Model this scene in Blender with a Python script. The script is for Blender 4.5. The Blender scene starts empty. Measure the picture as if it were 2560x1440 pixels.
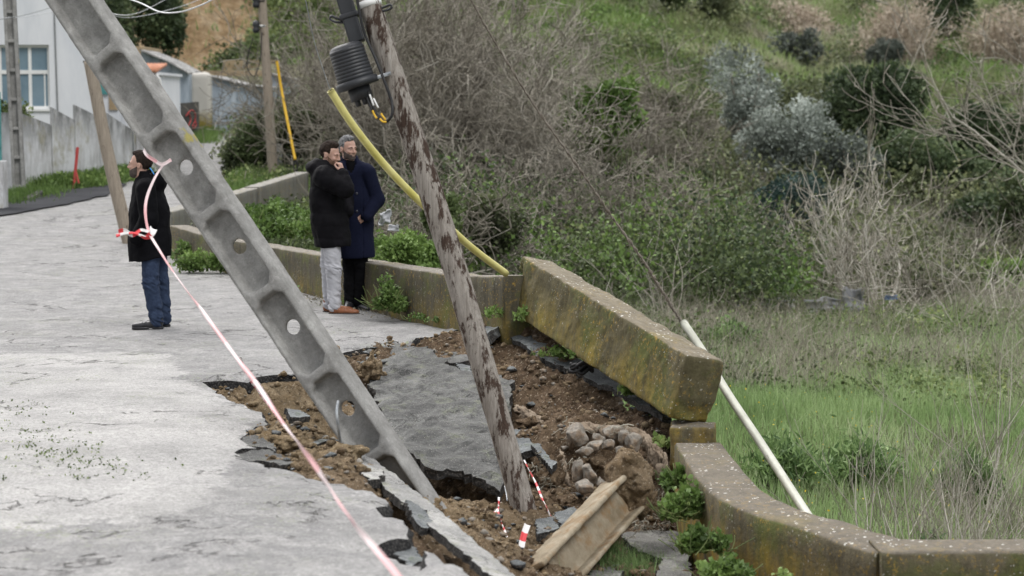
import bpy, bmesh, math, random
import numpy as np
from mathutils import Vector, Matrix, Euler
random.seed(7); np.random.seed(7)
S = bpy.context.scene
COL = S.collection
# ---------------------------------------------------------------- camera
CAMZ = 2.2; FPX = 5000.0; PITCH = math.atan(455/5000)
cam_d = bpy.data.cameras.new("camera"); cam = bpy.data.objects.new("camera", cam_d); COL.objects.link(cam)
cam.location = (0, 0, CAMZ); cam.rotation_euler = (math.pi/2-PITCH, 0, 0)
cam_d.sensor_width = 36; cam_d.lens = 36*FPX/2560; cam_d.clip_start = .1; cam_d.clip_end = 2000
cam_d.dof.use_dof = True; cam_d.dof.focus_distance = 17.5; cam_d.dof.aperture_fstop = 2.6
S.camera = cam
# ---------------------------------------------------------------- world, sun (overcast)
W = bpy.data.worlds.new("World"); S.world = W; W.use_nodes = True
wn = W.node_tree.nodes; wl = W.node_tree.links
bg = wn['Background']; sky = wn.new('ShaderNodeTexSky'); sky.sky_type = 'NISHITA'; sky.sun_disc = False
sky.sun_elevation = math.radians(52); sky.sun_rotation = math.radians(-35)
sky.air_density = 1.0; sky.dust_density = 5.0; sky.ozone_density = 1.0
hs = wn.new('ShaderNodeHueSaturation'); hs.inputs['Saturation'].default_value = .22
wl.new(sky.outputs[0], hs.inputs['Color']); wl.new(hs.outputs[0], bg.inputs[0]); bg.inputs[1].default_value = .15
sd = bpy.data.lights.new("sun", 'SUN'); sun = bpy.data.objects.new("sun", sd); COL.objects.link(sun)
sd.energy = 1.2; sd.angle = math.radians(25); sd.color = (1, .985, .965)
sun.rotation_euler = (math.radians(38), 0, math.radians(35))
S.view_settings.view_transform = 'Standard'; S.view_settings.look = 'None'
S.view_settings.exposure = 0.85; S.view_settings.gamma = 1
S.render.engine = 'CYCLES'
S.cycles.max_bounces = 5; S.cycles.diffuse_bounces = 3; S.cycles.transmission_bounces = 3; S.cycles.transparent_max_bounces = 6
# ---------------------------------------------------------------- pixel -> place
cp, sp = math.cos(PITCH), math.sin(PITCH)
def ray(u, v):
    cx = (u-1280)/FPX; cy = (720-v)/FPX
    return cx, cp+cy*sp, -sp+cy*cp
def P(u, v, Y):
    a, b, c = ray(u, v); t = Y/b
    return np.array([a*t, Y, CAMZ+c*t])
def PZ(u, v, z=0.0):
    a, b, c = ray(u, v); t = (z-CAMZ)/c
    return np.array([a*t, b*t, z])
# ---------------------------------------------------------------- noise
def _h(ix, iy, iz, s):
    n = (ix.astype(np.int64)*73856093) ^ (iy.astype(np.int64)*19349663) ^ (iz.astype(np.int64)*83492791) ^ (s*2654435761)
    n = (n ^ (n >> 13)) * 1274126177 & 0x7fffffff
    n = (n ^ (n >> 16)) & 0xffff
    return n/65535.0
def vn(p, s=1):
    p = np.asarray(p, float); i = np.floor(p).astype(np.int64); f = p-i; f = f*f*(3-2*f)
    x, y, z = i[..., 0], i[..., 1], i[..., 2]; r = 0
    for dx in (0, 1):
        for dy in (0, 1):
            for dz in (0, 1):
                w = (f[..., 0] if dx else 1-f[..., 0])*(f[..., 1] if dy else 1-f[..., 1])*(f[..., 2] if dz else 1-f[..., 2])
                r = r+w*_h(x+dx, y+dy, z+dz, s)
    return r*2-1
def fbm(p, o=4, s=1, g=.5):
    p = np.asarray(p, float); a = 1; r = 0
    for k in range(o):
        r = r+a*vn(p*2.03**k+k*17.3, s+k); a *= g
    return r
def sst(a, b, x):
    t = np.clip((x-a)/(b-a), 0, 1); return t*t*(3-2*t)
# ---------------------------------------------------------------- object helpers
def mk(name, V, F, mat=None, parent=None, smooth=True, tint=None, attrs=None):
    V = np.asarray(V, np.float32).reshape(-1, 3); me = bpy.data.meshes.new(name)
    if isinstance(F, np.ndarray) and F.ndim == 2:
        k = F.shape[1]; nF = len(F)
        me.vertices.add(len(V)); me.vertices.foreach_set('co', V.ravel())
        me.loops.add(nF*k); me.loops.foreach_set('vertex_index', F.astype(np.int32).ravel())
        me.polygons.add(nF); me.polygons.foreach_set('loop_start', np.arange(0, nF*k, k, dtype=np.int32))
        me.polygons.foreach_set('loop_total', np.full(nF, k, np.int32))
        me.update(calc_edges=True)
    else:
        me.from_pydata([tuple(map(float, v)) for v in V], [], [tuple(map(int, f)) for f in F])
    me.validate()
    if smooth: me.polygons.foreach_set('use_smooth', np.ones(len(me.polygons), bool))
    if tint is not None:
        a = me.attributes.new('tint', 'FLOAT', 'POINT'); a.data.foreach_set('value', np.asarray(tint, np.float32))
    for k, val in (attrs or {}).items():
        a = me.attributes.new(k, 'FLOAT', 'POINT'); a.data.foreach_set('value', np.asarray(val, np.float32))
    if mat: me.materials.append(mat)
    o = bpy.data.objects.new(name, me); COL.objects.link(o)
    if parent: o.parent = parent
    return o
def tag(o, label=None, cat=None, group=None, kind=None):
    for k, v in (('label', label), ('category', cat), ('group', group), ('kind', kind)):
        if v: o[k] = v
    return o
def empty(name, loc=(0, 0, 0), rz=0):
    o = bpy.data.objects.new(name, None); COL.objects.link(o); o.location = tuple(map(float, loc)); o.rotation_euler = (0, 0, rz)
    o.empty_display_size = .2
    return o
def copy_tree(o, parent=None):
    c = o.copy(); COL.objects.link(c)
    if parent: c.parent = parent
    for ch in list(o.children): copy_tree(ch, c)
    return c
class MB:
    def __init__(s): s.V = []; s.F = []; s.n = 0
    def add(s, V, F):
        V = np.asarray(V, float).reshape(-1, 3); s.V.append(V); s.F += [tuple(int(i)+s.n for i in f) for f in F]; s.n += len(V); return s
    def box(s, a, b, M=None):
        x0, y0, z0 = a; x1, y1, z1 = b
        V = np.array([[x0,y0,z0],[x1,y0,z0],[x1,y1,z0],[x0,y1,z0],[x0,y0,z1],[x1,y0,z1],[x1,y1,z1],[x0,y1,z1]], float)
        if M is not None: V = V@np.array(M)[:3, :3].T+np.array(M)[:3, 3]
        return s.add(V, [(0,3,2,1),(4,5,6,7),(0,1,5,4),(1,2,6,5),(2,3,7,6),(3,0,4,7)])
    def tube(s, pts, r, k=8):
        V, F = tube(pts, r, k); return s.add(V, F)
    def prism(s, poly, z0, z1):
        n = len(poly); V = [(x, y, z0) for x, y in poly]+[(x, y, z1) for x, y in poly]
        return s.add(V, [tuple(range(n-1, -1, -1)), tuple(range(n, 2*n))]+[(i, (i+1) % n, n+(i+1) % n, n+i) for i in range(n)])
    def build(s, name, mat, parent=None, smooth=False):
        return mk(name, np.concatenate(s.V), s.F, mat, parent, smooth)
def bevel(o, w=.01, n=2):
    m = o.modifiers.new('bevel', 'BEVEL'); m.width = w; m.segments = n; m.limit_method = 'ANGLE'; m.angle_limit = .6; return o
def frames(pts):
    pts = np.asarray(pts, float); d = np.gradient(pts, axis=0); d /= np.linalg.norm(d, axis=1)[:, None]+1e-9
    up = np.array([0, 0, 1.]) if abs(d[0][2]) < .9 else np.array([0, 1., 0])
    a = np.cross(d, up); a /= np.linalg.norm(a, axis=1)[:, None]+1e-9; b = np.cross(a, d)
    return d, a, b
def tube(pts, r, k=8, caps=True):
    pts = np.asarray(pts, float); n = len(pts); r = np.broadcast_to(np.asarray(r, float), (n,)); d, a, b = frames(pts)
    t = np.arange(k)/k*2*math.pi
    V = pts[:, None]+r[:, None, None]*(np.cos(t)[None, :, None]*a[:, None]+np.sin(t)[None, :, None]*b[:, None])
    F = [(i*k+j, i*k+(j+1) % k, (i+1)*k+(j+1) % k, (i+1)*k+j) for i in range(n-1) for j in range(k)]
    if caps: F += [tuple(range(k-1, -1, -1)), tuple((n-1)*k+j for j in range(k))]
    return V.reshape(-1, 3), F
def spline(pts, n=60):
    pts = np.asarray(pts, float); m = len(pts); Q = np.vstack([2*pts[0]-pts[1], pts, 2*pts[-1]-pts[-2]])
    t = np.linspace(0, m-1-1e-6, n); i = t.astype(int); f = (t-i)[:, None]
    p0, p1, p2, p3 = Q[i], Q[i+1], Q[i+2], Q[i+3]
    return .5*(2*p1+(p2-p0)*f+(2*p0-5*p1+4*p2-p3)*f**2+(3*p1-p0-3*p2+p3)*f**3)
def tubes(PT, R, k=3):
    """PT (B,K,3), R (B,K) -> one mesh of B open tubes"""
    B, K, _ = PT.shape; d = np.gradient(PT, axis=1); d /= np.linalg.norm(d, axis=2)[..., None]+1e-9
    up = np.where(np.abs(d[:, :1, 2:3]) < .85, np.array([0, 0, 1.]), np.array([1., 0, 0])); a = np.cross(d, np.broadcast_to(up, d.shape))
    a /= np.linalg.norm(a, axis=2)[..., None]+1e-9; b = np.cross(a, d); t = np.arange(k)/k*2*math.pi
    V = PT[:, :, None]+R[:, :, None, None]*(np.cos(t)[None, None, :, None]*a[:, :, None]+np.sin(t)[None, None, :, None]*b[:, :, None])
    idx = np.arange(B*K*k).reshape(B, K, k); n = np.roll(idx, -1, 2)
    F = np.stack([idx[:, :-1], n[:, :-1], n[:, 1:], idx[:, 1:]], -1).reshape(-1, 4)
    return V.reshape(-1, 3), F
def rbf(pts):
    """height interpolator through scattered (x,y,z), linear kernel"""
    p = np.asarray(pts, float); X = p[:, :2]; n = len(p)
    A = np.linalg.norm(X[:, None]-X[None], axis=2); Pm = np.c_[np.ones(n), X]
    M = np.block([[A, Pm], [Pm.T, np.zeros((3, 3))]]); w = np.linalg.lstsq(M, np.r_[p[:, 2], 0, 0, 0], rcond=None)[0]
    def f(x, y):
        sh = np.shape(x); q = np.c_[np.ravel(x), np.ravel(y)]; out = np.empty(len(q))
        for i in range(0, len(q), 20000):
            c = q[i:i+20000]; out[i:i+20000] = np.linalg.norm(c[:, None]-X[None], axis=2)@w[:n]+w[n]+c@w[n+1:]
        return out.reshape(sh)
    return f
# ---------------------------------------------------------------- signed distances + surface nets
def nets(f, lo, hi, h):
    lo = np.array(lo, float); n = np.ceil((np.array(hi)-lo)/h).astype(int)+1
    ax = [lo[i]+np.arange(n[i])*h for i in range(3)]
    G = np.stack(np.meshgrid(*ax, indexing='ij'), -1); D = f(G); s = D < 0
    acc = np.zeros(tuple(n-1)+(3,)); cnt = np.zeros(tuple(n-1))
    I = np.stack(np.meshgrid(*[np.arange(k-1) for k in n], indexing='ij'), -1)
    cr = [(i, j, k) for i in (0, 1) for j in (0, 1) for k in (0, 1)]
    def sl(A, c): return A[c[0]:c[0]+n[0]-1, c[1]:c[1]+n[1]-1, c[2]:c[2]+n[2]-1]
    for c in cr:
        for a in range(3):
            if c[a] == 0:
                e = list(c); e[a] = 1; d0 = sl(D, c); d1 = sl(D, e); m = (d0 < 0) != (d1 < 0)
                t = np.where(m, d0/(np.where(m, d0-d1, 1)), 0)
                for b in range(3): acc[..., b] += np.where(m, c[b]+(t if b == a else 0), 0)
                cnt += m
    act = cnt > 0; vid = np.full(act.shape, -1); vid[act] = np.arange(act.sum())
    V = lo+(I[act]+acc[act]/cnt[act][:, None])*h; Fs = []
    for a in range(3):
        b, c = (a+1) % 3, (a+2) % 3
        s0 = np.take(s, range(n[a]-1), a); s1 = np.take(s, range(1, n[a]), a); m = s0 != s1
        ix = np.argwhere(m); ok = (ix[:, b] > 0) & (ix[:, c] > 0) & (ix[:, b] < n[b]-1) & (ix[:, c] < n[c]-1); ix = ix[ok]
        fl = s0[tuple(ix.T)]
        def g(db, dc):
            q = ix.copy(); q[:, b] += db; q[:, c] += dc; return vid[tuple(q.T)]
        Q = np.stack([g(-1, -1), g(0, -1), g(0, 0), g(-1, 0)], -1); Q[~fl] = Q[~fl][:, ::-1]; Fs.append(Q)
    return V, np.concatenate(Fs)
def cap(p, a, b, ra, rb=None):
    rb = ra if rb is None else rb; a = np.asarray(a, float); b = np.asarray(b, float); ab = b-a
    t = np.clip(((p-a)@ab)/(ab@ab+1e-12), 0, 1); return np.linalg.norm(p-a-t[..., None]*ab, axis=-1)-(ra+(rb-ra)*t)
def ell(p, c, r):
    r = np.asarray(r, float); q = (p-np.asarray(c))/r; k = np.linalg.norm(q, axis=-1); return (k-1)*r.min()*(.5+.5*np.minimum(k, 3)) if False else k*(k-1)/(np.linalg.norm(q/r, axis=-1)+1e-9)
def bx(p, c, r, e=0.0):
    q = np.abs(p-np.asarray(c))-(np.asarray(r)-e); return np.linalg.norm(np.maximum(q, 0), axis=-1)+np.minimum(q.max(-1), 0)-e
def sm(*a, k=.02):
    r = a[0]
    for b in a[1:]:
        h = np.clip(.5+.5*(b-r)/k, 0, 1); r = b*(1-h)+r*h-k*h*(1-h)
    return r
def ssub(a, b, k=.01): return -sm(-a, b, k=k)
def Mdir(a, b, roll=0.0):
    """frame with z along a->b, x as near picture-right as possible"""
    z = Vector(b)-Vector(a); L = z.length; z.normalize(); y = Vector((0, 1, 0)); x = y.cross(z).normalized(); y = z.cross(x)
    M = Matrix((x, y, z)).transposed().to_4x4()@Matrix.Rotation(roll, 4, 'Z'); M.translation = Vector(a); return M, L
# ---------------------------------------------------------------- materials
class NT:
    def __init__(s, name, rough=.85, spec=.3):
        s.m = bpy.data.materials.new(name); s.m.use_nodes = True; s.t = s.m.node_tree; s.N = s.t.nodes; s.L = s.t.links
        s.b = s.N['Principled BSDF']; s.b.inputs['Roughness'].default_value = rough
        s.b.inputs['Specular IOR Level'].default_value = spec
        s.tc = s.N.new('ShaderNodeTexCoord'); s.co = s.tc.outputs['Object']
    def set(s, i, v):
        if hasattr(v, 'links') or hasattr(v, 'is_linked'): s.L.new(v, i)
        elif isinstance(v, (tuple, list)) and len(v) == 3 and i.type == 'RGBA': i.default_value = (*v, 1)
        else: i.default_value = v
    def map(s, scale=(1, 1, 1), co=None, rot=(0, 0, 0)):
        n = s.N.new('ShaderNodeMapping'); n.inputs['Scale'].default_value = scale; n.inputs['Rotation'].default_value = rot; s.L.new(co or s.co, n.inputs[0]); return n.outputs[0]
    def noise(s, sc, det=5, rough=.6, co=None, dist=0.0, w=None):
        n = s.N.new('ShaderNodeTexNoise'); s.L.new(co or s.co, n.inputs['Vector']); n.inputs['Scale'].default_value = sc
        n.inputs['Detail'].default_value = det; n.inputs['Roughness'].default_value = rough; n.inputs['Distortion'].default_value = dist; return n.outputs[0]
    def vor(s, sc, co=None, feat='F1', out=0, rnd=1.0):
        n = s.N.new('ShaderNodeTexVoronoi'); n.feature = feat; s.L.new(co or s.co, n.inputs['Vector']); n.inputs['Scale'].default_value = sc
        n.inputs['Randomness'].default_value = rnd; return n.outputs[out]
    def ramp(s, x, *st):
        n = s.N.new('ShaderNodeValToRGB'); s.L.new(x, n.inputs[0]); e = n.color_ramp.elements
        while len(e) < len(st): e.new(.5)
        for k, (p, c) in enumerate(st): e[k].position = p; e[k].color = (c, c, c, 1) if isinstance(c, (int, float)) else (*c, 1)
        return n.outputs[0]
    def mix(s, f, a, b, mode='MIX'):
        n = s.N.new('ShaderNodeMix'); n.data_type = 'RGBA'; n.blend_type = mode; s.set(n.inputs[0], f); s.set(n.inputs[6], a); s.set(n.inputs[7], b); return n.outputs[2]
    def math(s, op, a, b=0.0, cl=False):
        n = s.N.new('ShaderNodeMath'); n.operation = op; n.use_clamp = cl; s.set(n.inputs[0], a); s.set(n.inputs[1], b); return n.outputs[0]
    def attr(s, name):
        n = s.N.new('ShaderNodeAttribute'); n.attribute_name = name; return n.outputs['Fac']
    def sep(s, co=None):
        n = s.N.new('ShaderNodeSeparateXYZ'); s.L.new(co or s.co, n.inputs[0]); return n.outputs
    def nrm(s):
        n = s.N.new('ShaderNodeNewGeometry'); m = s.N.new('ShaderNodeSeparateXYZ'); s.L.new(n.outputs['Normal'], m.inputs[0]); return m.outputs
    def col(s, c): s.set(s.b.inputs['Base Color'], c); return s
    def rough(s, r): s.set(s.b.inputs['Roughness'], r); return s
    def bump(s, h, st=.5, d=.01, prev=None):
        n = s.N.new('ShaderNodeBump'); n.inputs['Strength'].default_value = st; n.inputs['Distance'].default_value = d; s.L.new(h, n.inputs['Height'])
        if prev is not None: s.L.new(prev, n.inputs['Normal'])
        s.L.new(n.outputs[0], s.b.inputs['Normal']); return n.outputs[0]
M = {}
def simple(name, c1, c2, sc=8, rough=.8, spec=.3, bs=.3, bd=.004, metal=0):
    n = NT(name, rough, spec); x = n.noise(sc); n.col(n.ramp(x, (.35, c1), (.68, c2))); n.bump(n.noise(sc*4), bs, bd)
    n.b.inputs['Metallic'].default_value = metal; M[name] = n.m; return n.m
# road surface: attribute 'light' marks the pale worn top coat
n = NT('road', .9, .25)
co = n.co; a = n.attr('light')
big = n.noise(.7, 5, .6); mid = n.noise(4.5, 6, .7); fine = n.noise(60, 4, .8)
strk = n.noise(2.6, 9, .82, None, .6)
base = n.ramp(mid, (.3, (.165, .163, .162)), (.5, (.218, .215, .212)), (.72, (.275, .270, .263)))
base = n.mix(n.ramp(strk, (.50, 0), (.57, .55)), base, (.335, .328, .318))
pale = n.ramp(n.noise(1.7, 8, .75), (.3, (.225, .222, .216)), (.48, (.33, .324, .314)), (.72, (.42, .41, .395)))
lw = n.math('ADD', a, n.math('MULTIPLY', n.math('SUBTRACT', mid, .5), 1.1))
base = n.mix(n.ramp(lw, (.46, 0), (.54, 1)), base, pale)
base = n.mix(n.ramp(n.noise(.9, 7, .7), (.5, 0), (.68, .35)), base, (.20, .195, .185))
base = n.mix(.75, base, n.ramp(fine, (.3, .4), (.5, .95), (.7, 1.3)), 'MULTIPLY')
base = n.mix(.6, base, n.ramp(n.noise(26, 6, .85), (.32, .5), (.5, .97), (.68, 1.4)), 'MULTIPLY'); base = n.mix(n.ramp(n.noise(34, 3, .7), (.62, 0), (.68, .5)), base, (.10, .098, .092)); base = n.mix(n.ramp(n.noise(40, 3, .7, n.map((1, 1, 1), None, (0, 0, 1))), (.62, 0), (.68, .5)), base, (.52, .51, .49))
pit = n.vor(38, n.map((1, 1, 1)))
base = n.mix(n.ramp(pit, (.1, .5), (.26, 0)), base, (.12, .115, .11))
def ridge(sc, w, lo, hi, ms_):
    r_ = n.noise(sc, 7, .62, None, .35); v_ = n.math('ABSOLUTE', n.math('SUBTRACT', r_, .5)); return n.math('MULTIPLY', n.ramp(v_, (w*.4, 1), (w, 0)), n.ramp(n.noise(ms_, 3), (lo, 0), (hi, 1)))
cc = n.math('MAXIMUM', ridge(.55, .0045, .50, .56, .8), ridge(1.3, .006, .60, .66, 1.1), True)
base = n.mix(n.math('MULTIPLY', cc, .85), base, (.05, .047, .042))
ms = n.math('MULTIPLY', n.ramp(n.noise(26, 3, .7), (.56, 0), (.64, 1)), n.ramp(n.noise(1.1, 3), (.52, 0), (.66, 1)))
base = n.mix(n.math('MULTIPLY', ms, .75), base, (.13, .16, .06))
n.col(base); b1 = n.bump(fine, .5, .006); b1 = n.bump(strk, .10, .02, b1); n.bump(n.math('SUBTRACT', 1, cc), .8, .03, b1); M['road'] = n.m
n = NT('asphalt_edge', .9, .2); x = n.vor(60); n.col(n.ramp(x, (.1, (.09, .085, .08)), (.5, (.028, .027, .027)), (.9, (.02, .02, .02)))); n.bump(x, 1, .012); M['edge'] = n.m
n = NT('new_asphalt', .98, .05); x = n.noise(90, 3); n.col(n.mix(.6, n.ramp(n.noise(1.3), (.3, (.035, .036, .040)), (.7, (.055, .056, .06))), n.ramp(x, (.3, .6), (.7, 1.3)), 'MULTIPLY')); n.bump(x, .4, .004); M['tar'] = n.m
# broken slab tops: grey tarmac with stones
def slabmat(name, dark, light, moss):
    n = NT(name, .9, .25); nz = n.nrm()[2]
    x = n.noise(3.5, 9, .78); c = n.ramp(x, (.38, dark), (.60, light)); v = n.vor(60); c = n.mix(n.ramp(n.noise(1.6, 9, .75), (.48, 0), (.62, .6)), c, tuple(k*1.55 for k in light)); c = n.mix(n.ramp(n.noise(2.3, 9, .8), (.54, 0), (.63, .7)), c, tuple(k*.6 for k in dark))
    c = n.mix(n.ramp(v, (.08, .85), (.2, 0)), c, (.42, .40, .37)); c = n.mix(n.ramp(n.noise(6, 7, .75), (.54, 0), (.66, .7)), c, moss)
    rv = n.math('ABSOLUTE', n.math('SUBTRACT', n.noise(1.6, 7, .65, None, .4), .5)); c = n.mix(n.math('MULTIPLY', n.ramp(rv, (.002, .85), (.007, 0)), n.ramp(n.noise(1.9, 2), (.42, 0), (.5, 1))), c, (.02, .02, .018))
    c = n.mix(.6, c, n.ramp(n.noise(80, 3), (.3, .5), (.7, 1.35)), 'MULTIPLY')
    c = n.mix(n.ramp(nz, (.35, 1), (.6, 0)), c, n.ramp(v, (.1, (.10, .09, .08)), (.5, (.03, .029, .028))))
    n.col(c); b = n.bump(v, .5, .006); n.bump(n.noise(9, 6, .7), .8, .03, b); M[name] = n.m
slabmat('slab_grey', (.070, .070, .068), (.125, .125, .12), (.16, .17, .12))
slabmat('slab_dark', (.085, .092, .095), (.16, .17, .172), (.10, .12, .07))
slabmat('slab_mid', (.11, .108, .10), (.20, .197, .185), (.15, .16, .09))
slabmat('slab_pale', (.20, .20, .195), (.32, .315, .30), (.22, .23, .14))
# soil
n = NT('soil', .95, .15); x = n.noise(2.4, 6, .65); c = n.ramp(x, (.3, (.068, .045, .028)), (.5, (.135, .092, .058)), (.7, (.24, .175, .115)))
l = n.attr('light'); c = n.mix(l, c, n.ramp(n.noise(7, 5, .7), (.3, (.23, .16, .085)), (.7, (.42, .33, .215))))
v = n.vor(38, n.mix(.08, n.co, n.noise(20, 3), 'ADD')); c = n.mix(n.ramp(v, (.12, .8), (.3, 0)), c, (.52, .43, .32))
c = n.mix(.75, c, n.ramp(n.noise(22, 6, .75), (.3, .35), (.5, .95), (.72, 1.45)), 'MULTIPLY')
n.col(c); b = n.bump(n.noise(18, 8, .75), 1, .05); n.bump(v, .7, .015, b); M['soil'] = n.m
n = NT('rock', .9, .15); x = n.noise(9, 7, .7); c = n.ramp(x, (.3, (.165, .148, .125)), (.55, (.27, .248, .215)), (.75, (.38, .355, .315))); c = n.mix(n.ramp(n.noise(6, 6, .75), (.48, 0), (.6, .8)), c, (.20, .14, .09))
n.col(n.mix(.5, c, n.ramp(n.noise(40, 4), (.3, .6), (.7, 1.3)), 'MULTIPLY')); n.bump(n.noise(25, 6, .7), .8, .015); M['rock'] = n.m
# old mossy concrete of the parapet (yellow lichen low on the faces, white dots on top)
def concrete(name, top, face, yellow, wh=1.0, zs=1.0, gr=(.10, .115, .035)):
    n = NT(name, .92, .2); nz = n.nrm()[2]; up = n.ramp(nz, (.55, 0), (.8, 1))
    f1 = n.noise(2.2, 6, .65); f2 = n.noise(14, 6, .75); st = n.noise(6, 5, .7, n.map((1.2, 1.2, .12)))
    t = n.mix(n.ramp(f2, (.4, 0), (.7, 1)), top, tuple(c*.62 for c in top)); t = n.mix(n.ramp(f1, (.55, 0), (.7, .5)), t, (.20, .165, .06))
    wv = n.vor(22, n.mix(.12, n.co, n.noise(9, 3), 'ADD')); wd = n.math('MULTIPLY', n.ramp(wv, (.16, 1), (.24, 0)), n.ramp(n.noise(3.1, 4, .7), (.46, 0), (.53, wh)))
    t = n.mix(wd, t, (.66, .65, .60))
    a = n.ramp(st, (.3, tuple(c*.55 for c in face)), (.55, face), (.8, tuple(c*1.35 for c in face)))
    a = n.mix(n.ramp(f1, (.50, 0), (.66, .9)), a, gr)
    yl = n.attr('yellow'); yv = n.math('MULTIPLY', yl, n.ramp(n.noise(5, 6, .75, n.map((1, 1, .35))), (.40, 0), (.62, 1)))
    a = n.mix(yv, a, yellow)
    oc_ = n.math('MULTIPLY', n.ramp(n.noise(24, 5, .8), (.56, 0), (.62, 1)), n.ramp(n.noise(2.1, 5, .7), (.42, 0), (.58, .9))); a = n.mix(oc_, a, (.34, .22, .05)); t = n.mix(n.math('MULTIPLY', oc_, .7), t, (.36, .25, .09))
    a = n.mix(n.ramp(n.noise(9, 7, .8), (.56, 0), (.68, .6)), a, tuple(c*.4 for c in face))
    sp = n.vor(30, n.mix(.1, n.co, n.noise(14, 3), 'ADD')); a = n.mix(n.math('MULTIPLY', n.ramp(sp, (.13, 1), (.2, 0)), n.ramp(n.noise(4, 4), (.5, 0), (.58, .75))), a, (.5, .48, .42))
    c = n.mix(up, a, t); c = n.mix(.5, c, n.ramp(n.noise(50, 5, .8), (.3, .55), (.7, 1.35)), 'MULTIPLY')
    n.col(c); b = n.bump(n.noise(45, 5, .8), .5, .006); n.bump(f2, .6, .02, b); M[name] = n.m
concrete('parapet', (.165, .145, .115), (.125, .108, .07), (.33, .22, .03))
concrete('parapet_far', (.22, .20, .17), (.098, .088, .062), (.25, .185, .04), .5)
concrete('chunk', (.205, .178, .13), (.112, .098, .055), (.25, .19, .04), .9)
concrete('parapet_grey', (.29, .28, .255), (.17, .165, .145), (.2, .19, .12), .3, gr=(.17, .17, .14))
n = NT('pole_concrete', .85, .25); x = n.noise(5, 6, .7); c = n.ramp(x, (.3, (.165, .162, .15)), (.5, (.265, .26, .248)), (.7, (.375, .37, .35))); c = n.mix(n.ramp(n.noise(22, 6, .8), (.5, 0), (.66, .4)), c, (.13, .125, .115)); c = n.mix(n.ramp(n.noise(14, 6, .8), (.56, 0), (.68, .5)), c, (.44, .43, .41))
c = n.mix(n.ramp(n.noise(9, 5, .75), (.62, 0), (.74, .55)), c, (.15, .145, .13)); c = n.mix(n.ramp(n.vor(70), (.1, .5), (.2, 0)), c, (.16, .155, .145))
c = n.mix(n.ramp(n.noise(3.2, 3, .6), (.67, 0), (.71, .8)), c, (.30, .26, .05)); c = n.mix(.35, c, n.ramp(n.noise(90, 3, .8), (.3, .6), (.7, 1.3)), 'MULTIPLY')
n.col(c); b = n.bump(n.noise(70, 4, .8), .35, .004); n.bump(n.noise(10, 5, .7), .4, .012, b); M['pole_conc'] = n.m
n = NT('beam_concrete', .9, .2); x = n.noise(6, 6, .7); c = n.ramp(x, (.35, (.20, .16, .105)), (.55, (.30, .255, .185)), (.75, (.40, .355, .275)))
c = n.mix(n.ramp(n.noise(3.3, 6, .7), (.5, 0), (.6, .85)), c, (.24, .155, .08)); n.col(c); n.bump(n.noise(30, 6, .75), .6, .012); M['beam'] = n.m
# weathered wood pole: grey with red brown flakes running along the grain
def wood(name, g1, g2, br, th=.5):
    n = NT(name, .88, .2); gm = n.map((9, 9, .45)); gr = n.noise(6, 8, .78, gm); c = n.ramp(gr, (.3, g1), (.65, g2))
    fl = n.math('ADD', n.math('MULTIPLY', n.noise(2.2, 4, .7, n.map((4.5, 4.5, 1.6))), .5), n.math('MULTIPLY', n.noise(3.0, 8, .8, n.map((6.5, 6.5, 1.6)), .3), .5)); c = n.mix(n.ramp(fl, (th, 0), (th+.035, 1)), c, n.ramp(n.noise(12, 4, .7, gm), (.3, tuple(k*.5 for k in br)), (.7, br)))
    zz = n.sep()[2]; wet = n.attr('wet'); c = n.mix(n.math('MULTIPLY', wet, .75), c, (.05, .032, .022))
    n.col(c); b = n.bump(gr, .9, .012); n.bump(fl, .9, .02, b); M[name] = n.m
wood('wood_near', (.16, .135, .112), (.44, .405, .365), (.088, .058, .044), .505)
wood('wood_far', (.20, .165, .13), (.36, .31, .25), (.14, .10, .07), .58)
simple('black_plastic', (.018, .019, .022), (.028, .03, .034), 6, .5, .5, .15, .002)
simple('black_rubber', (.012, .012, .013), (.025, .025, .026), 20, .6, .4, .2, .002)
simple('yellow_pvc', (.56, .51, .14), (.68, .63, .27), 6, .5, .45, .15, .002)
simple('yellow_rod', (.62, .36, .02), (.75, .46, .04), 6, .5, .4, .1, .002)
simple('white_pvc', (.42, .42, .35), (.56, .56, .48), 7, .45, .45, .1, .002)
simple('steel', (.25, .27, .29), (.42, .44, .45), 20, .5, .5, .2, .002, .4)
simple('wire', (.13, .14, .14), (.22, .23, .23), 20, .6, .4, .2, .002)
simple('silver_wire', (.42, .43, .44), (.65, .66, .67), 20, .4, .5, .2, .002, .3)
simple('rust_wire', (.17, .145, .12), (.30, .265, .23), 30, .85, .2, .4, .004)
simple('skin', (.38, .225, .17), (.47, .295, .235), 22, .55, .4, .12, .002)
M['skin'].node_tree.nodes['Principled BSDF'].inputs['Subsurface Weight'].default_value = .06
simple('lip', (.34, .15, .12), (.38, .18, .15), 10, .6)
simple('hair_dark', (.009, .006, .005), (.045, .030, .023), 90, .8, .12, .8, .01)
simple('hair_brown', (.010, .007, .006), (.040, .028, .021), 90, .8, .12, .8, .01)
simple('hair_grey', (.07, .07, .072), (.27, .27, .27), 60, .8, .12, .8, .01)
simple('beard_grey', (.055, .043, .038), (.13, .105, .095), 120, .9, .08, .8, .004)
simple('beard_dark', (.11, .062, .042), (.19, .12, .088), 120, .9, .1, .6, .003)
simple('eye', (.02, .015, .012), (.04, .03, .02), 20, .2, .5)
simple('coat_black', (.003, .003, .0038), (.0055, .0055, .007), 9, .85, .08, .35, .006)
simple('puffer', (.0032, .003, .004), (.006, .0055, .0072), 9, .75, .10, .35, .006)
simple('coat_navy', (.0045, .006, .016), (.009, .011, .027), 130, .95, .1, .5, .003)
simple('jeans_navy', (.018, .028, .055), (.035, .052, .095), 20, .9, .2, .4, .006)
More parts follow.
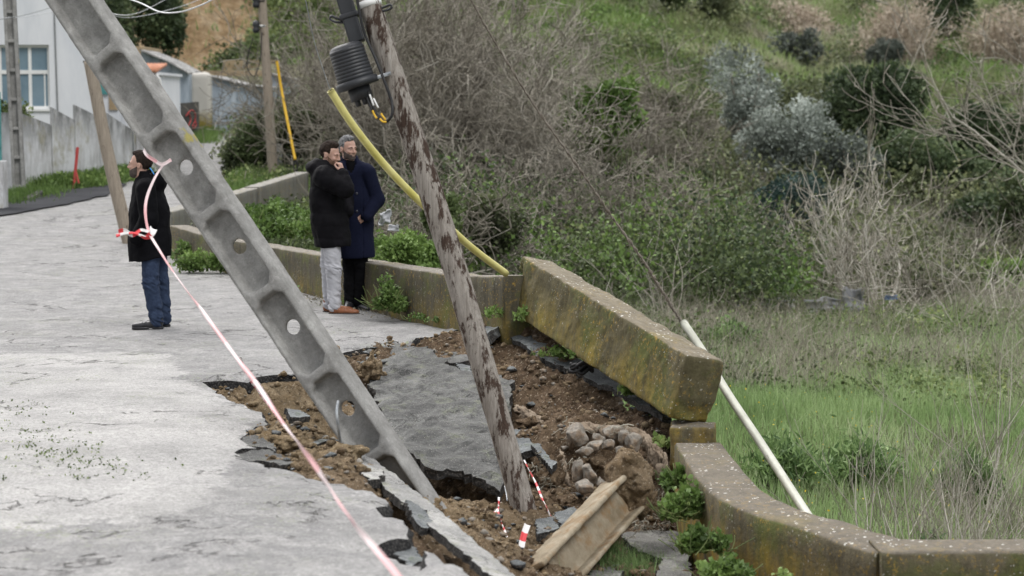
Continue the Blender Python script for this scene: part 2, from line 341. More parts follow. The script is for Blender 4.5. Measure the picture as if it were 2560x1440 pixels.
simple('jeans_grey', (.36, .36, .385), (.47, .47, .495), 9, .9, .2, .5, .008)
simple('trousers_black', (.003, .003, .004), (.006, .006, .007), 9, .9, .08, .3, .006)
simple('leather_black', (.010, .010, .012), (.022, .022, .025), 20, .38, .5, .2, .003)
simple('leather_brown', (.16, .055, .022), (.27, .10, .042), 14, .5, .45, .25, .004)
simple('sole_dark', (.03, .024, .02), (.05, .04, .035), 14, .8)
simple('blue_trim', (.03, .22, .6), (.05, .28, .7), 14, .6)
simple('button', (.02, .02, .03), (.035, .035, .045), 14, .35, .5)
# tape: red and white blocks along object-space coordinate attribute 's'
n = NT('tape', .5, .4); s_ = n.attr('s'); fr = n.math('FRACT', s_); n.col(n.mix(n.ramp(fr, (.49, 0), (.51, 1)), (.80, .78, .77), (.66, .05, .06)))
n.bump(n.noise(30), .3, .004); M['tape'] = n.m
n = NT('tape_faded', .5, .4); s_ = n.attr('s'); fr = n.math('FRACT', s_); n.col(n.mix(n.ramp(fr, (.35, 0), (.65, 1)), (.68, .56, .56), (.62, .33, .34)))
n.bump(n.noise(30), .3, .004); M['tape_faded'] = n.m
# buildings
n = NT('whitewash', .85, .2); x = n.noise(1.2, 6, .65, n.map((1, 1, .3))); c = n.ramp(x, (.35, (.60, .62, .65)), (.6, (.72, .73, .75))); c = n.mix(n.ramp(n.noise(7, 6, .8), (.62, 0), (.72, .5)), c, (.48, .48, .46))
n.col(c); n.bump(n.noise(30, 5), .3, .01); M['white'] = n.m
n = NT('stained_wall', .9, .2); x = n.noise(1.1, 8, .78, n.map((1.2, 1.2, .42)), .3); c = n.ramp(x, (.34, (.22, .22, .20)), (.45, (.46, .46, .46)), (.56, (.62, .63, .64)))
z = n.attr('top'); dk = n.math('MULTIPLY', z, n.ramp(n.noise(2.6, 6, .75, n.map((1, 1, .4))), (.36, 0), (.56, 1))); c = n.mix(n.math('MULTIPLY', dk, .85), c, (.10, .105, .10))
c = n.mix(n.ramp(n.noise(1.0, 5, .7), (.56, 0), (.66, .55)), c, (.27, .25, .14)); v = n.vor(1.6); c = n.mix(n.ramp(v, (.03, 1), (.05, 0)), c, (.03, .03, .03))
n.col(c); n.bump(n.noise(12, 6), .5, .02); M['stained'] = n.m
n = NT('blue_sheet', .6, .3); x = n.noise(1.4, 6, .7, n.map((2.5, 2.5, .35))); c = n.ramp(x, (.3, (.20, .24, .28)), (.55, (.35, .40, .45)), (.75, (.50, .55, .59))); n.col(c); n.bump(n.noise(5), .3, .01); M['blue_sheet'] = n.m
n = NT('roof_sheet', .7, .3); c = n.ramp(n.noise(3, 5, .7), (.35, (.10, .10, .10)), (.65, (.42, .41, .39))); n.col(c); M['roof_sheet'] = n.m
simple('roof_tile', (.36, .15, .09), (.50, .25, .15), 6, .85)
simple('glass_blue', (.13, .20, .25), (.22, .30, .35), .8, .25, .5, .0)
simple('frame_white', (.72, .72, .70), (.8, .8, .78), 5, .6)
simple('teal', (.06, .22, .22), (.10, .30, .29), 3, .6)
simple('dark_block', (.035, .035, .033), (.10, .095, .085), 2.5, .9)
simple('ochre_block', (.30, .22, .13), (.45, .36, .24), 2.5, .9)
simple('red_paint', (.42, .05, .05), (.52, .09, .08), 8, .6)
simple('void_shade', (.006, .006, .007), (.012, .012, .012), 3, .9)
simple('rubbish', (.26, .265, .28), (.44, .445, .46), 5, .6)
simple('rubbish_blue', (.08, .14, .26), (.14, .22, .36), 5, .6)
n = NT('column_stain', .9, .2); z_ = n.sep()[2]; c = n.mix(n.ramp(n.math('ADD', z_, n.math('MULTIPLY', n.noise(3), .8)), (.55, (.20, .16, .04)), (1.0, (.62, .60, .56))), (1, 1, 1), (1, 1, 1), 'MIX') if False else n.ramp(n.math('ADD', z_, n.math('MULTIPLY', n.noise(3), .8)), (.6, (.20, .16, .04)), (1.0, (.46, .44, .40)))
n.col(c); M['column'] = n.m
# vegetation: per-leaf tint
def leaf(name, stops, tr=.25, rough=.6, spec=.35):
    n = NT(name, rough, spec); t = n.attr('tint'); c = n.ramp(t, *stops); n.col(c)
    tl = n.N.new('ShaderNodeBsdfTranslucent'); n.set(tl.inputs[0], c); mx = n.N.new('ShaderNodeMixShader'); mx.inputs[0].default_value = tr
    n.L.new(n.b.outputs[0], mx.inputs[1]); n.L.new(tl.outputs[0], mx.inputs[2]); n.L.new(mx.outputs[0], n.N['Material Output'].inputs[0]); M[name] = n.m
leaf('leaf_dark', ((.0, (.024, .038, .019)), (.5, (.062, .092, .042)), (.85, (.115, .155, .07)), (1, (.19, .23, .11))))
leaf('leaf_deep', ((.0, (0.016, 0.033, 0.031)), (.5, (0.035, 0.068, 0.058)), (.85, (0.080, 0.120, 0.102)), (1, (0.208, 0.255, 0.153))))
leaf('leaf_mid', ((.0, (0.041, 0.054, 0.022)), (.5, (0.101, 0.138, 0.053)), (.85, (0.176, 0.228, 0.083)), (1, (0.270, 0.312, 0.120))))
leaf('leaf_bright', ((.0, (0.057, 0.100, 0.024)), (.5, (0.138, 0.220, 0.056)), (.85, (0.230, 0.330, 0.096)), (1, (0.345, 0.420, 0.160))))
leaf('leaf_silver', ((.0, (.07, .082, .068)), (.5, (.18, .205, .175)), (.85, (.36, .40, .355)), (1, (.56, .60, .55))))
leaf('leaf_olive', ((.0, (.040, .048, .026)), (.5, (.105, .125, .06)), (.85, (.19, .215, .10)), (1, (.28, .30, .15))))
leaf('grass', ((.0, (.08, .14, .05)), (.35, (.19, .285, .105)), (.6, (.31, .42, .185)), (.8, (.42, .49, .28)), (1, (.50, .50, .35))), .35)
leaf('hill_grass', ((.0, (.06, .10, .03)), (.3, (.14, .22, .055)), (.55, (.22, .31, .10)), (.75, (.30, .34, .18)), (1, (.42, .40, .30))), .25)
leaf('dry', ((.0, (.15, .135, .10)), (.5, (.29, .265, .205)), (1, (.44, .415, .34))), .15)
leaf('reed', ((.0, (.22, .18, .13)), (.5, (.38, .31, .24)), (1, (.52, .45, .36))), .2)
leaf('twig', ((.0, (.12, .108, .088)), (.5, (.28, .255, .21)), (1, (.54, .51, .45))), .0, .9, .15)
leaf('flower', ((.0, (.70, .50, .04)), (1, (.8, .62, .08))), .2)
n = NT('hill_soil', .95, .1); g = n.noise(.16, 6, .7); c = n.ramp(g, (.32, (.075, .10, .04)), (.48, (.14, .165, .07)), (.58, (.19, .19, .11)), (.7, (.24, .22, .16)))
cl = n.attr('cliff'); oc = n.ramp(n.noise(.9, 6, .75), (.3, (.20, .125, .06)), (.5, (.40, .28, .16)), (.7, (.56, .45, .31)))
c = n.mix(cl, c, oc); c = n.mix(.7, c, n.ramp(n.noise(3, 6, .8), (.3, .45), (.7, 1.4)), 'MULTIPLY'); n.col(c); n.bump(n.noise(1.5, 8, .75), 1, .5); M['hill'] = n.m
# ---------------------------------------------------------------- ground: road, collapsed pit, hillside
from mathutils.geometry import delaunay_2d_cdt
def roadz(x, y):
    x = np.asarray(x, float); y = np.asarray(y, float)
    z = np.where(y < 30, 0, np.where(y < 45, .024*(y-30), .36+.03*(y-45)))
    q = np.stack([x*.5, y*.5, y*0], -1)
    return z+.018*vn(q, 5)+.008*vn(q*4, 6)
def resample(pts, step, jit=0.0, closed=False, seed=3):
    pts = np.asarray(pts, float); out = []
    n = len(pts) if closed else len(pts)-1; rr = np.random.RandomState(seed)
    for i in range(n):
        a, b = pts[i], pts[(i+1) % len(pts)]; L = np.linalg.norm(b-a); k = max(1, int(L/step))
        for j in range(k):
            p = a+(b-a)*j/k
            if jit and j: p = p+rr.normal(0, jit, 2)
            out.append(p)
    if not closed: out.append(pts[-1])
    return np.array(out)
def inside(poly, q):
    x, y = q[:, 0], q[:, 1]; r = np.zeros(len(q), bool); n = len(poly)
    for i in range(n):
        x0, y0 = poly[i]; x1, y1 = poly[(i+1) % n]
        c = ((y0 > y) != (y1 > y)) & (x < (x1-x0)*(y-y0)/((y1-y0) if y1 != y0 else 1e-9)+x0); r ^= c
    return r
def polydist(poly, q, closed=True):
    d = np.full(len(q), 1e9); n = len(poly) if closed else len(poly)-1
    for i in range(n):
        a = poly[i]; b = poly[(i+1) % len(poly)]; ab = b-a; t = np.clip(((q-a)@ab)/(ab@ab+1e-12), 0, 1)
        d = np.minimum(d, np.linalg.norm(q-a-t[:, None]*ab, axis=1))
    return d
hole_px = [(1150,834),(1120,846),(1060,855),(985,860),(912,868),(860,880),(800,905),(742,935),(640,941),(505,945),(545,972),(600,1000),(655,1022),(668,1050),(618,1066),(600,1085),(640,1100),(585,1118),(660,1150),(740,1168),(800,1188),(870,1200),(930,1215),(972,1235),(938,1256),(958,1274),(1008,1282),(1022,1318),(952,1336),(946,1352),(1000,1374),(1048,1402),(1066,1392),(1060,1352),(1110,1372),(1180,1407),(1262,1447),(1400,1540)]
hole = np.array([PZ(u, v)[:2] for u, v in hole_px])
hole = resample(hole, .07, .014)
wallA_px = [(1264,874),(1140,836),(1000,800),(860,765),(760,735),(590,690),(500,665),(425,642)]
wallA = np.array([PZ(u, v)[:2] for u, v in wallA_px])
road_out = np.vstack([[(-17, 2.5), (2.2, 2.5), (2.2, 7.0)], hole[::-1], wallA[1:]+[.15, .15],
    [(-5.0, 30), (-4.9, 34), (-5.6, 40), (-6.5, 44), (-8.0, 57), (-10.2, 75), (-12.6, 77), (-11.9, 66), (-9.6, 51), (-11.35, 44), (-12.5, 40), (-17, 34)]])
def fill(poly, zf, dense, far=.7, ysplit=25.0):
    P2 = [Vector(p) for p in poly]; n = len(P2); E = [(i, (i+1) % n) for i in range(n)]
    pts = []
    lo = poly.min(0); hi = poly.max(0)
    for y0, y1, st in ((lo[1], min(ysplit, hi[1]), dense), (ysplit, hi[1], far)):
        if y1 <= y0: continue
        gx, gy = np.meshgrid(np.arange(lo[0], hi[0], st), np.arange(y0, y1, st)); q = np.c_[gx.ravel(), gy.ravel()]; q += np.random.RandomState(1).uniform(-.25, .25, q.shape)*st
        q = q[inside(poly, q)]; q = q[polydist(poly, q) > st*.4]; pts.append(q)
    q = np.vstack(pts); V, _, F, *_r = delaunay_2d_cdt(P2+[Vector(p) for p in q], E, [], 0, 1e-5)
    V = np.array([tuple(v) for v in V]); F = np.array([tuple(f) for f in F]); c = V[F].mean(1); F = F[inside(poly, c)]
    return V, F, zf(V[:, 0], V[:, 1])
V2, F2, Z2 = fill(road_out, roadz, .14)
# sagging rim next to the hole
dh = polydist(hole, V2, False); near = (V2[:, 1] < 16.2)
Z2 = Z2-np.where(near, .05, .015)*np.exp(-dh/.25)+.02*np.exp(-dh/.3)*vn(np.c_[V2*6, V2[:, :1]*0], 9)
Z2 = Z2+np.where((V2[:, 0] > -.9) & (V2[:, 1] > 18) & (V2[:, 1] < 22), .06*np.exp(-dh/.4), 0)
pale_px = [(-900,1700),(-900,900),(30,880),(230,878),(350,876),(430,886),(450,940),(510,962),(590,1000),(650,1030),(600,1085),(640,1110),(600,1130),(560,1215),(520,1262),(380,1290),(0,1320)]
pale = np.array([PZ(u, v)[:2] for u, v in pale_px]); dd = polydist(pale, V2); li = np.where(inside(pale, V2), .5+np.minimum(dd*1.2, .5), .5-np.minimum(dd*1.2, .5))
li = np.maximum(li, .34*sst(20, 23, V2[:, 1]))
# give the road its broken edge (thickness)
V = np.c_[V2, Z2]; nb = len(V)
road = mk('road', V, F2, M['road'], attrs={'light': li}); tag(road, kind='structure')
def skirt(line, zf, depth, inward=.03, seed=4):
    L = np.asarray(line); z = zf(L[:, 0], L[:, 1]); r = np.random.RandomState(seed)
    t = np.gradient(L, axis=0); nrm_ = np.c_[-t[:, 1], t[:, 0]]; nrm_ /= np.linalg.norm(nrm_, axis=1)[:, None]+1e-9
    rows = []
    for k, f in enumerate((0, .33, .66, 1)):
        off = nrm_*(inward*f+r.normal(0, .012, (len(L), 1))*(k > 0)); rows.append(np.c_[L+off, z-depth*f*(1+.25*r.rand(len(L)))])
    V = np.vstack(rows); m = len(L); F = [(k*m+i, k*m+i+1, (k+1)*m+i+1, (k+1)*m+i) for k in range(3) for i in range(m-1)]
    return V, F
from mathutils.kdtree import KDTree
kd = KDTree(nb)
for i in range(nb): kd.insert((V2[i, 0], V2[i, 1], 0), i)
kd.balance()
hz = lambda x, y: np.array([Z2[kd.find((a, b, 0))[1]] for a, b in zip(x, y)])
Vs, Fs = skirt(hole, hz, .085)
tag(mk('road_edge', Vs, Fs, M['edge']), kind='structure')
# newer dark tarmac patch at the left, 4 mm above the road
tp = np.array([PZ(u, v)[:2] for u, v in [(-420,600),(-420,500),(-60,506),(60,498),(170,494),(275,497),(318,505),(270,525),(150,545),(40,562)]])
tp = resample(tp, .3, .03, True)
Vt, Ft, Zt = fill(tp, lambda x, y: roadz(x, y)+.03, .7, .5)
tag(mk('tarmac_patch', np.c_[Vt, Zt], Ft, M['tar']), kind='structure')

# collapsed ground in the hole
cpx = [(505,940,16.4,0),(600,944,16.25),(742,942,16.3),(800,915,17.0),(860,890,17.6),(912,878,18.0),(985,868,18.3),(1060,864,18.5),(1150,844,19.1),
 (620,985,16.1),(700,1010,16.12),(780,1045,16.0),(820,1085,15.85),(850,930,17.3),(880,980,17.0),(900,1040,16.4),
 (560,975,15.2),(640,1045,14.1),(665,1075,13.7),(700,1100,13.35),(770,1140,12.9),(830,1110,13.2),(850,1150,12.65),(890,1195,11.95),(740,1085,13.7),
 (800,1105,13.9),(880,1150,13.4),(940,1230,12.1),(1000,1310,11.0),(1100,1370,10.3),
 (1050,1290,12.9),(1100,1300,12.8),(1160,1330,12.5),(1200,1340,12.5),(1250,1400,12.2),(1200,1400,11.4),(1300,1440,12.0),(1350,1400,13.0),(1400,1340,13.6),
 (1100,1250,13.9),(1200,1262,14.0),(1300,1295,14.0),(1250,1320,13.3),(1340,1270,14.3),
 (1215,845,18.2),(1250,800,18.5),(1235,905,17.6),(1300,870,17.9),(1330,930,17.2),(1290,1000,16.6),(1300,1080,15.8),(1340,1150,15.2),(1380,1230,14.7),
 (1290,800,18.3),(1350,840,17.9),(1420,910,17.3),(1500,955,16.8),(1600,1010,16.1),(1660,1045,15.6),(1450,1000,16.6),(1540,1040,16.1),(1400,1050,16.0),
 (1620,1080,15.6),(1550,1060,15.7),(1430,1090,15.5),(1420,1180,15.1),(1480,1070,15.6),(1640,1180,15.1),(1600,1240,14.9),(1480,1240,14.9),(1670,1130,15.3),
 (1680,1340,14.5),(1600,1330,14.4),(1500,1310,14.3),(1450,1340,13.8),(1430,1420,13.0),(1550,1400,13.4),(1650,1400,13.5),(1750,1440,12.9),(1500,1500,12.2),(1700,1500,12.2)]
cw = [P(a[0], a[1], a[2]) for a in cpx]
cw += [(-1.75,15.3,-.85),(-1.3,14.5,-.6),(-1.2,15.5,-.95),(-.9,15.8,-.8),(-.6,14.9,-.86),(-.3,15.6,-.85),(-.9,16.8,-.6),(-.5,17.6,-.5),(-.2,16.5,-.75),(-2.4,15.6,-.25),(-.5,14.0,-.7),(-.15,14.6,-.82),
 (.55,15.3,-.75),(.75,15.5,-.6),(2.5,13.5,-.9),(3.2,11.8,-.95),(2.2,9.5,-.9),(1,8.5,-.9),(-.6,11.6,-.65),(-.3,10.6,-.7),(-1.4,13.0,-.25),(-.2,9.9,-.7),(3,16,-.9),(2,17.5,-.7),(.9,19,-.4),(0.2,21,-.4),(-1.3,20.2,-.35),(-4,17,-.4),(-3.5,14.5,-.35),(-2.6,12.6,-.4),(-1.5,10.5,-.5),(-1,8.5,-.6)]
pitf0 = rbf(cw)
def pitf(x, y):
    q = np.stack([np.asarray(x, float), np.asarray(y, float), np.zeros_like(x)], -1)
    a = np.abs(fbm(q*2.2+5, 4, 3)); b = fbm(q*7, 4, 8); c = .55-1.6*np.abs(fbm(q*13, 3, 12))+.5*vn(q*34, 14)
    return pitf0(x, y)-.10*a+.05*b+.017*c+.035
gx, gy = np.meshgrid(np.arange(-4.2, 3.4, .026), np.arange(7.6, 20.6, .026)); pz = pitf(gx, gy)
# keep soil below the intact road sheet
q = np.c_[gx.ravel(), gy.ravel()]; ins = inside(road_out, q); dd = polydist(hole, q, False)
zz = pz.ravel(); lim = np.where(ins, -.10-.25*np.minimum(dd, .6), 9); lim = np.where(~ins & (dd < .12) & (q[:, 0] < -.4), -.055, lim)
pz = np.minimum(zz, lim)
wr_ = np.array([P(*c)[:2] for c in [(1255,760,18.4),(1305,760,18.2),(1690,1050,15.1),(1688,1112,14.85),(1712,1165,14.0),(1745,1210,13.15),(1790,1245,12.72),(1880,1280,12.3),(2000,1322,11.75),(2100,1355,11.4),(2192,1384,11.12)]]+[(3.2,11.1),(3.6,11.1)])
xr_ = np.interp(q[:, 1], wr_[::-1][1:, 1], wr_[::-1][1:, 0])+.18; far = np.where(q[:, 1] > 11.1, q[:, 0]-xr_, -1)
pz = np.where(far > 0, np.minimum(pz, -1.0-far*1.2-.6), pz); pz = np.where(far > .5, -3.5, pz).reshape(gx.shape)
ny, nx = gx.shape; idx = np.arange(ny*nx).reshape(ny, nx); Fp = np.stack([idx[:-1, :-1], idx[:-1, 1:], idx[1:, 1:], idx[1:, :-1]], -1).reshape(-1, 4)
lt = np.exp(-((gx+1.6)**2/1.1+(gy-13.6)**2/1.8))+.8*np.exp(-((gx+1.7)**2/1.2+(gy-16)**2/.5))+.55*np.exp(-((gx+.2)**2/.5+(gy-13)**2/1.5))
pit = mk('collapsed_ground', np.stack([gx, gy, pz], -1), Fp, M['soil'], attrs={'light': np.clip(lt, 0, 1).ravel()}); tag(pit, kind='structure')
def soil_at(x, y): return float(np.minimum(pitf(np.array([x]), np.array([y])), 9)[0])

# terrain: meadow below the wall, ravine, hillside, earth bank at the back left
tp_ = []
for y in range(2, 46, 4):
    for x in (-17, -12, -8, -5.5): tp_.append((x, y, float(roadz(x, y))-.35))
for x, y in ((-3.5,20),(-3,16),(-2,14),(-3.3,24),(-4,27),(-2,18),(-1,10),(0,6),(-2,8)): tp_.append((x, y, -.6))
for x, y in ((0,12),(1,14),(0,16),(1.5,10),(0,18)): tp_.append((x, y, -1.5))
tp_ += [(1.5,17,-1.5),(2.6,14,-1.6),(3.4,11.9,-1.5),(3,8,-1.5),(7,8,-1.5),(8,12,-1.6),(14,15,-1.7),(4,20,-1.65),(9,25,-1.6),(6,35,-1.5),(14,35,-1.6),(25,30,-1.7),(20,45,-1.4),(2,27,-1.6),(0,24,-1.0),
 (-.8,22.5,-.45),(-2,25,-.25),(-2.6,28,.0),(-4,31,.18),(-4.3,34,.2),(-4.4,38,.26),(-3.4,31,-.1),(-2.2,33,-.7),(-3.3,41,.0),(0,34,-1.3),(0,42,-1.0),(10,44,-1.3),(5,48,-.9),
 (-4,46,.4),(-6,46,.5),(-7,50,.62),(-5,52,.6),(-8.5,62,.9),(-6,62,1.0),(-4,56,.6),(-2,52,.2),(0,55,.0),(-10,75,1.15),(-8,75,1.8),(-12,74,1.1),(-5,72,3.0),
 (10,58,-.6),(20,58,-1.0),(30,58,-.8),(0,66,1.6),(8,68,.6),(14,70,.2),(22,70,.0),(0,76,3.1),(8,78,2.0),(16,80,1.6),(24,80,1.5),(32,80,1.4),(3,86,4.5),(10,90,3.8),(18,92,3.4),(28,92,3.4),
 (0,100,7.6),(10,104,6.6),(20,106,6.2),(32,106,6.0),(-10,100,9.5),(0,120,12),(15,125,10.5),(35,125,10),(0,170,24),(30,170,21),(60,150,15),(60,100,6),(60,60,0),(60,30,-1.5),(-30,170,26),(-60,150,22),(-60,100,12),
 (-16,80,2.6),(-12,82,2.9),(-9,82,3.2),(-17,85,3.6),(-13,86,3.7),(-10,86,4.3),(-17,91,8.4),(-13.5,92,8.2),(-11,92,7.4),(-8,90,6.0),(-20,98,10.5),(-14,100,10),(-25,85,6),(-30,70,2.5),(-35,50,2.0),(-20,60,1.8),(-15,55,1.0),(-12,60,.6),(-14,66,1.0),(-14,72,1.3),(-25,40,.6),(-30,20,.0),(-25,5,.0),(-40,30,.5),(40,5,-1.5)]
terr0 = rbf(tp_)
roadL = road_out
def terr(x, y, nz=True):
    x = np.asarray(x, float); y = np.asarray(y, float); z = terr0(x, y)
    if nz:
        q = np.stack([x, y, y*0], -1); amp = sst(45, 80, y)
        z = z+fbm(q*.35, 4, 21)*(.07+.55*amp)+fbm(q*1.6, 3, 22)*(.02+.10*amp)
    qq = np.c_[x.ravel(), y.ravel()]; i = inside(roadL, qq); z = np.where(i.reshape(x.shape), np.minimum(z, roadz(x, y)-.25), z)
    pitr = (qq[:, 0] > -4.1) & (qq[:, 0] < 1.6+np.clip((12.8-qq[:, 1])*.6, 0, 1.6)) & (qq[:, 1] > 7.8) & (qq[:, 1] < 20.4)
    z = np.where(pitr.reshape(x.shape) & (z > -1.5), -1.5, z)
    return z
ys = np.concatenate([np.arange(2, 50, .3), np.arange(50, 175, .6)]); xs = np.concatenate([np.arange(-62, -18, 1.2), np.arange(-18, 32, .35), np.arange(32, 64, 1.2)])
gx, gy = np.meshgrid(xs, ys); tz = terr(gx, gy); ny, nx = gx.shape
idx = np.arange(ny*nx).reshape(ny, nx); Ft = np.stack([idx[:-1, :-1], idx[:-1, 1:], idx[1:, 1:], idx[1:, :-1]], -1).reshape(-1, 4)
cl = sst(84, 86.5, gy+.8*vn(np.stack([gx, gy, gy*0], -1)*.6, 31))*(1-sst(91, 93, gy+1.2*vn(np.stack([gx, gy, gy*0], -1)*.5, 33)))*sst(-17.5, -16, gx)*(1-sst(-11.0, -9.6, gx+vn(np.stack([gx, gy, gy*0], -1)*.8, 34)))
hillside = mk('hillside', np.stack([gx, gy, tz], -1), Ft, M['hill'], attrs={'cliff': cl.ravel()}); tag(hillside, kind='structure')
def tz1(x, y): return float(terr(np.array([x]), np.array([y]))[0])
# ground everywhere else, out to the horizon
mb = MB(); mb.add([(-900,-700,-1.9),(900,-700,-1.9),(900,1200,-1.9),(-900,1200,-1.9)], [(0,1,2,3)])
o = mb.build('ground', M['hill']); tag(o, kind='structure')
# ---------------------------------------------------------------- parapet walls
def wall(name, pts, tops, bots, thick, mat, ylo=.12, yamp=1.0, seed=1, rough=.006, step=.09):
    """pts: front line (road side) from left to right as seen; thickness goes away from the road"""
    pts = np.asarray(pts, float); T_ = np.asarray(tops, float); B_ = np.asarray(bots, float)
    L = np.r_[0, np.cumsum(np.linalg.norm(np.diff(pts, axis=0), axis=1))]; n = max(4, int(L[-1]/step)); s = np.linspace(0, L[-1], n)
    X = np.c_[np.interp(s, L, pts[:, 0]), np.interp(s, L, pts[:, 1])]; X = np.c_[np.convolve(np.pad(X[:, 0], 3, 'reflect', reflect_type='odd'), np.ones(7)/7, 'valid'), np.convolve(np.pad(X[:, 1], 3, 'reflect', reflect_type='odd'), np.ones(7)/7, 'valid')]
    X[0] = pts[0]; X[-1] = pts[-1]
    t = np.gradient(X, axis=0); t /= np.linalg.norm(t, axis=1)[:, None]; nr = np.c_[-t[:, 1], t[:, 0]]
    zt = np.interp(s, L, T_); zb = np.interp(s, L, B_)
    prof = [(0, k/9) for k in range(9)]+[(0, .985), (.04, 1.0)]+[(.04+.92*k/5, 1.0) for k in range(1, 6)]+[(1, .985)]+[(1, 1-k/9) for k in range(1, 10)]
    m = len(prof); V = []; Y = []
    for i in range(n):
        h = zt[i]-zb[i]
        for a, b in prof:
            zz = zb[i]+h*b if b < .98 else (zt[i]-.02 if b < 1 else zt[i]); zz = zb[i]+h*b if b < .98 else zz
            V.append((*(X[i]+nr[i]*thick*a), zz)); d = zt[i]-zz
            Y.append(yamp*float(np.clip((d-ylo)/.22, 0, 1)))
    V = np.array(V); V += rough*np.stack([vn(V*7, seed), vn(V*7, seed+1), vn(V*7, seed+2)], -1)
    F = [(i*m+j, i*m+(j+1), (i+1)*m+(j+1), (i+1)*m+j) for i in range(n-1) for j in range(m-1)]
    F = [f[::-1] for f in F]+[tuple(range(m)), tuple((n-1)*m+j for j in range(m-1, -1, -1))]
    o = mk(name, V, F, mat, None, True, attrs={'yellow': Y})
    for p in o.data.polygons:
        if len(p.vertices) > 4: p.use_smooth = False
    return o
# wall A, beside the two men (visible top edge measured in the photograph)
a_line = [PZ(u, v) for u, v in wallA_px]
tops_px = [690, 690, 668, 648, 632, 603, 585, 570]
ta = [P(wallA_px[i][0], tops_px[i], a_line[i][1])[2] for i in range(8)]
ra = [(p[0], p[1]) for p in a_line][::-1]; taa = ta[::-1]; taa[0] = .46
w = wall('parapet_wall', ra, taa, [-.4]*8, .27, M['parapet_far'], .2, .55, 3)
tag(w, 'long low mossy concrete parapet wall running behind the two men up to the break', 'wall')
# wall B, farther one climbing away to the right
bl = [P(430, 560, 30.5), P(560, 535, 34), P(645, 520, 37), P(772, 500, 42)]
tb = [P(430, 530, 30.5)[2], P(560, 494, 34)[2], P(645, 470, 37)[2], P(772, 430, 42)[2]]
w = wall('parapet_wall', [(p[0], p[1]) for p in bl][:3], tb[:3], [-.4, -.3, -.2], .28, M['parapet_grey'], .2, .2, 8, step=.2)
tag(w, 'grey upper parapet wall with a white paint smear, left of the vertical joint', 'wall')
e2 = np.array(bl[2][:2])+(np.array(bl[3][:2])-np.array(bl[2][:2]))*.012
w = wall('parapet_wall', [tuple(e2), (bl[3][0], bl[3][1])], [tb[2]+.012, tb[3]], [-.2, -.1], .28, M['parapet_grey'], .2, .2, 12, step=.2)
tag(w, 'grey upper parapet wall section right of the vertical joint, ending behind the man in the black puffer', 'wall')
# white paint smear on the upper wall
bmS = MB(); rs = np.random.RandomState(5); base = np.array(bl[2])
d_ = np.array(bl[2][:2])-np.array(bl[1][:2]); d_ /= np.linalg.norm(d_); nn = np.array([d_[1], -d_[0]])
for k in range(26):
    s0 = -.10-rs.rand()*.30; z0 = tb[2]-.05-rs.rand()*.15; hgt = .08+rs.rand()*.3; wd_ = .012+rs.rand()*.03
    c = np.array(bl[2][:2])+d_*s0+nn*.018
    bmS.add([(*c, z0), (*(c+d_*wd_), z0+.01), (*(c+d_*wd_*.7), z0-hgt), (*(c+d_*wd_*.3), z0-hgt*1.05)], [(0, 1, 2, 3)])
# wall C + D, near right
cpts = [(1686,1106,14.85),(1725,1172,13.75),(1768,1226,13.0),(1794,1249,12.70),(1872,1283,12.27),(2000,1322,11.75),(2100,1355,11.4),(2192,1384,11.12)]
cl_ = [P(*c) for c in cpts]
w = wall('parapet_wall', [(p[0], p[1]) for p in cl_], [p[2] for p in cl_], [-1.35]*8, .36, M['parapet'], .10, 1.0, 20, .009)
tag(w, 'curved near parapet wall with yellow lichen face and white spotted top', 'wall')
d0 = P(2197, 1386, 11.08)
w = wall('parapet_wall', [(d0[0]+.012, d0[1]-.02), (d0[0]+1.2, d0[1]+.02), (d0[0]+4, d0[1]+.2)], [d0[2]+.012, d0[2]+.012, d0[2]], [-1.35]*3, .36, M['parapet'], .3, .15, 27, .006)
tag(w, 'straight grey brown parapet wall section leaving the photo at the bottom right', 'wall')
# step block between wall C and the tipped chunk
s0 = P(1680, 1108, 15.0); s1 = P(1685, 1056, 15.15)
sdv = lambda p: bx(p, (0, 0, 0), (.17, .16, .24), .02)+.012*fbm(p*9, 3, 5)
Vb, Fb = nets(sdv, (-.24, -.24, -.32), (.24, .24, .32), .016)
Mr = Matrix.Rotation(math.radians(-8), 4, 'Z'); Vb = Vb@np.array(Mr)[:3, :3].T+np.array([(P(1735,1080,15.05)[0]), 15.1, s1[2]-.24])
o = mk('wall_stub', Vb, Fb, M['parapet'], attrs={'yellow': np.full(len(Vb), .5)}); tag(o, 'short stained concrete stub that the tipped wall chunk rests on', 'wall')
# tipped wall chunk
A0 = P(1305, 640, 18.2); A1 = P(1720, 889, 15.0); ex = A1-A0; L = np.linalg.norm(ex); ex /= L
dn = np.array([-.114, .034, -.5]); dn -= ex*(dn@ex); H = .515; dn /= np.linalg.norm(dn); ey = np.cross(ex, dn); ey *= (1 if ey[0] > 0 else -1)
def chd(p):
    d = bx(p, (L/2, .165, .26), (L/2, .165, .26), .018)
    d = np.maximum(d, -(p[..., 0]+p[..., 2]*.12-.01)-.0)          # slanted broken left end
    r = .010*fbm(p*5, 4, 2)+.004*fbm(p*25, 2, 3)
    e = .05*sst(L-.10, L+.02, p[..., 0])*sst(.30, .52, p[..., 2])*(1+vn(p*14, 4)); e2 = .07*sst(.12, 0, p[..., 0])*(1+fbm(p*9, 3, 5))*sst(0, .15, p[..., 2])
    return d+r+e+e2
Vc, Fc = nets(chd, (-.08, -.08, -.08), (L+.08, .41, .6), .0165)
yel = np.clip((Vc[:, 2]-.12)/.3, 0, 1)*.8*(1-sst(L-.02, L, Vc[:, 0]))
Wc = A0+Vc[:, :1]*ex+Vc[:, 1:2]*ey+Vc[:, 2:3]*dn
if np.linalg.det(np.stack([ex, ey, dn])) < 0: Fc = Fc[:, ::-1]
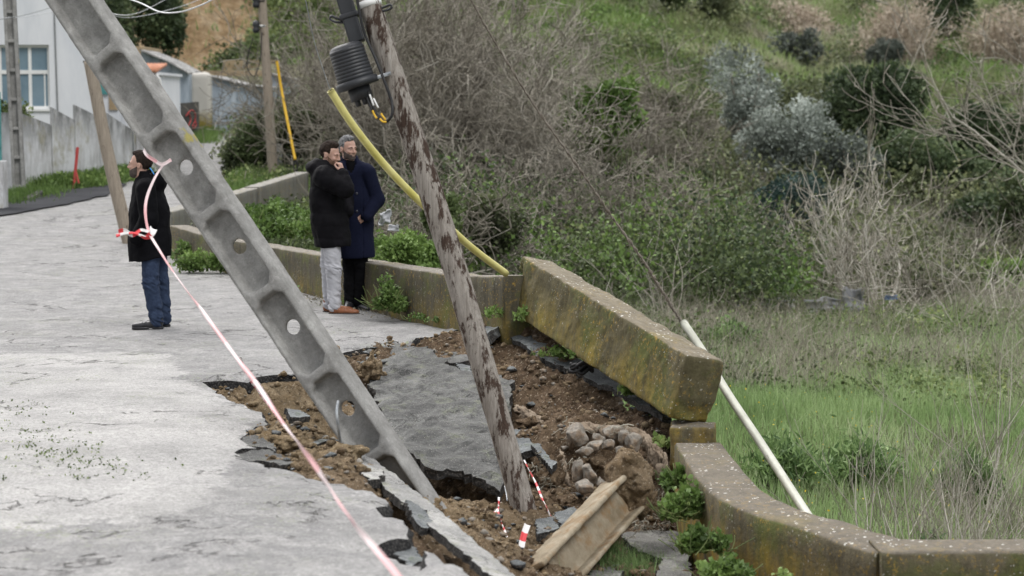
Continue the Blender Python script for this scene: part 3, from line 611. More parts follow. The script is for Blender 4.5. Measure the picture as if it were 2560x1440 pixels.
chunk = mk('wall_chunk', Wc-A0, Fc, M['chunk'], attrs={'yellow': yel}); chunk.location = tuple(A0)
tag(chunk, 'big tipped chunk of mossy concrete wall, broken free and tilted over the pit', 'wall chunk')
# broken rough end of wall A
Vb, Fb = nets(lambda p: bx(p, (0, 0, 0), (.06, .13, .26), .02)+.03*fbm(p*8, 4, 6), (-.14, -.22, -.36), (.14, .22, .36), .018)
pa = P(1238, 745, 18.5); Vb = Vb+pa
# ---------------------------------------------------------------- leaning concrete I pole
pb = P(985, 1190, 13.3); pt = P(186, 0, 14.1)
Mx, Lp = Mdir(pb, pt, math.radians(-14)); Z0 = -.75; Z1 = Lp+1.3
rib = Lp*.0; pitch = .672
def poled(p):
    x, y, z = p[..., 0], p[..., 1], p[..., 2]; f = (z-Z0)/(Z1-Z0); w = .153+.004*f; dp = .115-.02*f
    ax = np.abs(x)
    q = np.stack([x, y, z], -1)
    body = np.maximum(np.maximum(ax-w, np.abs(y)-dp), np.maximum(z-Z1, Z0-z))
    rnd = np.sqrt(np.maximum(ax-w+.035, 0)**2+np.maximum(np.abs(y)-dp+.035, 0)**2)-.035; body = np.maximum(body, rnd)
    zz = (z-RO+pitch*40) % pitch-pitch/2; c = pitch/2-.045
    iw = w-.050; yy = np.abs(y)
    slope = np.clip((yy-.035)/(.12), 0, 1)*.022
    pk = np.maximum(ax-iw-slope, np.abs(zz)-c-slope*1.0); ch = (ax-iw)+(np.abs(zz)-c); pk = np.maximum(pk, (ch+.028)*.707); pk = np.maximum(pk, .02-yy)
    d = ssub(body, pk, .018)
    hz = zz-pitch*.06; rr = np.where(z > Lp*.735, 9.0, np.sqrt((x/1.0)**2+hz**2)-.052)
    d = ssub(d, rr, .012)
    return d+.0025*fbm(q*14, 3, 3)
RO = .18
Vp, Fp_ = nets(poled, (-.22, -.16, Z0-.04), (.22, .16, Z1+.04), .0115)
pole = mk('concrete_pole', Vp, Fp_, M['pole_conc']); pole.matrix_world = Mx
tag(pole, 'grey concrete utility pole with recessed panels, leaning far left out of the pit', 'utility pole')
# leaning wood pole
wb = P(1318, 1300, 14.0); wt = P(921, 0, 14.35)
def woodpole(name, pts, r0, r1, mat, k=28, n=260, seed=3, amp=.012, wet0=None):
    C = spline(pts, n); r = np.linspace(r0, r1, n); V, F = tube(C, r, k); V = V.reshape(n, k, 3); d = V-C[:, None]; th = np.arange(k)/k*2*math.pi
    s = np.linspace(0, np.linalg.norm(np.array(pts[-1])-np.array(pts[0])), n)
    q = np.stack(np.broadcast_arrays(np.cos(th)[None, :]*2.5, np.sin(th)[None, :]*2.5, s[:, None]*.9), -1)
    disp = fbm(q, 5, seed)*.5+.5*fbm(q*np.array([2.2, 2.2, .5]), 3, seed+7)
    V = C[:, None]+d*(1+disp[..., None]*amp/r[:, None, None]); V = V.reshape(-1, 3); base = np.array(pts[0])
    wet = np.repeat(np.clip(1.2-s/ (wet0 or .001), 0, 1) if wet0 else np.zeros(n), k)
    o = mk(name, V-base, F, mat, attrs={'wet': wet}); o.location = tuple(base); return o
mid = P(1120, 640, 14.2)
dirw = np.array(wt)-np.array(wb); up2 = np.array(wt)+dirw*.42; dnw = np.array(wb)-dirw*.10
wp = woodpole('wood_pole', [dnw, wb, mid+np.array([.02, 0, 0]), wt, up2], .086, .081, M['wood_near'], amp=.011, wet0=.75)
tag(wp, 'thick weathered wooden utility pole with peeling grey and brown surface, leaning left from the pit', 'utility pole')
def onpole(v, dx=0, dy=0):     # point beside the pole at picture height v
    t = (1300-v)/1300; c = np.array(wb)+dirw*t; return c+np.array([dx, dy, 0])
b = MB(); c = onpole(10); b.tube([c-np.array(dirw)*.006, c+np.array(dirw)*.006], [.087, .087], 24); b.build('strap', M['frame_white'], wp, True).location = tuple(-np.array(dnw))
# junction closure on its bracket: ribbed dome
def lathe(prof, k=36):
    th = np.arange(k)/k*2*math.pi; V = np.array([(r*math.cos(t), r*math.sin(t), z) for r, z in prof for t in th]); n = len(prof)
    F = [(i*k+j, i*k+(j+1) % k, (i+1)*k+(j+1) % k, (i+1)*k+j) for i in range(n-1) for j in range(k)]+[tuple(range(k-1, -1, -1)), tuple((n-1)*k+j for j in range(k))]
    return V, F
px = 14.2/5000
ca = P(893, 208, 14.2); cb = P(862, 112, 14.2)          # flange centre, dome top
Mc, Lc = Mdir(ca, cb); R = 46*px
root = empty('cable_closure'); root.matrix_world = Mc
tag(root, 'black ribbed dome shaped cable closure bracketed to the leaning wood pole', 'cable closure')
pr = [(R*.6, 0), (R*.98, 0)]
zt = 100*px; nrib = 9
for i in range(nrib):
    z0 = .03+i*(zt*.78)/nrib; w_ = (zt*.78)/nrib; rr = R*(1.02-.07*i/nrib)
    pr += [(rr*.978, z0), (rr*.978, z0+w_*.10), (rr, z0+w_*.2), (rr, z0+w_*.93), (rr*.978, z0+w_*.995)]
pr += [(R*.945, zt*.86), (R*.90, zt*.93), (R*.78, zt*.985), (R*.55, zt*1.01), (.001, zt*1.015)]
V, F = lathe(pr); mk('dome', V, F, M['black_plastic'], root)
V, F = lathe([(R*.7, -.03), (R*1.16, -.028), (R*1.18, .0), (R*1.16, .022), (R*.9, .03)]); mk('flange', V, F, M['black_plastic'], root)
b = MB()
b.tube([(0, 0, -.12), (0, 0, -.02)], R*.62, 20)
for k in range(5): b.tube([(R*.36*math.cos(k*1.256), R*.36*math.sin(k*1.256), -.16), (R*.36*math.cos(k*1.256), R*.36*math.sin(k*1.256), -.1)], R*.14, 10)
b.build('port_base', M['black_plastic'], root, True)
b = MB(); b.tube([(R*.2, 0, -.01), (R*1.9, 0, -.004)], .014, 8); b.box((R*1.1, -.03, -.016), (R*1.75, .03, -.006)); b.build('bracket', M['steel'], root)
# second box near the top of the pole, behind it
r2 = empty('junction_box', P(880, 60, 14.3)); tag(r2, 'tall black box with loop handles strapped high on the leaning wood pole', 'junction box')
ax = np.array(dirw)/np.linalg.norm(dirw); pr_ = np.array([math.cos(.29), 0, math.sin(.29)])
b = MB(); Mz, _ = Mdir((0, 0, 0), tuple(ax)); b.box((-.055, -.05, -.14), (.055, .05, .32), Mz); b.box((-.07, -.06, .04), (.07, .06, .08), Mz); b.box((-.045, -.04, -.06), (.045, .04, .0), Mz)
bevel(b.build('housing', M['black_plastic'], r2), .012)
for sx, o0 in ((-1, (-.055, 0, .02)), (1, (.18, 0, .10))):
    pts = [np.array(o0), np.array(o0)+(sx*.05, 0, .02), np.array(o0)+(sx*.09, 0, .035), np.array(o0)+(sx*.10, 0, .015), np.array(o0)+(sx*.06, 0, -.005), np.array(o0)+(0, 0, -.01)]
    b = MB(); b.tube(spline(pts, 30), .009, 7); b.build('handle', M['black_plastic'], r2, True)
# cables looping from the closure up along the pole
def cable(name, px_pts, r, mat, label, cat='cable', group=None, k=7, n=80, parent=None):
    pts = [P(*p) for p in px_pts]; b = MB(); base = np.array(pts[0]); b.tube(spline([np.array(p)-base for p in pts], n), r, k); o = b.build(name, mat, parent, True)
    o.location = tuple(base)
    if label: tag(o, label, cat, group)
    return o
cable('cable', [(920,228,14.15),(932,262,14.12),(942,288,14.1),(958,302,14.08),(972,300,14.05),(981,280,14.05),(978,250,14.08),(960,200,14.1),(940,150,14.15),(918,100,14.2),(905,60,14.2),(893,0,14.2),(880,-70,14.2)], .0105, M['black_rubber'], 'thick black cable looping from the ribbed closure and back up along the leaning wood pole')
cable('cable', [(912,228,14.15),(925,265,14.12),(936,285,14.1),(950,299,14.08),(962,306,14.06),(975,298,14.05)], .008, M['black_rubber'], 'thinner black drop cable hanging from the ribbed closure to the foot of the loop')
for q, lab in (([(931,276,14.05),(936,287,14.05),(942,296,14.04)], 'left'), ([(953,284,14.04),(958,292,14.03),(964,300,14.03)], 'right'), ([(950,297,14.03),(957,304,14.02),(966,305,14.02)], 'bottom')):
    cable('cable_marker', q, .0075, M['yellow_rod'], {'left':'yellow marker sleeve on the left side of the cable loop','right':'yellow marker sleeve on the right side of the cable loop','bottom':'yellow marker sleeve at the bottom of the cable loop'}[lab], 'cable marker', 'yellow sleeves on the cable loop', n=8)
for q, lab in (([(924,236,14.05),(930,252,14.05),(934,264,14.05)], 'white'), ([(934,246,14.06),(940,258,14.05),(946,270,14.05)], 'second')):
    cable('cable_tag', q, .0065, M['frame_white'], 'white tag on the left strand below the ribbed closure' if lab == 'white' else 'white tag on the right strand below the ribbed closure', 'cable tag', 'white tags below the closure', n=8)
# yellow guy guard pipe: hollow top end
def pipe(name, pxs, r, mat, label, cat='pipe', hollow=True, n=60, group=None, wall_=.006):
    C = spline([P(*p) for p in pxs], n); base = C[0].copy(); C = C-base; V, F = tube(C, r, 20, False); V2, F2_ = tube(C, r-wall_, 20, False); k = 20
    F = list(F)+[tuple(i+len(V) for i in f[::-1]) for f in F2_]
    for e in (0, n-1): F += [(e*k+j, e*k+(j+1) % k, len(V)+e*k+(j+1) % k, len(V)+e*k+j) for j in range(k)]
    o = mk(name, np.vstack([V, V2]), F, mat); o.location = tuple(base); return tag(o, label, cat, group)
yp = pipe('guy_guard', [(826,226,15.4),(880,310,15.5),(955,405,15.7),(1040,495,15.9),(1100,548,16.1),(1180,620,16.5),(1265,684,16.9)], .030, M['yellow_pvc'], 'long pale yellow bent plastic pipe slung from the air down to the broken wall', 'guy guard')
cable('guy_wire', [(826,226,15.4),(805,165,15.3),(785,100,15.2),(764,0,15.0),(745,-90,14.9)], .004, M['steel'], 'thin steel guy wire rising from the top of the long yellow pipe', 'wire', k=6)
wpz = [(1708,806,16.4),(1760,884,16.1),(1820,985,15.6),(1900,1105,15.0),(1998,1256,14.2),(2060,1350,13.7)]
pipe('guy_guard', wpz, .0335, M['white_pvc'], 'dirty white straight plastic pipe leaning behind the tipped wall chunk', 'guy guard')
# rusty guy wire wrapped with dead vine
pts = spline([P(1704,806,16.4), P(1650,720,16.3), P(1600,640,16.2), P(1520,528,16.1), P(1440,410,15.9), P(1340,270,15.7), P(1240,110,15.4), P(1172,-10,15.2), P(1130,-90,15.1)], 200)
base = pts[0].copy(); b = MB(); b.tube(pts-base, .006, 6); rs = np.random.RandomState(9)
for k in range(3):
    ph = rs.rand()*6; t = np.linspace(0, 1, 260); i = t*199; C = np.stack([np.interp(i, np.arange(200), pts[:, j]) for j in range(3)], -1)-base
    w_ = (1-t)*.9+.25; C += np.stack([np.cos(t*150+ph), np.sin(t*150+ph), .5*np.sin(t*90+ph)], -1)*(.011*w_)[:, None]; b.tube(C, .0042*1.2, 5)
gw = b.build('guy_wire', M['rust_wire'], None, True); gw.location = tuple(base); tag(gw, 'rusty guy wire wrapped in dead vine, rising from the top of the white pipe', 'wire')
PT = []; RR = []
for k in range(260):
    t = rs.rand()**1.3; i = int(t*190); p = pts[i]-base; d = rs.normal(0, 1, 3); d /= np.linalg.norm(d); l = rs.uniform(.02, .09)*(1.1-t*.7); q = p+d*l*.5+rs.normal(0, .008, 3); PT.append([p, q, p+d*l]); RR.append([.0022, .0018, .001])
V, F = tubes(np.array(PT), np.array(RR)); mk('vine', V, F, M['rust_wire'], gw)
# far concrete pole at the left
fb = P(48, 470, 43); ft = P(24, 0, 43)
Mx, Lq = Mdir(fb, ft, math.radians(8)); b = MB()
w = .095
for s in (-1, 1): b.box((s*w-.035, -.14, -.5), (s*w+.035, .14, Lq+2))
b.box((-w, -.05, -.5), (w, .05, Lq+2))
for k in range(11): b.box((-w, -.12, k*.62), (w, .12, k*.62+.07))
o = b.build('concrete_pole', M['wood_far']); o.data.materials[0] = M['pole_brown'] if 'pole_brown' in M else M['pole_conc']; bevel(o, .015); o.matrix_world = Mx
tag(o, 'brownish concrete ladder pole standing in front of the white house at the left edge', 'utility pole')
# thin leaning wood pole behind the left man
lb = P(326, 620, 31.5); lt = P(224, 152, 31.5); d_ = lb-lt
o = woodpole('wood_pole', [lb+d_*.06, lb, (lb+lt)/2+np.array([-.03, 0, 0]), lt], .115, .095, M['wood_far'], 16, 90, 5, .008)
tag(o, 'slim brown wooden pole leaning left behind the man in the black parka', 'utility pole')
b = MB()
for k in range(3):
    a = k*2.1; b.tube([(-.02, 0, 0), (-.07+.05*math.cos(a), .02, .03+.05*math.sin(a)), (-.02, .03, .02)], .010, 6)
b.box((-.10, -.02, -.03), (.06, .02, .0)); h = b.build('cable_hook', M['black_rubber'], o); h.location = tuple(lt-(lb+d_*.06))
# far wood pole by the lane
fb = P(683, 445, 47); ft = P(655, 0, 47)
o = woodpole('wood_pole', [fb-np.array([0, 0, .4]), fb, (fb+ft)/2, ft, ft+np.array([-.02, 0, .35])], .125, .095, M['wood_far'], 16, 90, 6, .008)
tag(o, 'upright wooden pole with black insulators beside the green hedge', 'utility pole'); base_ = fb-np.array([0, 0, .4])
for dv in (5, 68):
    p = P(640, dv, 46.9)-base_; V, F = lathe([(.03, -.14), (.07, -.12), (.085, -.04), (.06, 0), (.085, .04), (.075, .12), (.03, .16)], 14); i_ = mk('insulator', V+p, F, M['black_plastic'], o)
    b = MB(); b.tube([p, P(662, dv-4, 46.9)-base_], .02, 6); b.build('insulator_arm', M['black_rubber'], o, True)
b = MB(); p = P(656, 68, 47)-base_; b.tube([p, p+np.array([0, 0, .05])], .12, 14); b.build('band', M['frame_white'], o, True)
for xs_, lab in (((640,92),1), ((656,150),2)):
    pass
cable('cable', [(632,95,46.9),(620,140,46.9),(618,170,46.9),(636,190,46.9),(650,150,46.9),(655,80,46.9)], .012, M['black_rubber'], 'slack black cable loop hanging beside the upright wooden pole', n=50)
# yellow guard and its guy end
yg = pipe('guy_guard', [(692,152,44.5),(703,220,44.5),(718,300,44.3),(738,400,44)], .031, M['yellow_rod'], 'slim orange yellow guy guard rising behind the grey upper wall', 'guy guard')
b = MB(); p0 = P(738, 400, 44); b.tube(spline([(0,0,0),(.05,0,-.1),(.03,0,-.24),(-.02,0,-.24),(-.03,0,-.1),(0,0,0)], 24), .018, 6); b.tube([(0,0,-.22),(.02,0,-.42)], .012, 6)
o = b.build('guy_end', M['black_rubber'], None, True); o.location = tuple(p0); tag(o, 'dark wire thimble hanging below the orange yellow guy guard', 'thimble')
# overhead lines
cable('overhead_wire', [(300,-10,30),(352,8,29),(400,30,28),(450,30,27),(500,14,26),(545,-8,25)], .010, M['silver_wire'], 'shiny twisted silver cable sagging across the top left', 'wire', n=60)
cable('overhead_wire', [(230,10,40),(280,34,39),(340,34,38),(420,-4,37)], .007, M['silver_wire'], 'thin grey wire sagging just behind the twisted silver cable', 'wire', n=40)
cable('overhead_wire', [(-20,52,36),(60,38,37),(130,18,38),(190,-4,39)], .006, M['wire'], 'thin dark wire crossing the white house facade at the top left', 'wire', n=30)
cable('overhead_wire', [(-20,45,37),(60,42,38),(150,28,39),(230,24,40),(320,44,41),(440,20,42),(520,-10,43)], .006, M['silver_wire'], 'long thin wire running from the white house past the leaning concrete pole', 'wire', n=50)
# ---------------------------------------------------------------- buildings at the left
def zz(v, Y): return P(1280, v, Y)[2]
def xx(u, Y): return (u-1280)/FPX*Y*1.0/(cp+0) if False else P(u, 300, Y)[0]
def wbox(name, x0, x1, y0, y1, z0, z1, mat, parent, bev=.02):
    b = MB(); b.box((x0, y0, z0), (x1, y1, z1)); o = b.build(name, mat, parent); 
    if bev: bevel(o, bev, 2)
    return o
# white house: front wall with a real window opening
H = empty('white_house', (P(100, 400, 52)[0], 54, .6)); tag(H, 'big whitewashed house with a large blue four pane window at the top left', 'house')
hb = np.array(H.location); Y0 = 52.0
def rel(x, y, z): return (x-hb[0], y-hb[1], z-hb[2])
xl, xr = -22.0, xx(236, Y0); wx0, wx1 = xx(-30, Y0), xx(126, Y0); wz0, wz1 = zz(272, Y0), zz(112, Y0)
b = MB()
for a, c in (((xl, Y0, .0), (wx0, Y0+.3, 8)), ((wx1, Y0, .0), (xr, Y0+.3, 8)), ((wx0, Y0, .0), (wx1, Y0+.3, wz0)), ((wx0, Y0, wz1), (wx1, Y0+.3, 8)),
             ):
    b.box(rel(*a), rel(*c))
b.prism([(q_[0]-hb[0], q_[1]-hb[1]) for q_ in ((xr-.35, Y0+.3), (xr-.02, Y0+.3), (xr-1.75, Y0+7), (xr-2.1, Y0+7))], -hb[2], 8-hb[2])
b.build('wall', M['white'], H)
wf = empty('window', rel(wx0, Y0, wz0)); wf.parent = H
b = MB(); ww = wx1-wx0; wh = wz1-wz0
for x0, x1, z0, z1 in ((0, ww, 0, .07), (0, ww, wh-.07, wh), (0, .07, .07, wh-.07), (ww-.07, ww, .07, wh-.07)): b.box((x0, .10, z0), (x1, .18, z1))
for u in (75, 0): 
    x = xx(u, Y0)-wx0; b.box((x-.04, .11, .07), (x+.04, .17, wh-.07))
zm = zz(180, Y0)-wz0; b.box((.07, .105, zm-.05), (ww-.07, .175, zm+.05)); x = xx(111, Y0)-wx0; b.box((x-.015, .12, .07), (x+.015, .16, zm-.05))
b.build('frame', M['frame_white'], wf)
b = MB(); b.box((.03, .14, .03), (ww-.03, .15, wh-.03)); b.build('pane', M['glass_blue'], wf)
b = MB(); b.box((-.05, -.05, -.06), (ww+.05, .10, -.002)); b.build('sill', M['frame_white'], wf)
b = MB(); b.tube([rel(xx(126, Y0)+.22, Y0-.03, .6), rel(xx(126, Y0)+.12, Y0-.03, 7.9)], .018, 6); b.build('conduit', M['wire'], H)
b = MB(); b.prism([(q_[0]-hb[0], q_[1]-hb[1]) for q_ in ((xl-.3, Y0-.3), (xr+.25, Y0-.3), (xr-1.5, Y0+7.2), (xl-.3, Y0+7.2))], 8.003-hb[2], 8.2-hb[2]); b.build('roof', M['roof_tile'], H)
# second white house just behind with a teal shutter
G = empty('white_house', (-10.6, 59, .7)); tag(G, 'narrow white house with a teal shutter, partly hidden behind the leaning concrete pole', 'house')
hb = np.array(G.location); b = MB(); b.box(rel(-13.2, 57, .3), rel(xx(300, 57), 58.2, 3.4)); b.build('wall', M['white'], G)
b = MB(); b.box(rel(xx(238, 57), 56.93, zz(236, 57)), rel(xx(272, 57), 56.998, zz(196, 57))); b.build('shutter', M['teal'], G)
b = MB(); b.box(rel(xx(274, 57), 56.95, zz(275, 57)), rel(xx(296, 57), 56.998, zz(205, 57))); b.build('door', M['ochre_block'], G)
b = MB(); b.box(rel(-13.3, 56.8, 3.403), rel(xx(300, 57)+.1, 58.3, 3.52)); b.build('roof', M['roof_tile'], G)
# small tiled house
Y1 = 62.0; T1 = empty('tiled_house', (xx(365, Y1), 64, .85)); tag(T1, 'small white outbuilding with a short terracotta tile roof and down pipe', 'outbuilding'); hb = np.array(T1.location)
xa, xb = xx(318, Y1), xx(398, Y1); ze = zz(188, Y1)
b = MB(); b.box(rel(xa, Y1, .4), rel(xb, Y1+4, ze)); b.box(rel(xa, Y1-.12, ze+.002), rel(xb+.08, Y1+4, ze+.09)); b.build('wall', M['white'], T1)
b = MB()
nt = 9
for k in range(nt):
    x = xa+(xb-xa)*(k+.5)/nt; r = (xb-xa)/nt*.52
    b.tube([rel(x, Y1-.22, ze+.12), rel(x, Y1+1.6, ze+.36)], r, 8)
b.build('roof', M['roof_tile'], T1, True)
b = MB(); b.tube([rel(xb+.06, Y1-.06, .9), rel(xb+.06, Y1-.06, ze-.15), rel(xb-.05, Y1-.16, ze+.02)], .04, 8); b.build('downpipe', M['frame_white'], T1, True)
b = MB(); b.box(rel(xx(357, Y1), Y1-.03, zz(260, Y1)), rel(xx(373, Y1), Y1-.002, zz(208, Y1))); b.build('window', M['glass_blue'], T1)
# ochre block behind
Y2 = 74.0; o = wbox('ochre_building', xx(300, Y2), xx(362, Y2), Y2, Y2+4, 1.0, zz(116, Y2), M['ochre_block'], None); tag(o, 'ochre plastered block with a mossy top peeking over the tiled outbuilding', 'building')
# sheds: gabled blue grey one
def shed(name, px_top, v_base, Y, depth, label, mat, roofmat, over=.25, seams=6, z_low=None):
    r = empty(name, (P(px_top[0][0], v_base, Y)[0], Y, zz(v_base, Y))); tag(r, label, 'shed'); hb_ = np.array(r.location); b = MB()
    poly = [(P(px_top[0][0], v_base, Y)[0]-hb_[0], zz(v_base+14, Y)-hb_[2])]+[(P(u, v, Y)[0]-hb_[0], P(u, v, Y)[2]-hb_[2]) for u, v in px_top]+[(P(px_top[-1][0], v_base, Y)[0]-hb_[0], zz(v_base+14, Y)-hb_[2])]
    n = len(poly); V = [(x, 0, z) for x, z in poly]+[(x, depth, z) for x, z in poly]
    b.add(V, [tuple(range(n)), tuple(range(2*n-1, n-1, -1))]+[(i, n+i, n+(i+1) % n, (i+1) % n) for i in range(n)])
    xs_ = np.array([p[0] for p in poly[1:-1]]); zs_ = np.array([p[1] for p in poly[1:-1]])
    for k in range(1, seams):
        x = xs_[0]+(xs_[-1]-xs_[0])*k/seams; z = float(np.interp(x, xs_, zs_)); b.box((x-.025, -.03, poly[0][1]), (x+.025, -.001, z-.03))
    b.build('wall', mat, r)
    b = MB()
    for i in range(len(xs_)-1):
        x0, x1, z0, z1 = xs_[i], xs_[i+1], zs_[i], zs_[i+1]; m = max(3, int(abs(x1-x0)/.12)); pr0 = []
        t = np.linspace(0, 1, m*2+1); X = x0+(x1-x0)*t; Z = z0+(z1-z0)*t+.025*(np.arange(len(t)) % 2)+.004*i+.01
        V = []; 
        for x, z in zip(X, Z): V += [(x, -over, z), (x, depth+.1, z), (x, -over, z+.05), (x, depth+.1, z+.05)]
        F = []
        for k in range(len(X)-1):
            a = 4*k; c = a+4; F += [(a, a+1, c+1, c), (a+2, c+2, c+3, a+3), (a, c, c+2, a+2), (a+1, a+3, c+3, c+1)]
        F += [(0, 2, 3, 1), (len(V)-4, len(V)-3, len(V)-1, len(V)-2)]; b.add(V, F)
    b.build('roof', roofmat, r); return r
shed('shed', [(352,128),(420,156),(474,186)], 300, 72, 3.5, 'blue grey shed with a rusty corrugated roof sloping down to the right', M['blue_sheet'], M['roof_sheet'], .3, 5)
shed('shed', [(522,192),(606,214),(667,222)], 326, 74, 4.0, 'long pale blue sheet metal shed standing at the head of the lane', M['blue_sheet'], M['roof_sheet'], .2, 4)
shed('shed', [(668,186),(730,200)], 262, 78, 3.0, 'pale blue shed behind the upright wooden pole, half hidden by branches', M['blue_sheet'], M['roof_sheet'], .2, 3)
Y3 = 73.5
o = wbox('plaster_wall', xx(453, Y3), xx(477, Y3), Y3, Y3+.3, 1.0, zz(184, Y3), M['white'], None); tag(o, 'narrow white plaster panel between the gabled shed and the stained column', 'wall')
sdc = lambda p: sm(bx(p, (0, 0, .7), (.36, .30, 1.22), .10), cap(p, (-.16, 0, 1.72), (.14, 0, 1.80), .20), k=.1)+.02*fbm(p*3, 3, 4)
Vb, Fb = nets(sdc, (-.6, -.5, -.5), (.6, .5, 2.7), .06); o = mk('masonry_column', Vb, Fb, M['column']); o.location = (xx(502, 72.5), 72.8, zz(318, 72.5)); tag(o, 'bulging masonry column, white above and stained yellow brown below, left of the long shed', 'column')
b = MB(); b.box((xx(478,80), 80, zz(190,80)), (xx(668,80), 80.3, zz(176,80))); b.box((xx(560,84), 84, zz(188,84)), (xx(700,84), 84.5, zz(150,84)))
o = b.build('old_wall', M['ochre_block']); tag(o, 'broken old masonry wall on the bank above the sheds', 'wall')
# dark graffiti wall
Y4 = 66.0
b = MB(); b.add([(xx(404,Y4), Y4, .8), (xx(498,Y4+3), Y4+3, .9), (xx(498,Y4+3), Y4+3, zz(254,Y4+3)), (xx(404,Y4), Y4, zz(262,Y4)), (xx(404,Y4)-.1, Y4+.3, .8), (xx(498,Y4+3)-.1, Y4+3.3, .9), (xx(498,Y4+3)-.1, Y4+3.3, zz(254,Y4+3)), (xx(404,Y4)-.1, Y4+.3, zz(262,Y4))],
      [(0,1,2,3),(7,6,5,4),(3,2,6,7),(1,5,6,2),(0,3,7,4)])
W4 = b.build('block_wall', M['dark_block']); tag(W4, 'dark weathered wall with faint red paint scrawl beside the lane', 'wall')
b = MB(); d = np.array([xx(498,Y4+3)-xx(404,Y4), 3.0]); d /= np.linalg.norm(d)
def q4(u, v):
    t = (u-404)/94; x = xx(404,Y4)+(xx(498,Y4+3)-xx(404,Y4))*t; y = Y4+3*t; return np.array([x+.03*d[1], y-.03*d[0]-.01, zz(v, y)])
for st in ([(462,290),(474,276),(484,280),(486,300),(478,316)], [(466,318),(474,300),(470,284)], [(480,322),(488,312),(484,296)], [(470,330),(482,336)]):
    b.tube(spline([q4(*s) for s in st], 16), .018, 5)
b.build('paint_scrawl', M['red_paint'], W4)
# stained retaining wall with stepped blocks, following the road edge
def rw(u0, Y0_, u1, Y1_, v0, v1, name, label, th=.3, extra=.0):
    n = 24; t = np.linspace(0, 1, n); X = np.interp(t, [0, 1], [xx(u0, Y0_), xx(u1, Y1_)]); Yv = np.interp(t, [0, 1], [Y0_, Y1_])
    ztop = np.interp(t, [0, 1], [P(u0, v0, Y0_)[2], P(u1, v1, Y1_)[2]]); m = 14; V = []; tp = []; F = []
    for i in range(n):
        for j in range(m): z = -.2+(ztop[i]+.2)*j/(m-1); V.append((X[i], Yv[i], z)); tp.append(np.clip(1-(ztop[i]-z)/.75, 0, 1))
    for i in range(n):
        for j in (m-1, 0): z = ztop[i] if j else -.2; V.append((X[i]-.1*0-th*.35, Yv[i]+th, z)); tp.append(1.0)
    F += [(i*m+j, (i+1)*m+j, (i+1)*m+j+1, i*m+j+1) for i in range(n-1) for j in range(m-1)]; o0 = n*m
    F += [(i*m+m-1, (i+1)*m+m-1, o0+2*(i+1), o0+2*i) for i in range(n-1)]+[(o0+2*i, o0+2*(i+1), o0+2*(i+1)+1, o0+2*i+1) for i in range(n-1)]
    F += [tuple([j for j in range(m)]+[o0, o0+1]), tuple([(n-1)*m+j for j in range(m-1, -1, -1)]+[o0+2*n-1, o0+2*n-2])]
    V = np.array(V); V[:, 1] += .012*vn(V*3, 4); o = mk(name, V, F, M['stained'], attrs={'top': tp}, smooth=False); return tag(o, label, 'wall')
rw(-60, 43.2, 52, 44.2, 280, 282, 'retaining_wall', 'stained white retaining wall section behind the ladder pole at the left edge')
rw(53, 44.24, 128, 45.5, 283, 312, 'retaining_wall', 'stained retaining wall section whose sloping top carries weeds')
rw(129, 45.52, 186, 46.6, 268, 300, 'retaining_wall', 'stained retaining wall section with the first raised corner')
rw(187, 46.62, 248, 47.8, 262, 292, 'retaining_wall', 'stained retaining wall section with the second raised corner')
rw(249, 47.82, 338, 50.2, 270, 330, 'retaining_wall', 'stained retaining wall section just behind the slim leaning wooden pole')
rw(339, 50.22, 362, 58, 300, 318, 'retaining_wall', 'end of the stained retaining wall beyond the man in the parka')
b = MB(); b.tube([P(329, 300, 50.0), P(333, 400, 50.0)], .04, 8); o = b.build('drain_pipe', M['wire']); tag(o, 'dark drain pipe on the end of the stained retaining wall', 'pipe')
# gate post and teal gate at the left edge
b = MB(); b.box((xx(-90,38), 38.4, -.1), (xx(-10,38), 38.8, zz(404,38))); o = b.build('gate_post', M['stained']); bevel(o, .02); tag(o, 'white plastered low pillar cut off by the left edge', 'pillar')
b = MB(); b.box((xx(-60,39), 39.0, .3), (xx(1,39), 39.06, zz(230,39))); 
for k in range(5): b.box((xx(-60,39), 38.96, .5+k*.3), (xx(1,39), 38.997, .54+k*.3))
o = b.build('gate', M['teal']); tag(o, 'teal metal gate just showing at the left edge', 'gate')
b = MB(); p0 = P(183, 458, 44.6); p1 = P(194, 368, 44.6); b.tube([p0-(0,0,.2), p1], .035, 6); b.tube([P(188,425,44.6), P(196,458,44.6)], .03, 6); o = b.build('stake', M['red_paint']); tag(o, 'red painted forked stake leaning on the stained wall', 'stake')
b = MB(); b.box((xx(20,42.5), 42.1, .15), (xx(100,43.2), 42.3, .42)); b.tube([P(60,508,41), P(100,488,42)], .12, 8); o = b.build('rubble_kerb', M['dark_block']); tag(o, 'dark broken kerb stone in the weeds below the ladder pole', 'kerb stone')
# shelter in the hedge, its dark inside painted on a sheet
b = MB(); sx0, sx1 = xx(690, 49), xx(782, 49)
b.box((sx0, 49, .3), (sx1, 49.05, zz(338, 49))); o = b.build('void_shade_sheet', M['void_shade'])  # near-black sheet stands in for the shade inside the opening
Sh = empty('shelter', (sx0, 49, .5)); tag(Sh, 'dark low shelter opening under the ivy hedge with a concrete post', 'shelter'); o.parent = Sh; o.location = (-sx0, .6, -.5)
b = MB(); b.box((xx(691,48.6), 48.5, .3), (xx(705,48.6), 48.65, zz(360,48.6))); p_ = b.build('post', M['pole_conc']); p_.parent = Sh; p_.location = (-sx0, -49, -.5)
b = MB()
for k in range(16): x = sx0+.12+k*(sx1-sx0-.2)/16; b.box((x, 48.95, .3), (x+.02, 48.98, zz(345, 49)))
p_ = b.build('bars', M['black_plastic']); p_.parent = Sh; p_.location = (-sx0, -49, -.5)
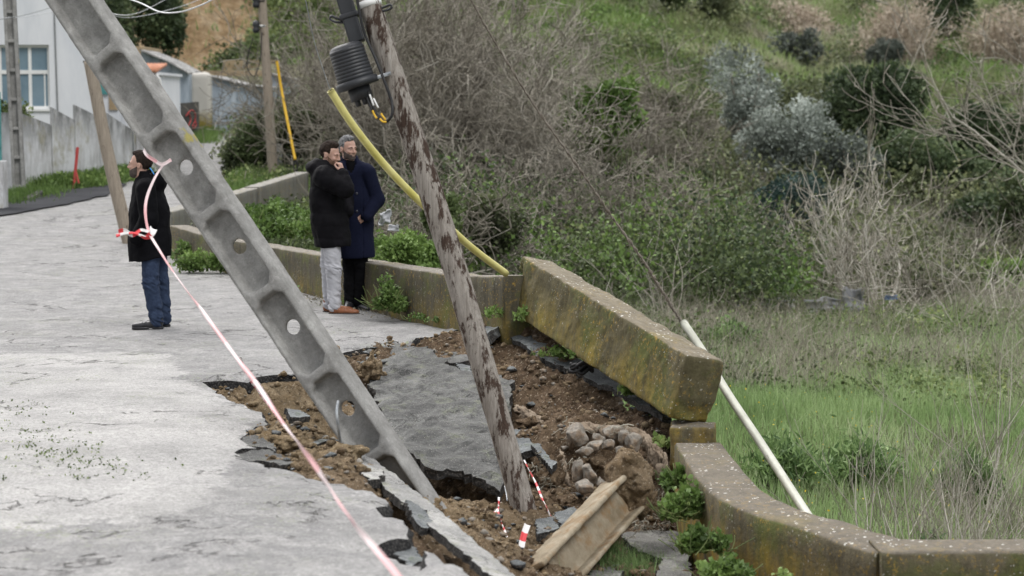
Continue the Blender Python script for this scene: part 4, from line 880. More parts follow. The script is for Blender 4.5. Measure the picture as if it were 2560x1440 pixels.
# litter beyond the wall
def rag(name, u, v, Y, w, h, mat, label, seed):
    n = 14; gx_, gz_ = np.meshgrid(np.linspace(-.5, .5, n), np.linspace(-.5, .5, n)); q = np.stack([gx_*3, gz_*3, gx_*0+seed], -1)
    V = np.stack([gx_*w*(1+.25*vn(q*1.3, seed+2)), .25*h*fbm(q, 3, seed), gz_*h*(1+.4*vn(q, seed+1))], -1).reshape(-1, 3); idx = np.arange(n*n).reshape(n, n)
    F = np.stack([idx[:-1, :-1], idx[:-1, 1:], idx[1:, 1:], idx[1:, :-1]], -1).reshape(-1, 4); o = mk(name, V, F, mat); o.location = tuple(P(u, v, Y)); m = o.modifiers.new('s', 'SOLIDIFY'); m.thickness = .02
    return tag(o, label, 'litter', 'litter dumped beyond the wall')
rag('plastic_sheet', 962, 545, 25.5, .13, .16, M['rubbish'], 'crumpled pale scrap in the weeds right of the navy coat', 3)
rag('plastic_sheet', 985, 570, 25.0, .14, .07, M['rubbish'], 'flat pale scrap under the crumpled one right of the navy coat', 7)
rag('plastic_sheet', 1885, 756, 35, .6, .22, M['rubbish'], 'white sheet of dumped plastic, leftmost beyond the meadow', 11)
rag('plastic_sheet', 1965, 760, 35, .3, .18, M['rubbish'], 'small grey dumped scrap between the leftmost and tall sheets', 15)
rag('plastic_sheet', 2066, 764, 35, .7, .24, M['rubbish'], 'long grey dumped sheet low beside the tall pale one', 19)
rag('plastic_sheet', 2132, 748, 35, .38, .42, M['rubbish'], 'tall pale dumped panel beyond the meadow', 23)
rag('plastic_sheet', 2228, 744, 35, .2, .07, M['rubbish_blue'], 'blue dumped scrap under the bare fig bush', 27)
# ---------------------------------------------------------------- vegetation builders
def leaves(P_, N_, size, rs, up=.3, asp=1.5, fold=.25):
    """one bent leaf (two triangles folded on the midrib = 4 verts, 2 tris) per point"""
    n = len(P_); d = rs.normal(0, 1, (n, 3)); d += N_*.6; d[:, 2] += up*rs.rand(n); d /= np.linalg.norm(d, axis=1)[:, None]
    r = rs.normal(0, 1, (n, 3)); s = np.cross(d, r); s /= np.linalg.norm(s, axis=1)[:, None]+1e-9; nn = np.cross(d, s)
    L = (size*(.6+.8*rs.rand(n)))[:, None]; W = L/asp*.5
    a = P_; b = P_+d*L; c = P_+d*L*.45+s*W+nn*W*fold; e = P_+d*L*.45-s*W+nn*W*fold
    V = np.stack([a, c, b, e], 1).reshape(-1, 3); i = np.arange(n)*4; F = np.concatenate([np.stack([i, i+1, i+2], 1), np.stack([i, i+2, i+3], 1)])
    return V, F
def blobpts(blobs, n, rs, shell=.55, nz=.35, freq=1.2, seed=1):
    """points in the noisy outer part of ellipsoids (cx,cy,cz,rx,ry,rz)"""
    B = np.array(blobs, float); w = (B[:, 3]*B[:, 4]+B[:, 4]*B[:, 5]+B[:, 3]*B[:, 5]); k = rs.choice(len(B), n, p=w/w.sum())
    d = rs.normal(0, 1, (n, 3)); d /= np.linalg.norm(d, axis=1)[:, None]; u = 1-(1-shell)*0-shell*rs.rand(n)**1.7
    c = B[k, :3]; R = B[k, 3:6]; q = (c+d*R)*freq; m = 1+nz*fbm(q, 3, seed); p = c+d*R*(u*m)[:, None]
    clump = vn(p*2.6*freq, seed+5); keep = rs.rand(n) < np.clip(.62+.9*clump, .08, 1); return p[keep], d[keep], m[keep]
def foliage(name, blobs, n, size, mat, seed=1, shell=.55, nz=.35, freq=1.2, asp=1.5, parent=None, up=.3, tb=0.0):
    rs = np.random.RandomState(seed); p, d, m = blobpts(blobs, n, rs, shell, nz, freq, seed)
    V, F = leaves(p, d, size, rs, up, asp); t = np.clip(.47+tb+.42*vn(p*freq*1.4, seed+9)+.12*rs.normal(0, 1, len(p)), 0, 1)
    return mk(name, V, F, mat, parent, False, tint=np.repeat(t, 4))
def branches(rs, n0, L0, K=9, levels=3, child=(6, 6), base=(0, 0, 0), spread=.9, curl=.28, trop=.12, r0=.03, shrink=.55, flat=1.0, spread0=None, r_min=.003, dome=None):
    sp0 = spread if spread0 is None else spread0
    d = rs.normal(0, 1, (n0, 3))*np.array([1, 1, .3])*sp0; d[:, 2] = np.abs(d[:, 2])+.55*flat; d /= np.linalg.norm(d, axis=1)[:, None]
    o = np.array(base)+rs.normal(0, .06, (n0, 3))*[1, 1, 0]; L = L0*(.6+.6*rs.rand(n0)); r = r0*(.6+.5*rs.rand(n0)); out = []
    for lv in range(levels+1):
        B = len(o); P_ = np.zeros((B, K, 3)); P_[:, 0] = o; dd = d.copy(); st = (L/(K-1))[:, None]; D = np.zeros((B, K, 3)); D[:, 0] = d; cv = rs.normal(0, curl, (B, 3))
        for k in range(1, K):
            dd = dd+rs.normal(0, curl*.8, (B, 3))+cv*.35; dd[:, 2] += trop; dd /= np.linalg.norm(dd, axis=1)[:, None]; P_[:, k] = P_[:, k-1]+dd*st; D[:, k] = dd
        f = np.linspace(1, .35, K)[None]; R = np.maximum(r[:, None]*f, r_min); out.append((P_, R, np.full((B, K), lv/max(levels, 1))))
        if lv == levels: break
        c = child[min(lv, len(child)-1)]; bi = np.repeat(np.arange(B), c); tk = rs.randint(2, K, len(bi)); o = P_[bi, tk]; pd = D[bi, tk]
        d = pd+rs.normal(0, spread*.75, pd.shape); d /= np.linalg.norm(d, axis=1)[:, None]; L = L[bi]*shrink*(.6+.7*rs.rand(len(bi))); r = np.maximum(R[bi, tk]*.62, r_min)
    return out
def twigs(name, parts, mat, parent=None, k=3, seed=1, tb=0.0):
    Vs = []; Fs = []; T = []; n = 0; rs = np.random.RandomState(seed)
    for P_, R, lv in parts:
        V, F = tubes(P_, R, k if lv[0, 0] > .3 else max(k, 5)); kk = len(V)//(P_.shape[0]*P_.shape[1]); Vs.append(V); Fs.append(F+n); n += len(V)
        t = np.clip(.66+tb-.34*lv+.18*rs.normal(0, 1, (len(P_), 1)), 0, 1); T.append(np.repeat(t.ravel(), kk))
    return mk(name, np.vstack(Vs), np.vstack(Fs), mat, parent, True, tint=np.concatenate(T))
def place(o, u, v, Y, z=None, rz=0, s=1.0):
    x = P(u, v, Y)[0]; o.location = (x, Y, tz1(x, Y)-.05 if z is None else z); o.rotation_euler = (0, 0, rz); o.scale = (s, s, s); return o
def bush_tree(name, u, vt, vb, Y, wpx, mat, n, size, label, cat, seed, lobes=7, shell=.5, nz=.3, asp=1.6, trunk=True, group=None, tb=0.0, freq=1.2, zb=None, depth=1.0):
    """crown between picture rows vt..vb, wpx wide, built at distance Y"""
    x = P(u, vt, Y)[0]; zt = P(u, vt, Y)[2]; z0 = tz1(x, Y) if zb is None else zb; zc0 = max(P(u, vb, Y)[2], z0-.2); w = wpx/FPX*Y/2; h = (zt-zc0)
    rs = np.random.RandomState(seed); root = empty(name, (x, Y, z0)); tag(root, label, cat, group); bl = []
    bl.append((0, 0, zc0-z0+h*.45, w*.7, w*.6*depth, h*.5))
    for k in range(lobes):
        a = rs.rand()*6.28; rr = rs.uniform(.35, .75); zz_ = rs.uniform(.2, .85); e = rs.uniform(.28, .48)
        wz = math.sqrt(max(.1, 1-(2*zz_-1)**2*.75)); bl.append((math.cos(a)*w*rr*wz, math.sin(a)*w*.7*rr*depth*wz, zc0-z0+h*zz_, w*e, w*e*.9, h*e*.62))
    foliage('crown', bl, n, size, mat, seed, shell, nz, freq, asp, root, tb=tb)
    if zt-z0 < 1.6: return root
    b = MB()
    hh = zc0-z0+h*.5
    for k in range(4):
        a = rs.rand()*6.28; e = np.array([math.cos(a)*w*.5, math.sin(a)*w*.4, zc0-z0+h*.7]); m_ = e*.45+np.array([0, 0, hh*.2]); b.tube(spline([(0, 0, -.15), m_, e], 10), np.linspace(.05+.012*h, .02, 10), 6)
    mk('trunk', np.concatenate(b.V), b.F, M['twig'], root, True, tint=np.full(b.n, .3)); return root
def grass(name, xy, zf, h, w, rs, mat, tf, lean=.35, kind='stuff', segs=3, label=None):
    n = len(xy); z = zf(xy[:, 0], xy[:, 1]); a = rs.rand(n)*6.283; H = h*(.5+.8*rs.rand(n))if np.isscalar(h) else h*(.6+.6*rs.rand(n)); ln = np.abs(rs.normal(0, lean, n))*H; wv = w*(.6+.7*rs.rand(n))
    dx, dy = np.cos(a), np.sin(a); fa = rs.rand(n)*6.283; sx, sy = np.cos(fa), np.sin(fa); V = []
    for k in range(segs):
        f = k/segs; X = xy[:, 0]+dx*ln*f**1.6; Y = xy[:, 1]+dy*ln*f**1.6; Z = z-.02+H*(f-.18*f*f*np.minimum(ln/H, 1)); ww = wv*(1-f*.75)*.5
        V.append(np.stack([X-sx*ww, Y-sy*ww, Z], 1)); V.append(np.stack([X+sx*ww, Y+sy*ww, Z], 1))
    V.append(np.stack([xy[:, 0]+dx*ln, xy[:, 1]+dy*ln, z+H*(1-.18*np.minimum(ln/H, 1))], 1)); m = 2*segs+1
    V = np.stack(V, 1).reshape(-1, 3); i = np.arange(n)*m; F = []
    for k in range(segs-1): F.append(np.stack([i+2*k, i+2*k+1, i+2*k+3], 1)); F.append(np.stack([i+2*k, i+2*k+3, i+2*k+2], 1))
    F.append(np.stack([i+2*segs-2, i+2*segs-1, i+2*segs], 1)); t = np.clip(tf(xy)+.12*rs.normal(0, 1, n), 0, 1)
    o = mk(name, V, np.concatenate(F), mat, None, False, tint=np.repeat(t, m)); return tag(o, label, None, None, kind)
def outroad(q, pad=0): return ~inside(road_out, q)
# ---------------------------------------------------------------- hillside plants
rs = np.random.RandomState(11)
def region(n, x0, x1, y0, y1): return np.c_[rs.uniform(x0, x1, n), rs.uniform(y0, y1, n)]
def n2(xy, f, s): return vn(np.c_[xy*f, xy[:, :1]*0], s)
# hillside grass: two heights
q = np.vstack([region(60000, -18, 30, 56, 118), region(26000, -14, 16, 60, 96)]); q = q[(np.abs(q[:, 0]) < q[:, 1]*.30+2)]; q = q[outroad(q)]; cm_ = (q[:, 1] > 84) & (q[:, 1] < 93) & (q[:, 0] < -10.6) & (rs.rand(len(q)) < .88); q = q[~cm_]
q = q[~((q[:, 0] < -8.3) & (q[:, 1] < 84))]
def hf(xy):
    d = xy[:, 0]*.45-(xy[:, 1]-80)*.25; b = .42+.30*n2(xy, .13, 3)+.28*n2(xy, .5, 5); b = np.where((xy[:, 0] > 0) & (xy[:, 0] < 8) & (xy[:, 1] < 100), b-.05, b+.10*sst(2, 14, xy[:, 0])+.12); return b
grass('hillside_grass', q, terr, .42, .055, rs, M['hill_grass'], hf, .55)
# low leafy scrub mats between the shrubs on the hillside
q = np.vstack([region(9000, -14, 26, 44, 84)]); q = q[n2(q, .28, 12) > .02]; q = q[outroad(q)]; z = terr(q[:, 0], q[:, 1])
def mats(name, q, z, per, size, rad, hgt, mat, seed, tb=0.0):
    rs = np.random.RandomState(seed); n = len(q)*per; c = np.repeat(np.c_[q, z], per, 0); s = np.repeat(.5+rs.rand(len(q)), per)
    d = rs.normal(0, 1, (n, 3)); d /= np.linalg.norm(d, axis=1)[:, None]; d[:, 2] = np.abs(d[:, 2]); p = c+d*np.array([rad, rad, hgt])*s[:, None]*(rs.rand(n, 1)**.5)
    V, F = leaves(p, d, size, rs); base_t = np.repeat(rs.normal(0, .16, len(q))+.25*n2(q, .35, seed), per); t = np.clip(.44+tb+1.25*base_t+.12*rs.normal(0, 1, n), 0, 1)
    o = mk(name, V, F, mat, None, False, tint=np.repeat(t, 4)); return tag(o, kind='stuff')
mats('scrub_cover', q, z, 34, .11, .55, .55, M['leaf_olive'], 3)
q = region(2600, -10, 24, 46, 100); q = q[n2(q, .22, 44) > .18]; q = q[outroad(q)]; mats('bramble_cover', q, terr(q[:, 0], q[:, 1]), 40, .11, .6, .5, M['leaf_bright'], 4, -.22)
q = region(1400, 1, 26, 37, 43); q = q[n2(q, .5, 46) > -.25]; mats('bramble_cover', q, terr(q[:, 0], q[:, 1]), 36, .09, .45, .42, M['leaf_mid'], 5, .12)
q = region(1200, -5, 3, 28, 47); q = q[outroad(q)]; mats('bramble_cover', q, terr(q[:, 0], q[:, 1]), 40, .08, .4, .35, M['leaf_mid'], 6, .0)
# dead twiggy ground mass
def twigfield(name, q, h, seed, mat, tb=0.0, per=5, r=.006, curl=.3, spread=.7):
    rs = np.random.RandomState(seed); z = terr(q[:, 0], q[:, 1]); n = len(q)*per; K = 6; o = np.repeat(np.c_[q, z-.05], per, 0)+rs.normal(0, .08, (n, 3))*[1, 1, 0]
    d = rs.normal(0, spread, (n, 3)); d[:, 2] = np.abs(d[:, 2])*.5+.7; d /= np.linalg.norm(d, axis=1)[:, None]; L = h*(.5+.8*rs.rand(n)); P_ = np.zeros((n, K, 3)); P_[:, 0] = o
    for k in range(1, K): d = d+rs.normal(0, curl, (n, 3)); d /= np.linalg.norm(d, axis=1)[:, None]; P_[:, k] = P_[:, k-1]+d*(L/(K-1))[:, None]
    R = np.linspace(1, .4, K)[None]*(r*(.6+.8*rs.rand(n)))[:, None]; V, F = tubes(P_, R, 3); t = np.repeat(np.clip(.5+tb+.25*rs.normal(0, 1, n), 0, 1), K*3)
    o = mk(name, V, F, mat, None, True, tint=t); return tag(o, kind='stuff')
q = region(420, -4, 8, 40, 62); q = q[outroad(q)]; twigfield('dead_undergrowth', q, 1.5, 5, M['twig'], -.2, 7, .009, .32, .8)
q = region(900, 6, 22, 44, 60); twigfield('dead_undergrowth', q, 1.2, 6, M['twig'], -.12, 8, .009, .32, .8)

q = region(1500, -3, 9, 36, 60); q = q[outroad(q) & (n2(q, .4, 77) > -.1)]; mats('bramble_cover', q, terr(q[:, 0], q[:, 1])+.3, 44, .10, .6, 1.1, M['leaf_olive'], 8, .0)
# ---- bare grey shrubs and trees
def bare(name, u, Y, h, label, seed, n0=9, child=(8, 7, 3), lv=3, tb=0.0, group=None, spread=.8, curl=.22, z=None, r0=.045, trop=.05, cat='shrub', flat=1.0, shrink=.56, s=1.0, rmin=.0085):
    rs = np.random.RandomState(seed); root = empty(name); place(root, u, 400, Y, z); tag(root, label, cat, group)
    pr = branches(rs, n0, h, 9, lv, child, (0, 0, 0), spread, curl, trop, r0, shrink, flat, r_min=rmin); twigs('stem', pr[:1], M['twig'], root, 5, seed, tb-.15); twigs('branches', pr[1:], M['twig'], root, 3, seed+1, tb); return root
BG = 'bare grey shrubs crowding the ravine'
bare('bare_shrub', 1130, 46, 3.7, 'very tall bare grey shrub spreading behind the leaning wooden pole', 21, 16, (9, 6, 4), tb=.05, group=BG, spread=.75)
bare('bare_shrub', 1010, 48, 3.7, 'tall bare shrub filling the gap between the yellow pipe and leaning wooden pole', 22, 15, (9, 6, 4), tb=.0, group=BG, spread=.7)
bare('bare_shrub', 1300, 44, 2.6, 'broad bare shrub just right of the vine wrapped guy wire', 23, 15, (9, 6, 4), tb=.1, group=BG, spread=.95)
bare('bare_shrub', 930, 52, 3.4, 'bare brownish shrub above the ivy hedge behind the ribbed closure', 24, 13, (9, 6, 4), tb=-.1, group=BG, spread=.7)
bare('bare_shrub', 1120, 52, 4.2, 'pale thicket of upright bare stems at the top centre of the photo', 25, 16, (8, 6, 4), tb=.15, group=BG, spread=.5)
bare('bare_shrub', 1450, 40, 2.0, 'dark low bare shrub behind the raised end of the tipped wall chunk', 26, 12, (8, 6, 4), tb=-.15, group=BG, spread=1.1)
bare('bare_shrub', 1690, 40, 1.7, 'wide low bare shrub arching beyond the middle of the tipped wall chunk', 27, 11, (8, 6, 4), tb=.02, group=BG, spread=1.2)
bare('bare_shrub', 1090, 34, 1.5, 'low tangled bare shrub directly behind the parapet wall and wooden pole', 28, 11, (8, 6, 4), tb=-.05, group=BG, spread=1.1)
bare('bare_shrub', 850, 57, 2.8, 'brown bare tree reaching over the sheds beside the upright wooden pole', 29, 12, (8, 6, 4), tb=-.12, group=BG, spread=.7)
bare('bare_shrub', 1620, 62, 2.6, 'bare grey bush high on the slope left of the silver leaved tree', 30, 10, (7, 6, 5), tb=.1, group=BG, spread=1.0)
bare('bare_fig', 2190, 35.5, 1.8, 'pale bare fig bush with candelabra branches above the meadow', 31, 9, (4, 5, 3), tb=.32, spread=1.1, curl=.16, trop=.16, r0=.05, rmin=.007, s=1)
bare('bare_fig', 2320, 36.5, 1.3, 'smaller pale bare fig bush overlapping the big one on its right side', 32, 8, (4, 5, 3), tb=.3, spread=1.3, curl=.16, trop=.10, r0=.04, rmin=.006)
bare('bare_sapling', 2172, 44, 3.0, 'thin tall bare sapling rising above the pale fig bush', 33, 2, (4, 3), 2, tb=.3, spread=.3, curl=.1, r0=.03, shrink=.35, cat='sapling')
bare('bare_tree', 2800, 42, 3.6, 'pinkish bare tree reaching into the photo from the right edge', 34, 9, (7, 5, 4), tb=.15, spread=.9, curl=.14, r0=.07, cat='tree', z=-.6)
bare('bare_shrub', 1560, 52, 2.8, 'brown bare shrub tangle below the left side of the silver leaved tree', 35, 12, (8, 6, 4), tb=-.15, group=BG, spread=1.0)

# ---- leafy trees and shrubs, from the photograph left to right
bush_tree('evergreen_tree', 338, -140, 158, 79, 300, M['leaf_dark'], 26000, .16, 'large dark evergreen tree above the sheds at the top left', 'tree', 41, 10)
bush_tree('evergreen_tree', 268, -60, 120, 76, 160, M['leaf_dark'], 9000, .16, 'smaller evergreen crown showing between the white house and the big dark tree', 'tree', 42, 5, tb=.12)
bush_tree('ivy_hedge', 650, 288, 445, 49.4, 175, M['leaf_mid'], 16000, .10, 'rounded ivy hedge left of the dark shelter opening', 'hedge', 43, 8, tb=-.12, shell=.35)
bush_tree('ivy_hedge', 745, 282, 352, 49.0, 215, M['leaf_olive'], 12000, .10, 'ivy canopy hanging over the dark shelter opening', 'hedge', 44, 7, tb=.0, shell=.4)
bush_tree('leafy_bush', 838, 330, 440, 47, 120, M['leaf_olive'], 7000, .09, 'olive green bush behind the heads of the two men', 'bush', 45, 6)
sv = 'silver leaved tree group'
bush_tree('silver_tree', 1862, 112, 350, 57, 200, M['leaf_silver'], 11000, .13, 'tallest silver leaved tree crown standing centre right on the slope', 'tree', 46, 8, shell=.55, nz=.45, asp=2.2, tb=.2)
bush_tree('silver_tree', 1945, 232, 500, 54, 270, M['leaf_silver'], 17000, .12, 'broad silver leaved tree in front of and below the tallest one', 'tree', 47, 10, shell=.55, nz=.4, asp=2.2, tb=.16)
bush_tree('silver_tree', 2125, 325, 500, 54, 200, M['leaf_silver'], 7500, .12, 'rightmost dull silver leaved tree against the dark evergreens', 'tree', 48, 7, shell=.6, nz=.45, asp=2.2, tb=-.12)
bush_tree('glossy_shrub', 1990, 455, 660, 45, 235, M['leaf_deep'], 9000, .11, 'dark glossy leaved shrub with a few yellow leaves below the silver trees', 'shrub', 49, 9, shell=.6, nz=.4, asp=2.0)
bush_tree('evergreen_tree', 2205, 180, 420, 62, 310, M['leaf_dark'], 30000, .14, 'dark round evergreen tree on the right slope below the small olive', 'tree', 50, 9)
bush_tree('evergreen_tree', 2330, 335, 590, 55, 350, M['leaf_dark'], 32000, .14, 'wide dark evergreen right of the dull silver tree', 'tree', 51, 9, tb=.1)
bush_tree('evergreen_tree', 2450, 480, 710, 51, 330, M['leaf_dark'], 26000, .13, 'dark evergreen shrub behind the right end of the pale fig bush', 'tree', 52, 9, tb=.06)
bush_tree('evergreen_tree', 2470, 235, 480, 60, 290, M['leaf_dark'], 20000, .14, 'dark evergreen behind the pinkish bare tree at the right edge', 'tree', 53, 8, tb=-.04)
bush_tree('evergreen_tree', 2565, 430, 760, 48, 200, M['leaf_mid'], 10000, .12, 'mid green bush cut by the right edge above the meadow', 'tree', 54, 8, tb=-.15)
bush_tree('yellowish_bush', 2265, 420, 560, 53, 90, M['leaf_olive'], 3500, .11, 'small yellowish bush in front of the wide dark evergreen', 'bush', 55, 5, tb=.15)
bush_tree('olive_bush', 2212, 86, 172, 92, 110, M['leaf_silver'], 6000, .15, 'small round blue grey olive bush high on the right slope', 'bush', 56, 5, tb=-.22, asp=2.5)
bush_tree('olive_bush', 2005, 75, 170, 94, 170, M['leaf_silver'], 5500, .16, 'low grey green bush on the slope left of the round olive', 'bush', 57, 8, .8, .5, tb=-.3)
bush_tree('evergreen_tree', 2370, -60, 60, 104, 210, M['leaf_dark'], 9000, .18, 'dark tree on the skyline side between the two tan reed clumps', 'tree', 58, 7)
bush_tree('evergreen_tree', 1680, -90, 30, 100, 90, M['leaf_mid'], 6500, .18, 'dark bush at the top edge above the grassy slope', 'bush', 59, 7, .8, .5, tb=-.25)
bush_tree('evergreen_tree', 1790, -30, 55, 100, 110, M['leaf_olive'], 6500, .18, 'olive coloured bush near the top edge right of the dark one', 'bush', 60, 7, .8, .5, tb=.0)
bush_tree('bramble_mound', 1500, 205, 370, 46, 270, M['leaf_bright'], 9000, .12, 'bright green creeper mound right of the big bare shrub', 'creeper', 61, 6, tb=-.05, shell=.4)
bush_tree('bramble_mound', 1470, 400, 600, 47, 300, M['leaf_olive'], 14000, .10, 'olive green bramble patch behind the dead vine wire', 'creeper', 62, 6, tb=.08, shell=.6)
bush_tree('shrub_mound', 1680, 225, 440, 64, 360, M['leaf_olive'], 14000, .13, 'brownish olive shrub mound left of the tallest silver tree', 'shrub', 63, 8, tb=.05)
bush_tree('shrub_mound', 2030, 180, 400, 66, 300, M['leaf_olive'], 12000, .13, 'olive shrub mound between the silver tree and the dark round evergreen', 'shrub', 64, 8, tb=.0)
bush_tree('shrub_mound', 1790, 500, 720, 46, 300, M['leaf_olive'], 9000, .10, 'brown green bramble mound left of the dark glossy shrub', 'shrub', 65, 7, tb=-.05)
bush_tree('shrub_mound', 1600, 560, 770, 40, 280, M['leaf_mid'], 8000, .08, 'low leafy bramble mound just above the tipped wall chunk', 'shrub', 66, 7, tb=-.22)
bush_tree('shrub_mound', 1220, 480, 640, 34, 200, M['leaf_olive'], 8000, .08, 'leafy bramble mound between the wooden pole and the tipped wall chunk', 'shrub', 67, 7, tb=.0)
bush_tree('green_bush', 1030, 585, 690, 25.5, 230, M['leaf_bright'], 9000, .06, 'fresh green bush just over the parapet wall left of the wooden pole', 'bush', 68, 12, .8, .5, tb=.0, zb=-.6)
bush_tree('green_bush', 1110, 470, 590, 30, 140, M['leaf_mid'], 4500, .08, 'mid green bush behind the lower part of the yellow pipe', 'bush', 69, 6, tb=.0)
bush_tree('green_bush', 2330, 680, 800, 39, 160, M['leaf_bright'], 4500, .09, 'bright green bush under the right side of the fig bush', 'bush', 70, 6, tb=.0)
bush_tree('green_bush', 2490, 650, 830, 40, 180, M['leaf_bright'], 5500, .09, 'bright green creeper mound at the right edge of the meadow', 'bush', 71, 6, tb=-.1)
bush_tree('green_bush', 1790, 735, 800, 36, 130, M['leaf_bright'], 3500, .08, 'small bright bush beyond the top of the white pipe', 'bush', 72, 5, tb=-.05)
q = region(560, -1.5, 4.8, 34, 50); q = q[(n2(q, .45, 81) > -.25) & outroad(q)]; mats('bramble_cover', q, terr(q[:, 0], q[:, 1])+.25+.5*np.maximum(n2(q, .5, 86), 0), 80, .085, .65, 1.15, M['leaf_mid'], 35, -.08)
q = region(170, -1.5, 5, 33, 48); q = q[(n2(q, .6, 87) > .15) & outroad(q)]; mats('bramble_cover', q, terr(q[:, 0], q[:, 1])+.6, 80, .085, .6, 1.1, M['leaf_bright'], 40, -.12)
q = region(260, -1, 9, 33, 44); q = q[(n2(q, .6, 88) > .0) & outroad(q)]; twigfield('dead_undergrowth', q, 1.7, 41, M['twig'], .15, 7, .010, .3, .8)
q = region(330, -2, 5, 34, 50); q = q[(n2(q, .4, 82) > .0) & outroad(q)]; mats('scrub_cover', q, terr(q[:, 0], q[:, 1])+.3, 80, .09, .7, 1.3, M['leaf_dark'], 36, .1)
q = region(1500, -4, 30, 84, 118); q = q[(n2(q, .3, 83) > .05) & (np.abs(q[:, 0]) < q[:, 1]*.28)]; mats('scrub_cover', q, terr(q[:, 0], q[:, 1]), 46, .16, .8, .8, M['leaf_olive'], 37, .1)
q = region(700, -3, 30, 84, 116); q = q[(n2(q, .35, 84) > .1)]; mats('bramble_cover', q, terr(q[:, 0], q[:, 1]), 46, .16, .7, .55, M['leaf_bright'], 38, -.15)
q = region(700, -3, 30, 80, 116); q = q[(n2(q, .3, 85) > .0)]; twigfield('dry_brush', q, .9, 39, M['dry'], .0, 7, .012, .25, .7)
q = []
for u, v, Y in ((1900,900,27),(2080,870,29),(2260,900,27),(2420,880,28),(2000,830,33),(2180,810,34),(1780,860,31),(2350,820,33),(2500,830,33),(1850,790,35)):
    c_ = P(u, v, Y); q.append(rs.normal(0, 1, (26, 2))*[.7, .9]+[c_[0], Y])
q = np.vstack(q); mats('weed_cover', q, terr(q[:, 0], q[:, 1]), 60, .06, .34, .42, M['leaf_mid'], 31, .12)
q = region(800, -1, 13, 50, 67); q = q[n2(q, .3, 78) > -.45]; mats('scrub_cover', q, terr(q[:, 0], q[:, 1])+.2, 90, .12, .8, 1.3, M['leaf_olive'], 32, .06)
q = region(420, 11, 22, 44, 70); q = q[n2(q, .3, 79) > -.2]; mats('scrub_cover', q, terr(q[:, 0], q[:, 1])+.2, 110, .12, .9, 1.5, M['leaf_dark'], 33, .08)
q = region(500, -1, 16, 68, 90); q = q[n2(q, .25, 80) > .12]; mats('bramble_cover', q, terr(q[:, 0], q[:, 1]), 70, .13, .9, .8, M['leaf_mid'], 34, .12)
# tan reed clumps
def reeds(u, vb, Y, wpx, h, label, seed, n=520):
    rs = np.random.RandomState(seed); x = P(u, vb, Y)[0]; root = empty('reed_clump', (x, Y, tz1(x, Y))); tag(root, label, 'reeds', 'tan reed clumps'); w = wpx/FPX*Y/2
    o = np.c_[rs.normal(0, w*.55, n), rs.normal(0, 1.0, n), np.zeros(n)]; o[:, 2] = terr(x+o[:, 0], Y+o[:, 1])-tz1(x, Y)-.1; K = 5; d = np.c_[rs.normal(0, .22, n)+o[:, 0]*.10, rs.normal(0, .2, n), np.ones(n)]; L = h*(.35+.75*rs.rand(n))*np.exp(-(o[:, 0]/(w*1.4))**2); P_ = o[:, None]+d[:, None]*(np.linspace(0, 1, K)[None, :, None]*L[:, None, None])
    P_[:, :, 0] += (np.linspace(0, 1, K)**2*rs.normal(0, .3, (n, 1))); R = np.linspace(1, .6, K)[None]*np.full((n, 1), .016); V, F = tubes(P_, R, 3); mk('canes', V, F, M['reed'], root, True, tint=np.repeat(rs.rand(n), K*3))
    tip = np.repeat(P_[:, -1], 7, 0)+rs.normal(0, .12, (n*7, 3)); V, F = leaves(tip, tip*0, .26, rs, .5, 5); mk('plumes', V, F, M['reed'], root, False, tint=np.repeat(np.clip(rs.rand(n*7)*.7+.3, 0, 1), 4))
reeds(2245, 150, 96, 130, 2.6, 'large tan reed clump at the upper right, left of the dark tree', 81)
reeds(2520, 130, 98, 150, 2.8, 'large tan reed clump at the top right corner', 82)
reeds(2010, 50, 104, 120, .9, 'faint low reed clump at the top edge above the low grey bush', 83, 500)

# ---------------------------------------------------------------- meadow
q = region(190000, .6, 14, 13, 40); q = q[(q[:, 0] < q[:, 1]*.27+.6) & (q[:, 0] > (q[:, 1]-13)*.02+.2)]; dens = np.clip(26/(q[:, 1]), .5, 1.4); q = q[rs.rand(len(q)) < dens/1.4]
def behind_wall(q):
    wl_ = np.array([(p[0], p[1]) for p in cl_]+[(d0[0]+4, d0[1]+.2)]); d = np.full(len(q), False)
    xs_ = wl_[:, 0]; ys_ = wl_[:, 1]; yw = np.interp(q[:, 0], xs_, ys_); return (q[:, 1] > yw+.75) & (q[:, 0] > 1.55+np.clip(q[:, 1]-15, -9, 0)*-.0) | (q[:, 1] > 19.5)
q = q[behind_wall(q)]
mt = lambda xy: .50+.18*n2(xy, .45, 61)+.16*n2(xy, 1.7, 62)+.06*sst(22, 31, xy[:, 1]+2*n2(xy, .4, 63))+.25*sst(3.2, 6.5, xy[:, 0]-.12*(xy[:, 1]-14))*sst(20, 14, xy[:, 1])
hh = .22+.12*n2(q, .6, 64)+.10*sst(23, 30, q[:, 1]); grass('meadow_grass', q, terr, hh, .012, rs, M['grass'], mt, .45)
q = region(22000, 1, 14, 26, 40); q = q[(n2(q, .35, 71) > -.05) & (q[:, 0] < q[:, 1]*.27+.6)]; grass('dry_grass', q, terr, .55, .012, rs, M['dry'], lambda xy: .5+.3*n2(xy, .7, 72), .5)
q = region(800, 2.5, 11, 26, 36); q = q[n2(q, .4, 73) > -.1]; twigfield('dry_brush', q, .75, 7, M['dry'], .0, 8, .006, .25, .8)
q = region(420, 3.4, 7, 13.2, 19); q = q[n2(q, .6, 74)+.2*(q[:, 0]-4) > -.1]; twigfield('dry_brush', q, .8, 8, M['dry'], .05, 7, .0035, .2, .55)
